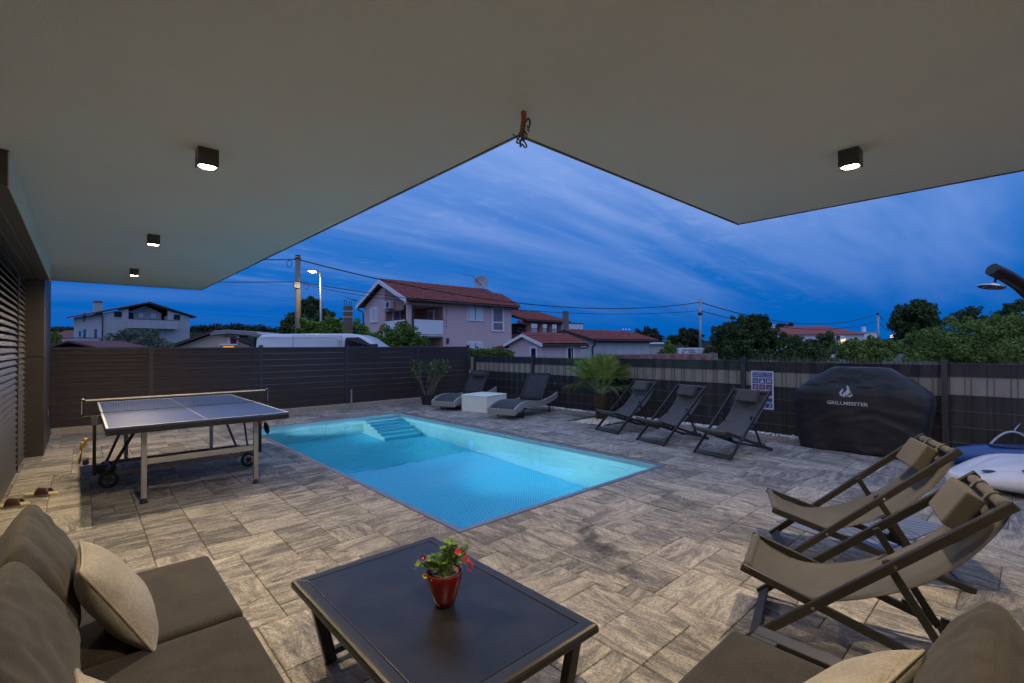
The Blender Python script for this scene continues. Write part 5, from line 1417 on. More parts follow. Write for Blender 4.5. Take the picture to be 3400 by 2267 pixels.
def build_shower():
    t = thing('solar_shower', (0, 0, 0), 'dark curved outdoor shower tube with a round chrome head at the right edge', 'shower')
    d0 = 4.25
    tip = at(3150 + 745 / 5.228, 800 + 487 / 5.228, d0)
    mid = at(3150 + 1060 / 5.228, 800 + 640 / 5.228, d0 + .0); low = at(3150 + 1350 / 5.228, 800 + 860 / 5.228, d0 + .02)
    rt = np.array([RT[0], RT[1], 0.]); 
    base = low + rt * .42
    pts = spline([tip, mid, low, low + rt * .20 + np.array([0, 0, -.25]), np.array([base[0], base[1], 1.0]), np.array([base[0] + .02, base[1], .06])], 8)
    tube = mat('shower_tube', (.035, .022, .018), .3, .3, var=.1)
    t.location = (base[0] + .02, base[1], 0)
    L = [p - np.array(t.location) for p in pts]
    MB().tube(L, [.055] * 1 + [.057] * (len(L) - 1), 20).build('tube', tube, t, smooth=False, angle=60).data.polygons.foreach_set('use_smooth', [True] * (20 * (len(L) - 1)) + [False, False])
    MB().tube([(0, 0, 0), (0, 0, .03), (0, 0, .06)], [.15, .15, .08], 24).build('foot', tube, t)
    hd = at(3150 + 745 / 5.228, 800 + 795 / 5.228, d0) - np.array(t.location); jn = at(3150 + 815 / 5.228, 800 + 680 / 5.228, d0) - np.array(t.location)
    ch = mat('chrome', (.55, .55, .56), .12, 1., var=.05)
    ax = np.array([0, 0, -1.]) + rt * -.22; ax /= np.linalg.norm(ax)
    k = MB().tube([jn - ax * .03, lerp(jn, hd, .35), lerp(jn, hd, .45), hd - ax * .012], [.010, .011, .018, .016], 12).build('neck', ch, t, smooth=True)
    MB().tube([hd - ax * .014, hd - ax * .008, hd + ax * .004, hd + ax * .006], [.03, .092, .095, .088], 32).build('shower_head', ch, t)
    nz = MB()
    u = np.cross(ax, (0, 1, 0)); u /= np.linalg.norm(u); v = np.cross(ax, u)
    for r, n in ((.02, 6), (.045, 12), (.07, 18)):
        for j in range(n):
            a = 2 * math.pi * j / n; c = hd + ax * .006 + (u * math.cos(a) + v * math.sin(a)) * r; nz.tube([c, c + ax * .004], .004, 6)
    nz.build('nozzles', mat('rubber_nozzle', (.08, .08, .08), .6), t)
build_shower()

def build_cable():
    x, y = 1.612, 1.682
    t = thing('hanging_conduit', (x, y, HC), 'orange conduit with tied up cable loops hanging from the soffit corner', 'cable conduit')
    org = mat('orange_conduit', (.30, .085, .03), .55, var=.15); cab = mat('brown_grey_cable', (.10, .075, .05), .55); dk = mat('dark_cable_tie', (.05, .035, .02), .5)
    rt = np.array([RT[0], RT[1], 0.]); Z = np.array([0, 0, 1.])
    q = lambda a, b: rt * a * .68 + Z * b * .63          # metres right and up seen from the sofa
    n = 60
    pts = spline([q(0, 0), q(.002, -.06), q(-.004, -.115), q(-.012, -.20)], n // 3)
    MB().tube(pts, [.0125 + .0013 * (k % 2) for k in range(len(pts))], 12).build('conduit', org, t)
    fw = np.array([FW[0], FW[1], 0.]) * -.016
    MB().tube([p + fw for p in spline([q(.028, -.16), q(.046, -.10), q(.034, -.066), q(.012, -.10), q(-.004, -.17), q(-.018, -.23)], 6)], .0045, 8).build('cable_loop', cab, t, smooth=True)
    MB().tube([p + fw * .3 for p in spline([q(-.012, -.155), q(-.03, -.17), q(-.03, -.2), q(-.045, -.225), q(-.05, -.245), q(-.035, -.25), q(-.02, -.225), q(-.018, -.235)], 6)], .004, 8).build('cable_loop', cab, t, smooth=True)
    MB().tube([p + fw for p in spline([q(.006, -.16), q(.022, -.19), q(.016, -.22), q(-.016, -.235), q(-.026, -.275), q(-.022, -.285), q(-.012, -.265), q(.006, -.29), q(.020, -.285), q(.014, -.262), q(-.006, -.235)], 6)], .004, 8).build('cable_loop', cab, t, smooth=True)
    MB().tube([q(-.078, -.175), q(-.05, -.205), q(-.03, -.225)], [.003, .004, .003], 6).build('tie_end', dk, t)
    MB().tube([q(-.022, -.232) + fw * 1.6, q(.008, -.236) + fw * 1.6], .009, 8).build('cable_tie', dk, t)
    MB().beam(q(.024, -.12) + fw, q(.040, -.172) + fw, .012, .004).build('tape_end', dk, t)
build_cable()

# ================================================================== HOUSES AND STREET BEYOND THE FENCES
TILE = mat('terracotta_tile', (.20, .038, .032), .75, color2=(.28, .066, .05), vscale=2.5, island=.18)
WHITE = mat('white_frame_paint', (.72, .72, .74), .5, var=.04)
PINK = mat('mauve_render', (.60, .43, .43), .9, var=.05, vscale=2, bump=.1)
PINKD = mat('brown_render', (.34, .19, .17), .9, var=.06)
GREY = mat('grey_render', (.38, .385, .40), .9, var=.10, vscale=1.2)
GUT = mat('dark_gutter', (.05, .035, .032), .5)
GLASS = mat('window_glass', (.012, .013, .017), .12, spec=.3)
CURT = mat('grey_blind_behind_glass', (.20, .17, .21), .3, spec=.6)
def local(fr, x, y, z): p = fr.o + fr.X * x + fr.Y * y; return (p[0], p[1], z)
class House:
    """everything in a frame: x along the front, y to the back"""
    def __init__(s, fr, name, label, cat, z=0.):
        s.fr = fr; s.t = thing(name, (fr.o[0], fr.o[1], z), label, cat, rot=fr.a); s.z = z
    def box(s, name, m, *b, parent=None, bevel=0.):
        x0, x1, y0, y1, z0, z1 = b
        return MB().box(x0, x1, y0, y1, z0 - s.z, z1 - s.z).build(name, m, parent or s.t, bevel=bevel)
    def gable_wall(s, name, m, x0, x1, y0, y1, z0, ze, zp, yp=None):
        yp = (y0 + y1) / 2 if yp is None else yp
        poly = [(y0, z0 - s.z), (y1, z0 - s.z), (y1, ze - s.z), (yp, zp - s.z), (y0, ze - s.z)]
        return MB().prism(poly, lambda a, b: (x0, a, b), lambda a, b: (x1, a, b)).build(name, m, s.t, fix=True)
    def window(s, face, a0, a1, z0, z1, frame=.1, shutter=False, sill=True, at_=0., mull=1, glass=None, border=WHITE):
        """face 'f' looks along -y at y=at_, 's' looks along -x at x=at_"""
        def bx(mb, a, b, d0, d1, c, d):
            if face == 'f': mb.box(a, b, at_ + d0, at_ + d1, c - s.z, d - s.z)
            else: mb.box(at_ + d0, at_ + d1, a, b, c - s.z, d - s.z)
        fm = MB(); f = frame
        bx(fm, a0, a1, -.03, .05, z1 - f, z1); bx(fm, a0, a1, -.03, .05, z0, z0 + f)
        bx(fm, a0, a0 + f, -.03, .05, z0 + f, z1 - f); bx(fm, a1 - f, a1, -.03, .05, z0 + f, z1 - f)
        w = fm.build('window', border, s.t)
        i0, i1, k0, k1 = a0 + f, a1 - f, z0 + f, z1 - f
        g = MB(); bx(g, i0, i1, -.012, -.004, k0, k1); g.build('pane', glass or GLASS, w)
        if shutter:
            n = max(5, int((k1 - k0) / .075)); sh = MB()
            hw = (i1 - i0) / mull
            for q in range(mull):
                b0, b1 = i0 + q * hw + .045, i0 + (q + 1) * hw - .045
                bx(sh, b0, b0 + .05, -.05, -.02, k0, k1); bx(sh, b1 - .05, b1, -.05, -.02, k0, k1)
                for k in range(n):
                    c = lerp(k0, k1, (k + .5) / n); bx(sh, b0 + .05, b1 - .05, -.045, -.02, c - .025, c + .012)
                bx(sh, b0 + .05, b1 - .05, -.019, -.014, k0, k1)
            sh.build('shutter', WHITE, w)
        elif mull > 1 or mull == -1:
            q = MB()
            if mull == -1: c = lerp(k0, k1, .37); bx(q, i0, i1, -.03, -.0125, c - .05, c + .05)
            else:
                for k in range(1, mull): c = lerp(i0, i1, k / mull); bx(q, c - .03, c + .03, -.03, -.0125, k0, k1)
            q.build('window_bar', border, w)
        if sill:
            q = MB(); bx(q, a0 - .04, a1 + .04, -.09, -.031, z0 + f * .2, z0 + f * .8); q.build('sill', WHITE if frame else GREY, w)
        return w
    def tiles(s, name, x0, x1, ya, za, yb, zb, pitch=.21, course=.34, parent=None):
        """roman tiles from the eave (ya, za) up to the ridge (yb, zb): each tile a curved barrel, lapped course by course"""
        L = math.hypot(yb - ya, zb - za); uy, uz = (yb - ya) / L, (zb - za) / L; ny, nz = -uz, uy
        if nz < 0: ny, nz = -ny, -nz
        mb = MB(); nc = int(L / course); n = int((x1 - x0) / pitch); rng = random.Random(n)
        prof = [(-.5, .0), (-.44, .022), (-.27, .058), (0, .072), (.27, .058), (.44, .022), (.5, .0)]
        for c in range(nc):
            for k in range(n):
                cx = lerp(x0, x1, (k + .5) / n) + rng.uniform(-.006, .006); lf = rng.uniform(-.006, .006)
                vs = []
                for d, lift in ((c * L / nc - .04, .035), ((c + 1) * L / nc + .03, .0)):
                    for px, pz in prof:
                        h = pz + lift + lf; vs.append((cx + px * pitch * 1.03, ya + uy * d + ny * h, za + uz * d + nz * h - s.z))
                np_ = len(prof)
                mb.add(vs, [(i, i + 1, np_ + i + 1, np_ + i) for i in range(np_ - 1)])
        o = mb.build(name, TILE, parent or s.t, smooth=False); stuff(o); return o
    def gable_roof(s, x0, x1, y0, y1, ze, zp, th=.12, yp=None, board=WHITE, tiles=True, ridge=True):
        yp = (y0 + y1) / 2 if yp is None else yp
        z = s.z
        mb = MB().prism([(y0, ze - z), (yp, zp - z), (y1, ze - z), (y1, ze - th - z), (yp, zp - th - z), (y0, ze - th - z)], lambda a, b: (x0, a, b), lambda a, b: (x1, a, b))
        rf = mb.build('roof', TILE if not tiles else GUT, s.t, fix=True)
        if tiles:
            s.tiles('roof_tiles', x0 + .03, x1, y0, ze + .005, yp, zp + .005, parent=rf)
        if ridge: MB().tube([(x, yp, zp + .03 - z + .012 * (int(x * 2.5) % 2)) for x in np.arange(x0, x1 + .01, .2)], .11, 8, flat=(1, .8)).build('ridge_tiles', TILE, rf)
        return rf
    def bargeboard(s, x0, x1, y0, y1, ze, zp, h=.26, m=WHITE, yp=None):
        yp = (y0 + y1) / 2 if yp is None else yp; z = s.z
        for a, b in ((y0, yp), (y1, yp)):
            MB().prism([(a, ze - z), (b, zp - z), (b, zp - h - z), (a, ze - h - z)], lambda p, q: (x0, p, q), lambda p, q: (x1, p, q)).build('bargeboard', m, s.t, fix=True)

# ---- mauve house
def build_mauve():
    c = at(*zr(1150, 880, 3.36)(690, 640), 33.)
    fr = Frame((c[0], c[1]), 0.)
    gz = ground_z(c[0], c[1]) - .3
    H = House(fr, 'mauve_house', 'two storey mauve house with terracotta roof, corner loggia and white panels', 'house', gz)
    x1, x2, dpt, ze, zp = 9.63, 11.15, 6.9, 4.72, 6.38
    lx, ly = 2.92, 3.42       # loggia
    H.box('wall', PINK, lx, x1, 0, dpt, gz, ze - .05); H.box('wall', PINK, .0, lx - .002, ly, dpt, gz, ze - .05)
    H.box('wall', PINK, x1 + .002, x2, 1.6, dpt, gz, ze + .1)
    H.box('floor_slab', PINK, .0, lx - .002, 0, ly - .002, 2.2, 2.36); H.box('loggia_ceiling', PINK, .0, lx - .002, 0, ly - .002, ze - .25, ze - .06)
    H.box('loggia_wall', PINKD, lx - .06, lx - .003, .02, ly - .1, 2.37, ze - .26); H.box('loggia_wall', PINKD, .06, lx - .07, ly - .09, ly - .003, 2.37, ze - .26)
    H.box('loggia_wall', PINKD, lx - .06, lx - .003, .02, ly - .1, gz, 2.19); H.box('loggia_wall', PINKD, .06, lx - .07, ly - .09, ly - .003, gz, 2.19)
    H.gable_wall('gable', PINK, .0, .16, 0., dpt, ze - .049, ze - .03, zp - .16)
    # cut look of the loggia under the gable: flat brown sheet stands in for the shaded recess
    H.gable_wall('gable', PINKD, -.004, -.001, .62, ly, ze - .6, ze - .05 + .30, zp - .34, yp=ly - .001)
    H.box('post', PINK, -.02, .26, -.02, .26, 2.36, ze - .06); H.box('post', PINK, -.02, .26, -.02, .26, gz, 2.19)
    # balcony panels
    pan = mat('balcony_panel', (.72, .74, .77), .35, var=.03)
    H.box('balcony_panel', pan, .40, lx - .06, -.06, -.02, 2.40, 3.44); H.box('balcony_panel', pan, -.06, -.02, .40, ly - .1, 2.40, 3.42)
    H.box('hand_rail', GUT, .28, lx - .02, -.07, -.01, 3.445, 3.49); H.box('hand_rail', GUT, -.07, -.01, .28, ly - .05, 3.425, 3.47)
    H.box('panel_rail', WHITE, .3, lx - .05, -.07, -.01, 2.28, 2.33)
    for y in (.1,): pass
    d = H.box('balcony_door', WHITE, .55, 1.25, ly - .14, ly - .091, 2.37, 4.3); H.box('door_pane', CURT, .66, 1.14, ly - .146, ly - .1405, 2.5, 4.2, parent=d)
    d = H.box('balcony_door', WHITE, lx - .12, lx - .061, 1.1, 1.9, 2.37, 4.3); H.box('door_pane', CURT, lx - .126, lx - .1205, 1.2, 1.8, 2.5, 4.2, parent=d)
    ac = H.box('air_conditioner', mat('ac_white', (.45, .45, .47), .5), -.42, -.05, 1.9, 2.75, 4.28, 4.85, bevel=.03)
    MB().tube([(-.425, 2.2, 4.56 - gz), (-.43, 2.2, 4.56 - gz)], .22, 20).build('fan_grille', GUT, ac)
    H.window('f', 5.10, 6.62, 3.48, 4.68, .12, True, True, 0., 2)
    H.window('f', 7.56, 8.84, 2.70, 4.68, .14, False, True, 0., -1, CURT)
    H.window('f', 5.10, 6.62, .75, 1.92, .12, True, True, 0., 2)
    H.window('s', 4.57, 5.80, 3.38, 4.60, .14, True, True, 0., 2)
    H.window('f', x1 + .06, x1 + .35, 2.9, 4.55, .08, False, False, 1.6, 1)
    wl = H.box('wall_lamp', GUT, 3.15, 3.32, -.16, -.002, 1.75, 2.15, bevel=.03)
    H.box('down_pipe', GUT, .30, .40, -.12, -.03, gz, ze - .3, bevel=.03)
    MB().tube([(3.2, -.02, 4.6 - gz), (3.2, -.02, 4.1 - gz), (3.16, -.02, 3.3 - gz), (3.17, -.02, 2.85 - gz)], .012, 6).build('loose_cable', GUT, H.t)
    H.gable_roof(-.45, x1 + .35, -.5, dpt + .5, ze + .08, zp + .12)
    H.bargeboard(-.52, -.455, -.52, dpt + .52, ze + .10, zp + .14, .30)
    H.tiles('roof_tiles', x1 + .36, x2 + .45, 1.05, ze + .36, dpt / 2, zp - .1)
    MB().prism([(1.1, ze + .2 - gz), (dpt / 2, zp - .2 - gz), (dpt, ze + .2 - gz), (dpt, ze + .0 - gz), (1.1, ze + .0 - gz)], lambda a, b: (x1 + .351, a, b), lambda a, b: (x2 + .4, a, b)).build('roof_wing', GUT, H.t, fix=True)
    MB().tube([(-.3, -.56, ze + .0 - gz), (x1 + .3, -.56, ze + .0 - gz)], .075, 10).build('gutter', GUT, H.t)
    MB().tube([(x1 + .4, 1.0, ze + .26 - gz), (x2 + .45, 1.0, ze + .26 - gz)], .075, 10).build('gutter', GUT, H.t)
    MB().tube(spline([(-.25, dpt + .5, ze - .05 - gz), (-.25, dpt + .45, ze - .25 - gz), (-.1, dpt + .05, ze - .45 - gz), (-.06, dpt + .03, ze - 1.5 - gz)], 5), .05, 8).build('down_pipe', GUT, H.t)
    # satellite dish with its mast
    t = thing('satellite_dish', local(fr, 9.15, dpt / 2 - .1, zp + .2), 'grey satellite dish with a long feed arm on the mauve house ridge', 'satellite dish')
    dm = mat('dish_grey', (.30, .31, .33), .5)
    n = np.array([-.55, -.82, .16]); n /= np.linalg.norm(n); u = np.cross(n, (0, 0, 1)); u /= np.linalg.norm(u); v = np.cross(u, n); cc = np.array([0, 0, .62])
    MB().grid(lambda a, b: tuple(cc + (u * math.cos(2 * math.pi * a) + v * math.sin(2 * math.pi * a)) * .60 * b - n * .12 * (1 - b * b)), 28, 6).build('reflector', dm, t, smooth=True, solid=.015)
    MB().tube([(0, 0, -.1), (0, 0, .5)], .03, 8).build('mast', dm, t)
    MB().tube([cc - v * .3, cc + np.array([-.6, .4, .52]), cc + np.array([-1.35, .95, .60])], .022, 6).build('feed_arm', GUT, t)
build_mauve()

# ---- mauve annex with two windows
def build_annex():
    b = zr(1700, 1020, 4.704)
    c = at(*b(470, 640), 26.); fr = Frame((c[0], c[1]), 0.); gz = ground_z(*c[:2]) - .25
    H = House(fr, 'mauve_annex', 'small single storey mauve annex with two white framed windows behind the striped fence', 'annex', gz)
    dp, ze, zp = 1.36 * 2, 1.60, 2.12
    H.box('wall', PINK, 0, 3.3, 0, dp, gz, ze - .02)
    H.gable_wall('gable', PINK, 0, .15, 0, dp, ze - .019, ze - .01, zp - .1)
    H.window('f', 2.0, 2.68, .45, 1.49, .11, False, False, 0, 1); H.window('s', .36, .95, .45, 1.49, .11, False, False, 0, 1)
    tilt = MB().prism([(2.42, .6 - gz), (2.47, .6 - gz), (2.40, 1.36 - gz), (2.36, 1.36 - gz)], lambda x, z: (x, -.034, z), lambda x, z: (x, -.026, z)).build('tilted_sash', WHITE, H.t)
    H.gable_roof(-.22, 3.75, -.22, dp + .2, ze + .01, zp + .06, .08, board=WHITE)
    H.bargeboard(-.27, -.222, -.24, dp + .22, ze + .03, zp + .08, .17)
    MB().tube([(-.2, -.26, ze - .06 - gz), (3.72, -.26, ze - .06 - gz)], .05, 8).build('gutter', GUT, H.t)
    MB().tube(spline([(3.66, -.24, ze - .08 - gz), (3.66, -.22, ze - .2 - gz), (3.35, -.04, ze - .24 - gz), (3.28, -.03, ze - .25 - gz)], 4), .04, 8).build('down_pipe', GUT, H.t)
    H.box('lean_to_wall', PINKD, .3, 1.5, dp + .01, dp + 1.2, gz, 1.25)
    MB().prism([(dp + .005, 1.62 - gz), (dp + 1.5, 1.44 - gz), (dp + 1.5, 1.38 - gz), (dp + .005, 1.50 - gz)], lambda a, q: (-.1, a, q), lambda a, q: (1.7, a, q)).build('lean_to_roof', TILE, H.t, fix=True)
build_annex()

# ---- pale barn with the big low roof
def build_barn():
    b = zr(1700, 1020, 4.704)
    c = at(*b(1255, 600), 38.); fr = Frame((c[0], c[1]), 0.); gz = ground_z(*c[:2]) - .2
    H = House(fr, 'pale_barn', 'low pale rendered barn with a wide terracotta roof beyond the palm', 'barn', gz)
    pale = mat('pale_barn_render', (.52, .52, .53), .95, var=.16, vscale=.9, bump=.15)
    wood = mat('dark_barn_wood', (.045, .028, .022), .7)
    dp, ze, zp, xr = 5.1, 2.02, 2.80, 8.4
    H.box('wall', pale, 0, xr, 0, dp, gz, ze - .05); H.gable_wall('gable', pale, 0, .2, 0, dp, ze - .049, ze - .02, zp - .12)
    H.gable_roof(-.5, xr + .75, -.5, dp + .5, ze + .0, zp + .05, .12)
    H.bargeboard(-.56, -.505, -.55, dp + .55, ze + .05, zp + .1, .22, wood)
    # hipped far end
    MB().add([(xr + .76, -.5, ze - gz), (xr + .76, dp / 2, zp + .05 - gz), (xr + .9, dp / 2, ze - gz)], [(0, 1, 2)]).build('hip', TILE, H.t)
    MB().tube([(-.4, -.56, ze - .06 - gz), (xr + .7, -.56, ze - .06 - gz)], .07, 8).build('gutter', GUT, H.t)
    MB().tube(spline([(-.2, -.5, ze - .1 - gz), (-.2, -.45, ze - .35 - gz), (-.12, -.12, ze - .6 - gz), (-.1, -.1, ze - 1.0 - gz), (-.1, -.1, -gz * .2)], 5), .07, 8).build('down_pipe', GUT, H.t)
    q = MB()
    for k in range(14): x = .2 + k * .6; q.box(x, x + .1, -.46, -.002, ze - .22 - gz, ze - .125 - gz)
    q.build('rafter_ends', wood, H.t)
build_barn()

# ---- house with columned porch between
def build_porch():
    b = zr(1700, 1020, 4.704)
    c = at(*b(255, 300), 44.); fr = Frame((c[0], c[1]), 0.); gz = ground_z(*c[:2]) - .2
    H = House(fr, 'porch_house', 'terracotta roofed upper porch on round columns between the mauve house and the barn', 'house', gz)
    red = mat('rose_render', (.32, .15, .13), .9, var=.06)
    L = fr.front(b(740, 300))[0]; ze = fr.front(b(500, 262))[1]; zf = fr.front(b(500, 425))[1]
    H.box('deck', red, -1.2, L + .2, -.2, 4.5, gz, zf - .02)
    H.box('back_wall', mat('porch_back_wall', (.17, .085, .075), .9), -1.2, L * .62, 2.6, 4.5, zf - .018, ze + .1)
    for k, u in enumerate((0., .36, .67, 1.)):
        x = L * u; MB().tube([(x, 0, zf - gz), (x, 0, ze - gz)], .26, 14).build('column', red, H.t)
    H.box('beam', red, -1.2, L + .3, -.15, .2, ze + .001, ze + .26)
    H.tiles('roof_tiles', -.9, L + .9, -.7, ze + .27, 4., ze + 1.55, .24, .4)
    MB().prism([(-.7, ze + .27), (4., ze + 1.5), (4., ze + 1.2), (-.7, ze + .14)], lambda a, z: (-.9, a, z - gz), lambda a, z: (L + .9, a, z - gz)).build('roof', GUT, H.t, fix=True)
    MB().tube([(-.9, -.75, ze + .2 - gz), (L + .9, -.75, ze + .2 - gz)], .07, 8).build('gutter', GUT, H.t)
    H.window('f', 1.05, 1.75, zf + .3, ze - .3, .08, False, False, 2.6, 1); H.window('f', 2.0, 2.9, zf + .1, ze - .3, .08, False, False, 2.6, 1)
    q = MB()
    for k in range(36): x = lerp(L * .0, L, k / 35); q.box(x - .012, x + .012, -.03, .0, zf - gz, zf + .55 - gz)
    q.box(0, L, -.03, 0, zf + .551 - gz, zf + .59 - gz); q.build('railing', GUT, H.t)
    rf = MB().prism([(2.2, ze + .27), (4.6, ze + 2.2), (7, ze + .27)], lambda a, z: (-3.4, a, z - gz), lambda a, z: (-.91, a, z - gz)).build('upper_roof', TILE, H.t, fix=True)
    H.box('chimney', GUT, .5, 1.0, 4.3, 4.8, ze + 1.2, ze + 2.05)
    t = thing('satellite_dish', local(fr, 2.0, 3.6, ze + 1.5), 'small pale satellite dish on the porch house roof beside a short chimney', 'satellite dish')
    MB().grid(lambda a, q: (.35 * q * math.cos(6.2832 * a), -.1 * q * q, .35 + .35 * q * math.sin(6.2832 * a)), 20, 4).build('reflector', mat('dish_grey', (.3, .31, .33), .5), t, smooth=True, solid=.02)
    MB().tube([(0, .02, -.4), (0, .02, .3)], .03, 6).build('mast', GUT, t)
build_porch()

def build_flat_house():
    b = zr(1700, 1020, 4.704)
    c = at(*b(590, 430), 62.); fr = Frame((c[0], c[1]), R(-2)); gz = ground_z(*c[:2])
    H = House(fr, 'flat_roof_house', 'white flat roofed building behind the concrete chimney pillar', 'house', gz)
    x1 = fr.front(b(1108, 330))[0]; zt = fr.front(b(1108, 262))[1]
    wh = mat('white_render', (.62, .63, .66), .9, var=.04)
    H.box('wall', wh, -1, x1, 0, 8, gz, zt - .002); H.box('parapet_cap', GUT, -1.05, x1 + .05, -.05, 8.05, zt, zt + .12)
    for k, xx in enumerate((645, 700)):
        x = fr.front(b(xx, 210))[0]; z = fr.front(b(xx, 190), 1.)[1]
        ac = H.box('roof_unit', mat('roof_unit_grey', (.40, .40, .41), .5, .3), x, x + 1.6, 1., 2., zt + .121, z + .0, bevel=.04)
        q = MB()
        for j in range(6): q.box(x + .1 + j * .24, x + .2 + j * .24, .985, .999, zt + .25 - gz, z - .15 - gz)
        q.build('vent_slats', GUT, ac)
build_flat_house()
def build_concrete_pillar():
    b = zr(1700, 1020, 4.704); p0, p1 = at(*b(790, 380), 41.), at(*b(888, 380), 41.)
    w = np.linalg.norm(p1 - p0) / 1.40; c = (p0 + p1) / 2; zt = at(*b(840, 55), 41.)[2]; gz = ground_z(*c[:2])
    o = thing('concrete_chimney', (c[0], c[1], gz), 'tall grey concrete chimney pillar rising behind the pale barn', 'chimney')
    cm = mat('raw_concrete', (.17, .16, .15), .95, var=.15, vscale=2, bump=.2)
    MB().box(-w / 2, w / 2, -w / 2, w / 2, 0, zt - gz - .1).build('shaft', cm, o); MB().box(-w / 2 + .02, w / 2 - .02, -w / 2 + .02, w / 2 - .02, zt - gz - .099, zt - gz).build('cap', cm, o)
build_concrete_pillar()

# ---- grey house far left
def build_grey_house():
    h = zr(150, 950, 3.36)
    c = at(*h(642, 640), 58.); fr = Frame((c[0], c[1]), R(11.2)); gz = ground_z(*c[:2])
    H = House(fr, 'grey_house', 'grey two storey house with a wide shallow gable and concrete balcony', 'house', gz)
    f = lambda x, y: fr.front(h(x, y))
    W = f(1612, 400)[0]; ze = f(640, 290)[1] - .1; zp = f(1140, 195)[1]
    dp = max(6., min(14., fr.side(h(265, 420))[0]))
    r0, r1 = f(930, 300)[0], f(1370, 300)[0]; zb = f(1000, 470)[1]; zr_ = f(1000, 372)[1]
    H.box('wall', GREY, 0, r0, 0, dp, gz, ze); H.box('wall', GREY, r1, W, 0, dp, gz, ze); H.box('wall', GREY, r0 + .002, r1 - .002, 1.3, dp, gz, ze + .2)
    H.box('wall', GREY, r0 + .002, r1 - .002, .0, 1.298, gz, zb - .05)
    xp = (r0 + r1) / 2
    MB().prism([(0, ze), (r0, lerp(ze, zp - .2, r0 / xp)), (r0, ze)], lambda a, z: (a, .002, z - gz), lambda a, z: (a, .2, z - gz)).build('gable', GREY, H.t, fix=True)
    MB().prism([(W, ze), (r1, lerp(ze, zp - .2, (W - r1) / (W - xp))), (r1, ze)], lambda a, z: (a, .002, z - gz), lambda a, z: (a, .2, z - gz)).build('gable', GREY, H.t, fix=True)
    MB().prism([(r0 + .01, ze + .2), (xp, zp - .15), (r1 - .01, ze + .2)], lambda a, z: (a, 1.302, z - gz), lambda a, z: (a, 1.5, z - gz)).build('gable', GREY, H.t, fix=True)
    b0, b1 = f(897, 420)[0], f(1450, 420)[0]
    H.box('balcony', GREY, b0, b1, -1.1, -.95, zb, zr_); H.box('balcony_floor', GREY, b0, b1, -.949, 1.29, zb, zb + .15); H.box('balcony_rail', GUT, b0, b1, -1.13, -.92, zr_ + .002, zr_ + .06)
    # shallow roof, ridge running to the back
    mb = MB().prism([(-.7, ze - .12), (xp, zp + .05), (W + .7, ze - .12), (W + .7, ze + .08), (xp, zp + .25), (-.7, ze + .08)], lambda a, z: (a, -.3, z - gz), lambda a, z: (a, dp + .5, z - gz))
    rf = mb.build('roof', mat('dull_red_roof', (.16, .055, .045), .85, var=.15, vscale=3), H.t, fix=True)
    for a, b in ((-.72, xp), (W + .72, xp)):
        MB().prism([(a, ze - .12), (b, zp + .05), (b, zp + .22), (a, ze + .06)], lambda p, q: (p, -.36, q - gz), lambda p, q: (p, -.305, q - gz)).build('bargeboard', GUT, H.t, fix=True)
    H.box('chimney', GREY, .9, 1.7, dp * .55, dp * .55 + .8, ze + .1, fr.side(h(700, 165), 1.3)[1] + .0); H.box('chimney_cap', mat('brick_red', (.2, .07, .05), .9), .88, 1.72, dp * .55 - .02, dp * .55 + .82, fr.side(h(700, 165), 1.3)[1] + .002, fr.side(h(700, 142), 1.3)[1])
    for xa, ya, xb, yb in ((770, 280, 855, 352), (1435, 315, 1505, 382)):
        (a0, z1), (a1, z0) = f(xa, ya), f(xb, yb); H.window('f', a0, a1, z0, z1, .06, False, True, 0, 2, border=GUT)
    for xa, xb in ((930, 985), (1295, 1355)):
        a0, a1 = fr.front(h(xa, 330), 1.3)[0], fr.front(h(xb, 330), 1.3)[0]; z1 = fr.front(h(xa, 295), 1.3)[1]
        H.window('f', a0, a1, zb + .16, z1, .06, False, False, 1.3, 1, border=GUT)
    for xa, xb in ((1045, 1092), (1183, 1232)):
        a0, a1 = fr.front(h(xa, 330), 1.3)[0], fr.front(h(xb, 330), 1.3)[0]; z1, z0 = fr.front(h(xa, 302), 1.3)[1], fr.front(h(xa, 345), 1.3)[1]
        H.window('f', a0, a1, z0, z1, .18, False, False, 1.3, 1)
    for xa, ya, xb, yb in ((552, 478, 578, 578), (428, 482, 455, 575), (378, 502, 400, 560), (428, 300, 445, 395)):
        (a1, z1), (a0, z0) = fr.side(h(xa, ya)), fr.side(h(xb, yb)); H.window('s', a0, a1, z0, z1, .05, False, False, 0, 1, border=GUT)
    H.box('down_pipe', GUT, -.12, -.002, -.12, -.002, gz, ze - .2)
    z = fr.side(h(500, 580), -1.)[1]
    H.box('side_terrace', GREY, -2.2, -.15, .3, dp + 1.5, gz, z - .002); H.box('terrace_cap', GUT, -2.25, -.15, .25, dp + 1.55, z, z + .07)
build_grey_house()

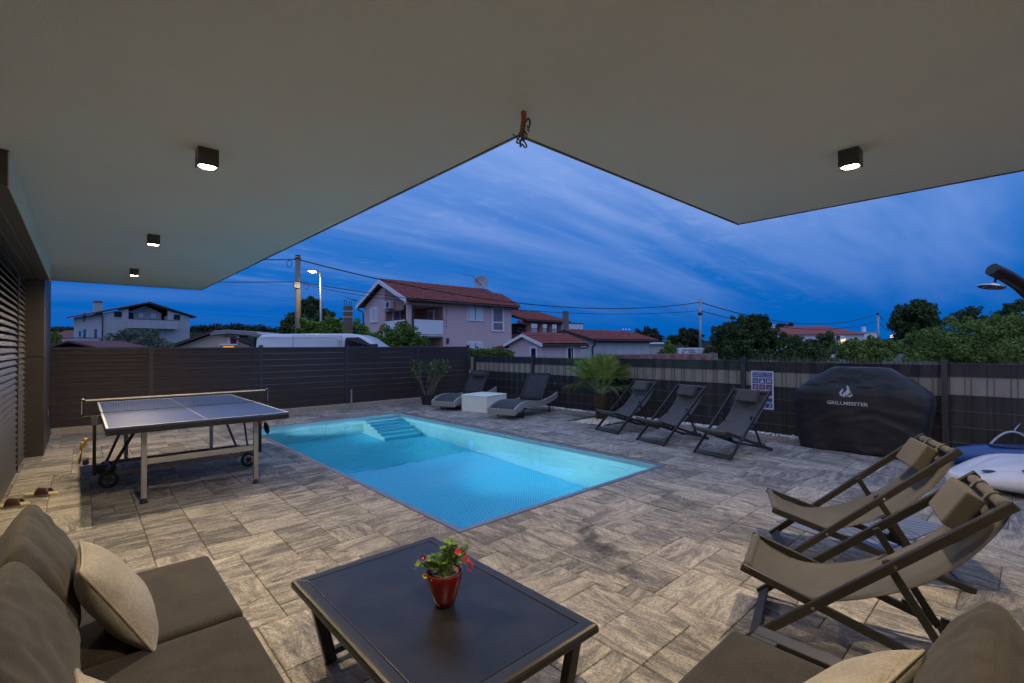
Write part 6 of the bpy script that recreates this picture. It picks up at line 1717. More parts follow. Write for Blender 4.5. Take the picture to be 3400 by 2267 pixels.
# ---- beige house with the lit ledge
def build_beige():
    h = zr(150, 950, 3.36)
    c = at(*h(1455, 690), 36.); fr = Frame((c[0], c[1]), R(-12)); gz = ground_z(*c[:2])
    H = House(fr, 'beige_house', 'beige gabled house with a brown shutter and a lit ledge behind the board fence', 'house', gz)
    beige = mat('beige_render', (.58, .46, .36), .9, var=.05)
    f = lambda x, y: fr.front(h(x, y))
    a0, z0 = f(1450, 660); a1, z1 = f(1900, 540); W = a1 * 2
    ze, zp = z0 - .0, z1 + .25
    poly = [(.2, gz), (W, gz), (W, ze - .1), (a1, zp - .15), (.2, ze - .1)]
    MB().prism(poly, lambda a, z: (a, 0, z - gz), lambda a, z: (a, 7, z - gz)).build('wall', beige, H.t, fix=True)
    MB().prism([(-.5, ze - .25), (a1, zp), (W + .6, ze - .2), (W + .6, ze - .05), (a1, zp + .14), (-.5, ze - .1)], lambda a, z: (a, -.5, z - gz), lambda a, z: (a, 7.5, z - gz)).build('roof', TILE, H.t, fix=True)
    MB().prism([(-.55, ze - .30), (a1, zp - .05), (a1, zp + .15), (-.55, ze - .08)], lambda a, z: (a, -.58, z - gz), lambda a, z: (a, -.505, z - gz)).build('bargeboard', GUT, H.t, fix=True)
    MB().prism([(W + .65, ze - .30), (a1, zp - .05), (a1, zp + .15), (W + .65, ze - .08)], lambda a, z: (a, -.58, z - gz), lambda a, z: (a, -.505, z - gz)).build('bargeboard', GUT, H.t, fix=True)
    (b0, t0), (b1, t1) = f(2065, 548), f(2132, 640)
    w = H.box('window', WHITE, b0 - .18, b1 + .18, -.04, -.002, t1, t0 + .1); H.box('shutter', mat('brown_shutter', (.10, .03, .02), .7), b0, b1, -.07, -.041, t1, t0, parent=w)
    (l0, zl), (l1, zl2) = f(1950, 645), f(2145, 660)
    H.box('ledge', WHITE, l0, l1, -.7, -.001, zl2, zl)
    lit = mat('lit_window', (.8, .45, .12), .5, emit=(1., .42, .05), estr=1.1)  # emission stands in for the orange light at the ledge
    (m0, q0), (m1, q1) = f(1985, 672), f(2105, 690)
    H.box('ledge_glow', lit, m0, m1, -.03, -.003, q1 - .25, q0)  # glowing box put in for the light under the ledge
build_beige()
def simple_house(name, label, c, ang, W, dp, ze, zp, wallm, roofm, cat='house', gz=None, hip=0.):
    gz = ground_z(*c[:2]) if gz is None else gz
    t = thing(name, (c[0], c[1], gz), label, cat, rot=ang)
    MB().box(0, W, 0, dp, 0, ze - gz).build('wall', wallm, t)
    e = .5
    mb = MB(); z0, z1 = ze - gz, zp - gz
    mb.add([(-e, -e, z0), (W + e, -e, z0), (W + e, dp + e, z0), (-e, dp + e, z0), (hip, dp / 2, z1), (W - hip, dp / 2, z1)], [(0, 1, 5, 4), (1, 2, 5), (2, 3, 4, 5), (3, 0, 4), (0, 3, 2, 1)])
    mb.build('roof', roofm, t); return t, gz
def build_small_ones():
    dred = mat('dark_red_roof', (.11, .022, .02), .7, var=.15, vscale=6)
    h = zr(0, 800, 2.613)
    c = at(*h(430, 935), 24.); d = at(*h(895, 915), 24.)
    W = float(np.linalg.norm((d - c)[:2])); ang = math.atan2(d[1] - c[1], d[0] - c[0])
    za, zb = at(*h(895, 912), 24.)[2], at(*h(640, 862), 24.)[2]
    gz = ground_z(*c[:2])
    t = thing('garden_shed', (c[0], c[1], gz), 'dark red roofed shed peeking over the board fence at far left', 'shed', rot=ang)
    MB().box(.3, W - .3, 0, 2.6, 0, za - gz - .02).build('wall', mat('dark_shed_wall', (.08, .03, .025), .8), t)
    MB().prism([(0, za - .05), (W * .44, zb), (W, za - .05), (W, za - .14), (W * .44, zb - .1), (0, za - .14)], lambda a, z: (a, -.3, z - gz), lambda a, z: (a, 3., z - gz)).build('roof', dred, t, fix=True)
    c = at(*D(104, 790), 85.); simple_house('red_roof_house', 'far off house with a dull red roof left of the grey house', c, R(-45), 9.5, 7, at(*D(130, 783), 85.)[2], at(*D(130, 757), 85.)[2], GREY, mat('far_red_roof', (.17, .06, .05), .85))
    # long red roofed house on the right
    b = zr(2500, 900, 2.6133)
    c = at(*b(215, 640), 88.); e = at(*b(965, 640), 88.); W = float(np.linalg.norm((e - c)[:2])); ang = math.atan2(e[1] - c[1], e[0] - c[0])
    t, gz = simple_house('long_house', 'long low white house with a red hipped roof among the far bushes', c, ang, W, 9, at(*b(600, 548), 88.)[2], at(*b(600, 492), 88.)[2] + .5, mat('white_render', (.62, .63, .66), .9, var=.04), mat('bright_red_roof', (.30, .06, .05), .8, var=.08, vscale=3), hip=4.)
    zz = lambda y: at(*b(600, y), 88.)[2] - gz
    px = lambda x: (x - 215) / 750 * W
    for x in (300, 783):
        lw = MB().box(px(x) - .42, px(x) + .42, -.05, -.002, zz(615) - .3, zz(585)).build('lit_window', mat('warm_lit_window', (.9, .7, .4), .5, emit=(1., .62, .22), estr=1.6 if x < 500 else .7), t)
    for x in (400, 480, 880): MB().box(px(x) - .5, px(x) + .5, -.05, -.002, zz(625), zz(590)).build('window', GLASS, t)
    for x in (690, 735):
        a = MB().box(px(x) - .9, px(x) + .9, -.6, -.004, zz(592), zz(562)).build('air_conditioner', WHITE, t)
        MB().tube([(px(x) - .3, -.604, zz(577)), (px(x) - .3, -.62, zz(577))], .4, 16).build('fan_grille', GUT, a)
    MB().box(px(128) + 2.2, px(128) + 3.3, 3.5, 4.4, zz(500), zz(468) + .3).build('chimney', WHITE, t)
    # white block with chimney further right
    c = at(*b(968, 600), 105.); e = at(*b(1090, 600), 105.); W = float(np.linalg.norm((e - c)[:2])); zt = at(*b(1000, 528), 105.)[2]; gz = ground_z(*c[:2])
    t = thing('white_block', (c[0], c[1], gz), 'white flat roofed block partly hidden right of the long red roofed house', 'house', rot=ang)
    MB().box(0, W, 0, 6, 0, zt - gz - .15).build('wall', WHITE, t); MB().box(-.2, W + .2, -.2, 6.2, zt - gz - .149, zt - gz).build('roof', GREY, t); MB().box(.5, 1.1, 1, 1.6, zt - gz + .001, zt - gz + 1.2).build('chimney', WHITE, t)
    # small low ruin beyond the barn
    b4 = zr(1700, 1020, 4.704); c = at(*b4(2160, 600), 58.)
    simple_house('small_stone_hut', 'small low hut with a grey roof right of the pale barn', c, R(-42), 1.8, 2, at(*b4(2160, 575), 58.)[2], at(*b4(2200, 545), 58.)[2], GREY, GREY, 'hut')
build_small_ones()

# ================================================================== VANS
def build_van():
    c = at(*D(560, 800), 14.6); e = at(*D(900, 800), 14.6)
    dx = e - c; ang = math.atan2(dx[1], dx[0]) + R(3)
    r = zr(780, 1080, 4.523)
    fr = Frame((c[0], c[1]), ang)
    f = lambda x, y: fr.front(r(x, y))
    g = ground_z(c[0], c[1])
    t = thing('white_van', (c[0], c[1], g), 'white panel van parked beyond the board fence with its tailgate raised', 'van', rot=ang)
    vp = mat('white_van_paint', (.62, .63, .66), .28, var=.02, coat=.5, spec=.5)
    bt = mat('black_van_trim', (.02, .02, .022), .45)
    X0, zt = f(290, 118)[0], f(700, 124)[1] - g
    ws_top = f(1830, 125)[0]; a_pt = f(2165, 335); nose = a_pt[0] + 1.15
    zb = a_pt[1] - g
    prof = [(X0, .35), (X0 - .02, 1.0), (X0 + .03, zt - .12), (X0 + .14, zt - .02), (X0 + .5, zt), (ws_top - .3, zt + .005), (ws_top, zt - .03), (lerp(ws_top, a_pt[0], .35), lerp(zt, zb, .27)), (a_pt[0], zb), (a_pt[0] + .25, zb - .2), (nose - .1, zb - .42), (nose, zb - .6), (nose + .02, .5), (nose - .1, .32), (nose - .6, .30)]
    wd = 1.9
    # body with tumblehome: three sections across
    secs = [(0.0, .10), (.05, .02), (.16, .0), (wd - .16, .0), (wd - .05, .02), (wd, .10)]
    mb = MB(); n = len(prof)
    for k, (y, ins) in enumerate(secs):
        mb.v += [(x, y + (0.10 * max(0, (z - 1.0) / max(.1, zt - 1.)) ** 2 if y < .5 else -.10 * max(0, (z - 1.) / max(.1, zt - 1.)) ** 2), z - (ins if z > zt - .3 else 0)) for x, z in prof]
    for k in range(len(secs) - 1):
        for i in range(n): mb.f.append((k * n + i, k * n + (i + 1) % n, (k + 1) * n + (i + 1) % n, (k + 1) * n + i))
    mb.f += [tuple(range(n)), tuple((len(secs) - 1) * n + i for i in range(n))[::-1]]
    mb.build('body', vp, t, fix=True, bevel=.02, angle=20)
    side = lambda z: .10 * max(0, (z - 1.0) / max(.1, zt - 1.)) ** 2 - .006
    def panel(name, pts, m, d=.0, parent=t):
        return MB().add([(x, side(z) - d, z) for x, z in pts], [tuple(range(len(pts)))]).build(name, m, parent)
    P = lambda x, y: (lambda q: (q[0], q[1] - g))(f(x, y))
    w = panel('side_window', [P(1650, 500), P(1645, 205), P(1668, 182), P(1850, 176), P(1905, 205), P(2115, 338), P(2200, 500)], GLASS, .003)
    panel('window_post', [P(1925, 500), P(1905, 212), P(1925, 224), P(1948, 500)], bt, .006, w)
    def groove(name, pts, wdt=.012):
        q = MB(); pp = [np.array((x, side(z) - .003, z)) for x, z in pts]
        for a, b in zip(pp[:-1], pp[1:]): q.beam(a, b, .004, wdt, (0, 1, .01))
        q.build(name, bt, t)
    groove('door_seam', [P(858, 500), P(858, 145), P(1560, 152), P(1580, 500)]); groove('door_seam', [P(1590, 500), P(1590, 130)])
    groove('rain_strip', [P(305, 176), P(1490, 186), P(1535, 205), P(1545, 300)], .02)
    for x in (X0 + 1.0, nose - .95):
        wl = MB().tube([(x, .0, .33), (x, .22, .33)], .33, 24).build('wheel', bt, t); MB().tube([(x, -.006, .33), (x, .005, .33)], .2, 16).build('rim', RIM, wl)
    panel('headlight', [(nose - .45, .95), (nose - .05, .82), (nose - .05, .70), (nose - .4, .78)], WHITE, .004)
    mr = MB().box(a_pt[0] - .25, a_pt[0] - .02, -.24, -.02, zb - .15, zb + .12).build('wing_mirror', bt, t, bevel=.03)
    # rear opening and the raised tailgate
    MB().box(X0 - .012, X0 + .02, .18, wd - .18, .4, zt - .16).build('load_opening', bt, t)
    gx = lambda s, z, y: (X0 + .10 - s, y, z)
    LG = X0 + .1 - f(-420, 60)[0]
    hg = [(0, -.02), (.10, .06), (.5, .10), (1.0, .13), (1.35, .10), (1.5, .0), (1.46, -.06), (1.3, -.03), (.9, -.005), (.3, -.06), (.06, -.12)]
    k = min(1.6, LG) / 1.5
    gate = MB().prism([(s * k, z) for s, z in hg], lambda s, z: gx(s, zt + z, .12), lambda s, z: gx(s, zt + z, wd - .12)).build('tailgate', mat('van_gate_paint', (.20, .19, .20), .4, coat=.3), t, fix=True, bevel=.02)
    MB().prism([(.5 * k, -.045), (1.2 * k, -.025), (1.2 * k, -.02), (.5 * k, -.03)], lambda s, z: gx(s, zt + z - .012, .25), lambda s, z: gx(s, zt + z - .012, wd - .25)).build('gate_window', GLASS, gate, fix=True)
    MB().box(X0 + .1 - .95 * k, X0 + .1 - .82 * k, .8, 1.1, zt - .09, zt - .01).build('wiper_motor', bt, gate)
    for y in (.14, wd - .14):
        st = MB().tube([gx(.95 * k, zt + .0, y), gx(.45 * k, zt - .22, y)], .012, 8).tube([gx(.45 * k, zt - .22, y), gx(.05, zt - .42, y)], .02, 8).build('gas_strut', bt, t)
    MB().box(X0 - .16, X0 - .013, .03, .17, .9, zt - .12).box(X0 - .16, X0 - .013, wd - .17, wd - .03, .9, zt - .12).build('rear_pillar', bt, t, bevel=.03)
build_van()
def build_far_van():
    r = zr(2200, 1100, 9.408)
    c = at(*r(490, 690), 40.); e = at(*r(1345, 690), 40.); d = e - c; ang = math.atan2(d[1], d[0]) - R(14)
    fr = Frame(c[:2], ang); g = ground_z(*c[:2]) - .2
    f = lambda x, y: (lambda q: (q[0], q[1] - g))(fr.front(r(x, y)))
    L = f(1345, 650)[0]; z0, z1 = f(510, 540)[1], f(1300, 500)[1]
    t = thing('lettered_van', (c[0], c[1], g), 'white lettered panel van parked behind the brick wall near the second pole', 'van', rot=ang)
    vp = mat('white_van_paint', (.62, .63, .66), .28)
    zt = (z0 + z1) / 2
    prof = [(0, .4), (0, zt - .1), (.08, zt), (L * .9, zt + .02), (L * .97, zt - .08), (L, zt - .6), (L + .75, 1.0), (L + .95, .8), (L + .95, .35)]
    MB().prism(prof, lambda x, z: (x, 0, z), lambda x, z: (x, 1.85, z)).build('body', vp, t, fix=True, bevel=.05)
    gl = mat('pale_print', (.16, .17, .24), .6)
    tm = MB()
    a, z = f(600, 585); b, _ = f(975, 570)
    place_text(tm, 'STROJNE  GLAZURE', .3, ((a + b) / 2, -.006, z), (1, 0, 0), (0, 0, 1), (0, -1, 0), .006, .002, width=abs(b - a))
    tm.build('lettering', gl, t)
    q = MB()
    for (x0, y0, x1) in ((830, 612, 1020), (810, 655, 1035), (1250, 590, 1320), (1260, 630, 1320), (1120, 580, 1150)):
        (p, zz), (p2, _) = f(x0, y0), f(x1, y0); q.box(p, p2, -.006, -.002, zz - .035, zz + .035)
    q.build('print_line', gl, t)
    (p, zz), (p2, _) = f(600, 655), f(680, 655); MB().box(p, p2, -.006, -.002, zz - .08, zz + .06).build('print_mark', mat('pink_print', (.4, .12, .2), .6), t)
    MB().box(L * .55, L * .9, -.004, -.001, zt - .55, zt - .15).build('side_window', vp, t)
    for x in (.8, L + .1): MB().tube([(x, -.01, .33), (x, .2, .33)], .33, 20).build('wheel', GUT, t)
build_far_van()

# ================================================================== POLES, LAMPS, CABLES
def build_poles():
    w = zr(700, 800, 2.614)
    conc = mat('pole_concrete', (.19, .165, .125), .9, var=.12, vscale=4, bump=.2)
    d = 28.; b = at(*w(755, 830), d); zt = at(*w(757, 130), d)[2]; g = ground_z(*b[:2]); rr = 22 / 2.614 / F_PX * d
    t = thing('utility_pole', (b[0], b[1], g), 'thick concrete utility pole lit by the street lamp, behind the van', 'utility pole')
    MB().tube([(0, 0, 0), (0, 0, zt - g)], [rr * 1.25, rr * .92], 16).build('pole', conc, t, smooth=True)
    MB().tube([(0, 0, zt - g + .001), (0, 0, zt - g + .06)], rr * .95, 16).build('cap', GUT, t)
    zb = at(*w(745, 385), d)[2] - g
    q = np.array([-FW[0], -FW[1], 0]) * rr * 1.1
    MB().box(q[0] - .16, q[0] + .16, q[1] - .12, q[1] + .12, zb - .18, zb + .18).build('junction_box', mat('grey_box', (.35, .35, .35), .6), t, bevel=.02)
    for zz in (150, 350): z = at(*w(745, zz), d)[2] - g; MB().tube([(rr * 1.05 * math.cos(k), rr * 1.05 * math.sin(k), z) for k in np.linspace(0, 6.28, 20, endpoint=False)], .03, 6, closed=True).build('band', GUT, t)
    A1, A2 = b.copy(), b.copy(); A1[2] = at(*w(757, 158), d)[2]; A2[2] = at(*w(757, 352), d)[2]
    # street lamp
    d = 27.; b = at(*w(955, 800), d); zt = at(*w(955, 270), d)[2]; g = ground_z(*b[:2])
    t = thing('street_lamp', (b[0], b[1], g), 'lit street lamp with a warm head on a slim pole beside the utility pole', 'street lamp')
    galv = mat('galvanised', (.34, .35, .37), .45, .6, var=.2)
    MB().tube([(0, 0, 0), (0, 0, zt - g)], [.08, .055], 12).build('pole', galv, t, smooth=True)
    rt = np.array([RT[0], RT[1], 0.]); fw = np.array([FW[0], FW[1], 0.])
    MB().beam(np.array([0, 0, zt - g + .03]), -rt * .68 - fw * .1 + np.array([0, 0, zt - g + .10]), .22, .07).build('lamp_head', galv, t, bevel=.02)
    MB().beam(-rt * .25 - fw * .05 + np.array([0, 0, zt - g + .008]), -rt * .64 - fw * .1 + np.array([0, 0, zt - g + .045]), .18, .02).build('lens', mat('street_lens', (1, .9, .7), .4, emit=(1., .80, .42), estr=60), t)
    MB().lathe([(.085, -.028), (.075, -.06), (.0, -.08)], 12, tuple(-rt * .45 - fw * .08 + np.array([0, 0, zt - g + .02]))).build('lens_bowl', mat('street_lens', (1, .9, .7), .4), t)
    point_lamp('street_lamp_light', tuple(b[:2] + (-rt * .66 - fw * .08)[:2]) + (zt - .12,), 150, (1., .78, .36), 'SPOT', .1, 160, .4)
    # slender far poles
    b = zr(2000, 1000, 3.36); d = 46.; p = at(*b(1095, 600), d); zt = at(*b(1095, -35), d)[2]; g = ground_z(*p[:2])
    t = thing('utility_pole', (p[0], p[1], g), 'slim grey utility pole standing by the lettered van', 'utility pole')
    MB().tube([(0, 0, 0), (0, 0, zt - g)], [.16, .10], 12).build('pole', galv, t, smooth=True)
    z = at(*b(1095, 130), d)[2] - g; MB().box(-.17, .17, -.17, .17, z - .2, z + .05).build('junction_box', GUT, t, bevel=.02)
    B1, B2 = p.copy(), p.copy(); B1[2] = at(*b(1095, 10), d)[2]; B2[2] = at(*b(1095, 105), d)[2]
    b = zr(2500, 900, 2.6133); d = 78.; p = at(*b(1087, 560), d); zt = at(*b(1087, 358), d)[2]; g = ground_z(*p[:2])
    t = thing('utility_pole', (p[0], p[1], g), 'far thin utility pole right of the long red roofed house', 'utility pole')
    MB().tube([(0, 0, 0), (0, 0, zt - g)], [.22, .15], 10).build('pole', galv, t, smooth=True); MB().box(-.5, .2, -.15, .15, zt - g - .3, zt - g - .05).build('bracket', GUT, t)
    C1, C2 = p.copy(), p.copy(); C1[2] = zt - .2; C2[2] = at(*b(1087, 430), d)[2]
    d = 95.; p = at(*b(1232, 580), d); zt = at(*b(1232, 485), d)[2]; g = ground_z(*p[:2])
    t = thing('street_lamp', (p[0], p[1], g), 'far street lamp glowing orange left of the big dark tree', 'street lamp')
    MB().tube([(0, 0, 0), (0, 0, zt - g)], .12, 8).build('pole', GUT, t)
    hp = at(*b(1211, 567), d) - np.array([p[0], p[1], g])
    MB().tube([(0, 0, hp[2] + .5), hp + np.array([0, 0, .35])], .08, 6).build('arm', GUT, t)
    MB().lathe([(.0, -.35), (.3, -.25), (.38, 0), (.3, .22), (.0, .3)], 14, tuple(hp)).build('lamp_globe', mat('orange_globe', (1, .5, .2), .5, emit=(1., .36, .09), estr=9), t, smooth=True)
    def wire(a, b_, sag, r, label, name='power_line'):
        P = [lerp(a, b_, s) - np.array([0, 0, 4 * sag * s * (1 - s)]) for s in np.linspace(0, 1, 26)]
        o = MB().tube(P, r, 5).build(name, mat('cable_black', (.015, .015, .018), .6)); tag(o, label, 'cable')
    L1 = at(*w(-200, 150), 31.); L2 = at(*w(-300, 352), 31.)
    wire(L1, A1, .05, .03, 'upper overhead cable running left from the thick concrete pole'); wire(L2, A2, .03, .022, 'lower overhead cable running left from the thick concrete pole')
    wire(A1, B1, 1.55, .036, 'upper thick overhead cable crossing in front of the mauve house roof'); wire(A2, B2, .95, .022, 'lower thin overhead cable crossing in front of the mauve house windows')
    m = at(*zr(1150, 880, 3.36)(600, 392), 30.); wire(A2 - np.array([0, 0, .06]), m, .12, .02, 'thin service cable from the thick pole to the mauve house loggia')
    wire(B1, C1, 1.9, .05, 'upper overhead cable between the slim pole and the far pole'); wire(B2, C2, 1.6, .04, 'lower overhead cable between the slim pole and the far pole')
    e1 = at(*b(1195, 462), 90.); e2 = at(*b(1180, 515), 90.); wire(C1, e1, .3, .05, 'upper cable dropping right from the far pole behind the tree'); wire(C2, e2, .3, .04, 'lower cable dropping right from the far pole behind the tree')
    # loops of cable at the pole
    l = MB()
    for z, s in ((A1[2], 1), (A2[2], -1)):
        l.tube([A1 * [1, 1, 0] + np.array([0, 0, z - .25]) + rt * (-.5 * s + .16 * math.cos(a)) + np.array([0, 0, .2 * math.sin(a)]) for a in np.linspace(0, 6.28, 16)], .018, 5)
    o = l.build('cable_loops', mat('cable_black', (.015, .015, .018), .6)); tag(o, 'spare cable loops hanging beside the thick concrete pole', 'cable')
    # block chimney of a garden oven with a metal cowl
    d = 23.; p = at(*w(1190, 800), d); g = ground_z(*p[:2]); zt = at(*w(1190, 565), d)[2]; hw = 36 / 2.614 / F_PX * d / 1.2
    t = thing('block_chimney', (p[0], p[1], g), 'free standing chimney of brown blocks with pale joints and a metal cowl', 'chimney')
    bm = mat('brown_block', (.17, .11, .075), .9, var=.1, bump=.2); jm = mat('pale_mortar', (.50, .47, .42), .9)
    ys = [565, 612, 662, 755, 830]
    z1 = zt - g
    for a, bb in zip(ys[:-1], ys[1:]):
        za, zb = at(*w(1190, a), d)[2] - g, at(*w(1190, bb), d)[2] - g
        MB().box(-hw, hw, -hw, hw, zb + .035, za).build('block', bm, t, bevel=.01)
        MB().box(-hw - .01, hw + .01, -hw - .01, hw + .01, zb - .012, zb + .034).build('joint', jm if bb < 700 else bm, t)
    MB().box(-hw, hw, -hw, hw, 0, at(*w(1190, 830), d)[2] - g - .013).build('block', bm, t)
    for sx in (-1, 1):
        for sy in (-1, 1): MB().tube([(sx * hw * .7, sy * hw * .7, z1), (sx * hw * .7, sy * hw * .7, z1 + .26)], .012, 6).build('cowl_leg', GUT, t)
    MB().grid(lambda u, v: tuple(rt * (lerp(-.02, .46, u)) + fw * lerp(-.3, .3, v) + np.array([0, 0, z1 + .26 + .16 * (1 - u) ** 1.5 + .02 * math.sin(u * 9)])), 12, 4).build('cowl', GUT, t, smooth=True, solid=.012)
    MB().tube([-rt * hw * .7 + np.array([0, 0, z1 + .26]), -rt * (hw * .7 + .1) + np.array([0, 0, z1 + .3])], .014, 6).tube([-rt * hw * 1.3 + np.array([0, 0, z1 + .26]), rt * -.05 + np.array([0, 0, z1 + .32])], .012, 6).build('cowl_hook', GUT, t)
    # red beacons on a far mast
    b4 = zr(1700, 1020, 4.704); d = 240.
    p = at(*b4(1780, 380), d); t = thing('beacon_mast', (p[0], p[1], 0), 'far mast with three small red warning lights above the barn ridge', 'mast')
    for x in (1732, 1780, 1830):
        q = at(*b4(x, 343), d) - np.array([p[0], p[1], 0]); MB().tube([(q[0], q[1], 0), q], .08, 6).build('pole', GUT, t)
        MB().lathe([(0, -.22), (.24, 0), (0, .22)], 10, tuple(q)).build('beacon', mat('red_beacon', (1, .1, .1), .5, emit=(1., .06, .09), estr=2.4), t)
    # brick garden wall beyond the right fence
    r = zr(2200, 1100, 9.408); a, e = at(*zr(2000, 1000, 3.36)(345, 620), 33.), at(*r(1725, 700), 35.)
    a2 = a - (e - a) * .35
    dirw = (e - a2) / np.linalg.norm(e - a2); L = float(np.linalg.norm((e - a2)[:2])); ang = math.atan2(dirw[1], dirw[0]); g = ground_z(*e[:2]) - .3; zt = at(*r(1000, 685), 34.)[2]
    t = thing('brick_wall', (a2[0], a2[1], g), 'low weathered brick wall in front of the lettered van', 'wall', rot=ang)
    MB().box(.01, L - .01, .01, .19, 0, zt - g - .02).build('core', mat('dull_mortar', (.25, .20, .18), .9), t)
    bk = MB(); rng = random.Random(3); rows = int((zt - g) / .21)
    for j in range(max(0, rows - 6), rows):
        n = int(L / .4)
        for k in range(n):
            x = (k + (.5 if j % 2 else 0)) * .4
            if x + .39 > L: continue
            bk.box(x, x + .385, -rng.uniform(0, .012), .009, j * .21, j * .21 + .198)
    stuff(bk.build('bricks', mat('weathered_brick', (.22, .075, .06), .9, color2=(.34, .20, .17), vscale=2.2, island=.35), t))
    MB().box(L - .55, L - .3, -.03, .23, 0, zt - g + .05).build('wall_post', mat('raw_concrete', (.17, .16, .15), .95), t)
build_poles()

# ================================================================== TREES, BUSHES, HEDGES
NR = np.random.RandomState(12)
def leaf_cloud(blobs, n, size, flat=.35, nr=NR):
    """small folded leaves spread through lumps; denser towards each lump's skin"""
    vols = np.array([np.prod(b[1]) for b in blobs]) ** .8; pr = vols / vols.sum()
    cnt = nr.multinomial(n, pr); V, F_ = [], []
    for (c, r), k in zip(blobs, cnt):
        d = nr.normal(size=(k, 3)); d /= np.linalg.norm(d, axis=1)[:, None]
        rad = nr.uniform(.25, 1., k) ** .42
        rad *= 1 + .16 * np.sin(d[:, 0] * 5 + c[0]) * np.sin(d[:, 1] * 4 + c[1] * 2) + nr.normal(0, .05, k)
        p = np.asarray(c) + d * rad[:, None] * np.asarray(r)
        a = nr.normal(size=(k, 3)) + d * .5; a /= np.linalg.norm(a, axis=1)[:, None]
        b = nr.normal(size=(k, 3)); b -= (b * a).sum(1)[:, None] * a; b /= np.linalg.norm(b, axis=1)[:, None]
        s = size * nr.uniform(.55, 1.35, k)[:, None]
        q = np.stack([p - a * s, p + b * s * .5, p + a * s, p - b * s * .5], 1)
        V.append(q.reshape(-1, 3))
    V = np.concatenate(V)
    return V, np.arange(len(V)).reshape(-1, 4)
def crown_mesh(name, V, Fq, m, parent):
    me = bpy.data.meshes.new(name); me.vertices.add(len(V)); me.vertices.foreach_set('co', V.ravel().astype(np.float32))
    me.loops.add(Fq.size); me.loops.foreach_set('vertex_index', Fq.ravel().astype(np.int32))
    me.polygons.add(len(Fq)); me.polygons.foreach_set('loop_start', (np.arange(len(Fq)) * 4).astype(np.int32))
    me.update(calc_edges=True); me.validate(); me.materials.append(m)
    o = bpy.data.objects.new(name, me); COL.objects.link(o); o.parent = parent
    return o
def leafmat(name, c, c2, island=.35):
    m = mat(name, c, .6, color2=c2, vscale=.9, island=island, spec=.25)
    p = m.node_tree.nodes['Principled BSDF']
    return m
LEAF = dict(dark=leafmat('dark_leaf', (.040, .070, .020), (.08, .115, .032)), mid=leafmat('mid_leaf', (.11, .17, .028), (.19, .24, .05)), lush=leafmat('lush_leaf', (.09, .18, .02), (.17, .27, .045)),
            olive=leafmat('olive_leaf', (.10, .125, .085), (.17, .20, .14)), hedge=leafmat('hedge_leaf', (.06, .13, .018), (.12, .20, .035)), far=leafmat('far_leaf', (.025, .036, .016), (.05, .065, .025)))
BARK = mat('bark', (.09, .07, .05), .9, var=.3, bump=.5, bscale=30)
def plant(name, label, cat, outline, depth, n, leaf, kind, group=None, thick=None, trunk=True, lumps=20, base=None):
    """outline: list of (x, y, rx, ry) lumps seen in the photograph, given in photo pixels; each becomes a lump of real size at this distance"""
    k = depth / F_PX
    c = np.mean([at(x, y, depth) for x, y, _, _ in outline], 0); g = ground_z(*c[:2]) if base is None else base
    t = thing(name, (c[0], c[1], g), label, cat, group)
    nr = np.random.RandomState(abs(hash(label)) % 99991 if False else sum(map(ord, label)))
    blobs = []
    tot = sum(a[2] * a[3] for a in outline)
    for x, y, rx, ry in outline:
        p = at(x, y, depth) - np.array([c[0], c[1], g])
        R0 = np.array([rx * k, rx * k * .8 if thick is None else thick, ry * k])
        blobs.append((p, R0 * .78))
        m = max(5, int(1.5 * lumps * rx * ry / tot * len(outline) ** .5))
        for q in range(m):
            d = nr.normal(size=3); d /= np.linalg.norm(d)
            s = nr.uniform(.12, .42)
            if q % 5 == 0 and d[2] > -.2: s *= .5; d = d * 1.12
            blobs.append((p + d * R0 * nr.uniform(.62, 1.14), np.array([s, s, s * .85]) * min(R0[0], R0[2] * 1.2) * nr.uniform(.8, 1.2)))
    ang = TH - math.pi / 2
    ca, sa = math.cos(ang), math.sin(ang)
    # lumps are wide across the view: turn their axes so that x is across
    V, Fq = leaf_cloud(blobs, int(n * 1.8), leaf * .68, nr=nr)
    V[:, 2] = np.maximum(V[:, 2], .02)
    crown_mesh('crown', V, Fq, LEAF[kind], t)
    if trunk:
        tr = MB(); tops = sorted(outline, key=lambda o: o[1])
        zc = float(np.mean([b[0][2] for b in blobs]))
        tr.tube([(0, 0, -.1), (.02, .0, zc * .4), (0, .02, zc)], [max(.05, .035 * zc), max(.04, .028 * zc), .02 * zc], 8)
        for x, y, rx, ry in outline:
            p = at(x, y, depth) - np.array([c[0], c[1], g]); tr.tube([(0, 0, zc * .35), lerp(np.array([0, 0, zc * .5]), p, .6), p + np.array([0, 0, ry * k * .5])], [.02 * zc, .013 * zc, .005 * zc], 6)
        tr.build('trunk', BARK, t, smooth=True)
    return t
def S(l): return [(x * K, y * K, rx * K, ry * K) for x, y, rx, ry in l]
plant('dark_tree', 'dark broad tree behind the thick utility pole', 'tree', S([(680, 738, 30, 28), (712, 708, 26, 28), (745, 728, 24, 24), (655, 755, 16, 16), (720, 755, 46, 30)]), 46, 9000, .22, 'dark')
plant('vine_hedge', 'bright green overgrown hedge lit by the street lamp behind the van', 'hedge', S([(725, 758, 34, 26), (770, 752, 36, 24), (820, 760, 34, 24), (855, 780, 24, 22), (760, 785, 90, 24)]), 25, 12000, .11, 'lush', trunk=True, lumps=34)
plant('round_bush', 'rounded green bush in front of the mauve house loggia', 'bush', S([(915, 780, 42, 40), (945, 790, 34, 32), (890, 795, 24, 26), (965, 800, 18, 18)]), 22, 12000, .075, 'hedge', lumps=40)
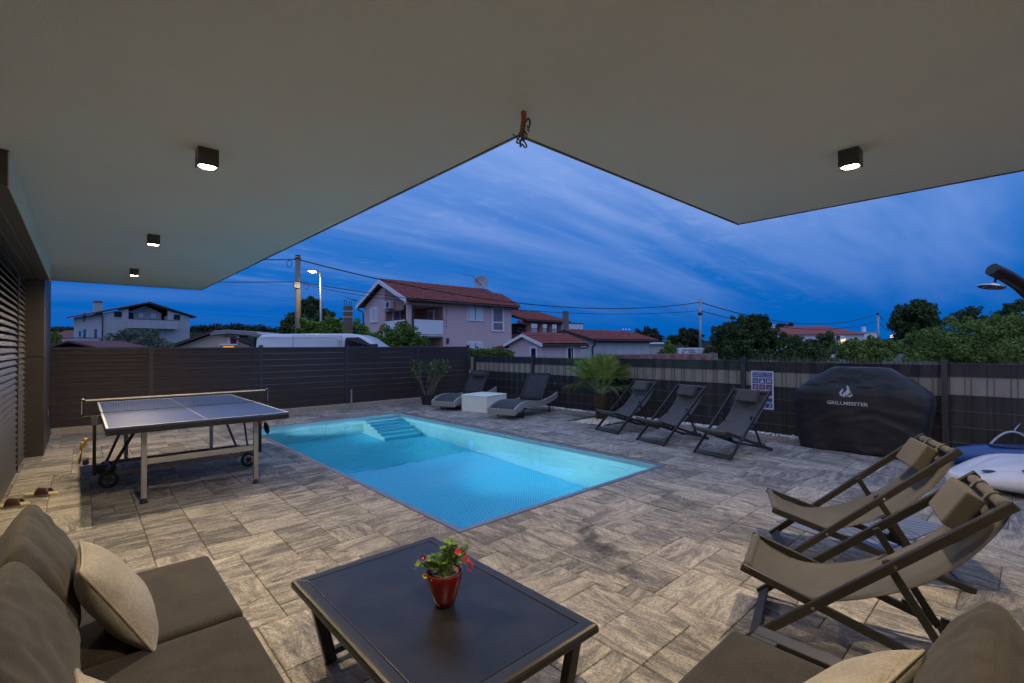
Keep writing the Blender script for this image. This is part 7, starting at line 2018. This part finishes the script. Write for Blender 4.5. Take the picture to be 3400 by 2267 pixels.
plant('clipped_hedge', 'low clipped green hedge behind the corner of the two fences', 'hedge', S([(1075, 812, 20, 15), (1105, 811, 26, 15), (1140, 811, 26, 15), (1165, 814, 20, 14), (1040, 814, 30, 14), (1115, 830, 64, 18)]), 16.5, 12000, .045, 'hedge', lumps=40)
plant('olive_tree', 'silvery olive tree in front of the grey house', 'tree', S([(300, 785, 34, 26), (345, 785, 36, 22), (385, 795, 22, 14), (322, 800, 60, 20)]), 33, 8000, .10, 'olive', lumps=34)
plant('garden_bush', 'green bush at the dark pillar left of the grey house', 'bush', S([(122, 775, 14, 16), (118, 790, 20, 16)]), 30, 2500, .11, 'mid', lumps=14)
plant('garden_bush', 'small yellowish bush between the shed roof and the olive tree', 'bush', S([(238, 794, 14, 8), (250, 798, 14, 8)]), 28, 1600, .09, 'lush', lumps=10, trunk=False)
# right hand side
plant('far_tree', 'leafy tree just right of the pale barn roof', 'tree', S([(1490, 765, 24, 14), (1465, 770, 18, 12), (1500, 778, 30, 16)]), 75, 4000, .26, 'far', lumps=24)
plant('far_tree', 'round tree between the barn and the slim pole', 'tree', S([(1578, 772, 32, 18), (1545, 780, 20, 14), (1595, 785, 26, 16)]), 70, 4500, .25, 'far', lumps=24)
plant('garden_bush', 'dark rounded shrub left of the lettered van', 'bush', S([(1538, 800, 18, 14), (1560, 806, 16, 10), (1530, 812, 26, 10)]), 44, 2800, .13, 'mid', lumps=18)
plant('dark_tree', 'wide dark tree right of the slim pole', 'tree', S([(1705, 752, 40, 24), (1735, 745, 34, 24), (1665, 770, 32, 22), (1640, 755, 12, 7), (1758, 745, 14, 20), (1755, 780, 46, 28), (1690, 795, 60, 28), (1700, 815, 75, 18), (1650, 812, 30, 14)]), 38, 18000, .15, 'dark', lumps=50)
plant('far_tree', 'small tree showing above the left end of the long red roof', 'tree', S([(1792, 750, 14, 10), (1812, 752, 14, 10), (1800, 765, 24, 14)]), 100, 2200, .3, 'far', lumps=16)
plant('garden_bush', 'middle bush in front of the long red roofed house', 'bush', S([(1822, 785, 32, 18), (1862, 795, 34, 20), (1900, 790, 26, 22), (1850, 810, 80, 22), (1840, 822, 90, 14)]), 34, 9000, .13, 'dark', lumps=40)
plant('garden_bush', 'bush right below the end of the long red roof', 'bush', S([(1960, 795, 40, 20), (2005, 790, 36, 18), (2040, 800, 30, 20), (1985, 815, 80, 20)]), 28, 9000, .10, 'mid', lumps=40)
plant('big_tree', 'big dark tree standing against the sky on the right', 'tree', S([(2095, 722, 42, 28), (2130, 735, 34, 24), (2070, 745, 28, 22), (2110, 700, 26, 14), (2100, 765, 38, 24), (2150, 745, 20, 14), (2090, 785, 45, 20)]), 52, 13000, .20, 'dark', lumps=60)
plant('tall_bush', 'large yellow green bush filling the right above the fence', 'bush', S([(2150, 790, 60, 34), (2210, 765, 60, 32), (2270, 760, 60, 34), (2330, 765, 60, 40), (2240, 805, 130, 36), (2120, 812, 60, 24), (2370, 800, 60, 50)]), 17, 26000, .065, 'mid', lumps=90, trunk=True)
plant('far_tree', 'thin topped tree behind the large yellow green bush', 'tree', S([(2205, 722, 18, 10), (2232, 716, 22, 12), (2225, 740, 34, 18), (2180, 735, 16, 10)]), 40, 4000, .12, 'dark', lumps=26)
plant('far_tree', 'tree reaching up at the right edge under the shower', 'tree', S([(2325, 712, 26, 14), (2345, 702, 24, 14), (2320, 735, 44, 20), (2290, 728, 16, 10)]), 36, 5000, .11, 'dark', lumps=30)
plant('flowering_oleander', 'pink flowering oleander between the lettered van and the dark tree', 'bush', S([(1640, 806, 14, 12), (1625, 812, 16, 8)]), 39, 1500, .10, 'dark', lumps=10, trunk=False)
def pink_spots():
    t = bpy.data.objects.get('flowering_oleander'); k = 39 / F_PX; mb = MB(); rng = random.Random(2)
    for j in range(16):
        p = at((1640 + rng.uniform(-14, 16)) * K, (800 + rng.uniform(-6, 8)) * K, 38.6) - np.array(t.location)
        mb.lathe([(0, -.06), (.09, 0), (0, .06)], 6, tuple(p))
    mb.build('blossoms', mat('pink_blossom', (.5, .2, .3), .7, island=.3), t)
pink_spots()
def tall_grass():
    nr = np.random.RandomState(9); n = 7000
    V, Fs = [], []
    for k in range(n):
        x = nr.uniform(1630, 2340) * K; d = nr.uniform(11.5, 26.)
        p = at(x, 830 * K, d); g = ground_z(*p[:2])
        h = nr.uniform(.8, 1.25) * (1.62 - g) / 1.6
        a = nr.uniform(0, 6.28); w = .010; l = nr.uniform(.05, .35)
        base = np.array([p[0], p[1], g]); tipv = base + np.array([math.cos(a) * l, math.sin(a) * l, h]); mid = lerp(base, tipv, .6) + np.array([0, 0, .12 * h]) 
        s = np.array([math.cos(a + 1.57), math.sin(a + 1.57), 0]) * w
        i = len(V); V += [base - s, base + s, mid + s * .8, mid - s * .8, tipv]; Fs += [(i, i + 1, i + 2, i + 3), (i + 3, i + 2, i + 4)]
    mb = MB().add(V, Fs); o = stuff(mb.build('tall_grass', mat('dry_grass', (.13, .145, .06), .8, color2=(.24, .23, .12), vscale=.4, island=.35))); tag(o, 'tall pale grass growing in the field behind the striped fence', 'grass')
tall_grass()
def hills():
    """low wooded ridge far away"""
    blobs_n = 9000; nr = np.random.RandomState(4)
    V, Fs = [], []
    def ridge(x0, x1, d, ytop, amp, seed):
        pts = []
        for x in np.linspace(x0, x1, 160):
            y = np.interp(x, *zip(*ytop)) + amp * mnoise.noise(Vector((x * .03, seed, 0))) + amp * .5 * mnoise.noise(Vector((x * .11, seed, 3)))
            p = at(x * K, y * K, d); pts.append(p)
        mb = MB(); n = len(pts)
        vs = [np.array([p[0], p[1], -6.]) for p in pts] + pts + [p + np.array([FW[0], FW[1], 0]) * 60 - np.array([0, 0, 4.]) for p in pts]
        mb.add(vs, [(r_ * n + i, r_ * n + i + 1, (r_ + 1) * n + i + 1, (r_ + 1) * n + i) for r_ in range(2) for i in range(n - 1)])
        # tree tops on the skyline
        return mb, pts
    hm = mat('wooded_hill', (.018, .026, .014), .9, color2=(.035, .045, .02), vscale=.06)
    for i, (x0, x1, d, yt) in enumerate(((-60, 800, 260, [(-60, 757), (115, 756), (440, 752), (560, 748), (640, 757), (800, 770)]), (800, 2450, 330, [(800, 785), (1300, 784), (1480, 783), (1900, 780), (2450, 775)]))):
        mb, pts = ridge(x0, x1, d, yt, 3.5, i)
        o = structure(mb.build('hills', hm, smooth=True))
    blobs = []
    for x in np.arange(-40, 640, 9):
        y = np.interp(x, [-60, 115, 440, 560, 640], [757, 756, 752, 748, 757]); p = at(x * K, (y + 4) * K, 250.); s = nr.uniform(1.2, 2.6); blobs.append((p, np.array([s * 1.3, s * 1.3, s])))
    V, Fq = leaf_cloud(blobs, 7000, .7, nr=nr)
    o = crown_mesh('far_wood', V, Fq, LEAF['far'], None); stuff(o); tag(o, 'dark wood along the far ridge left of the utility pole', 'wood')
hills()
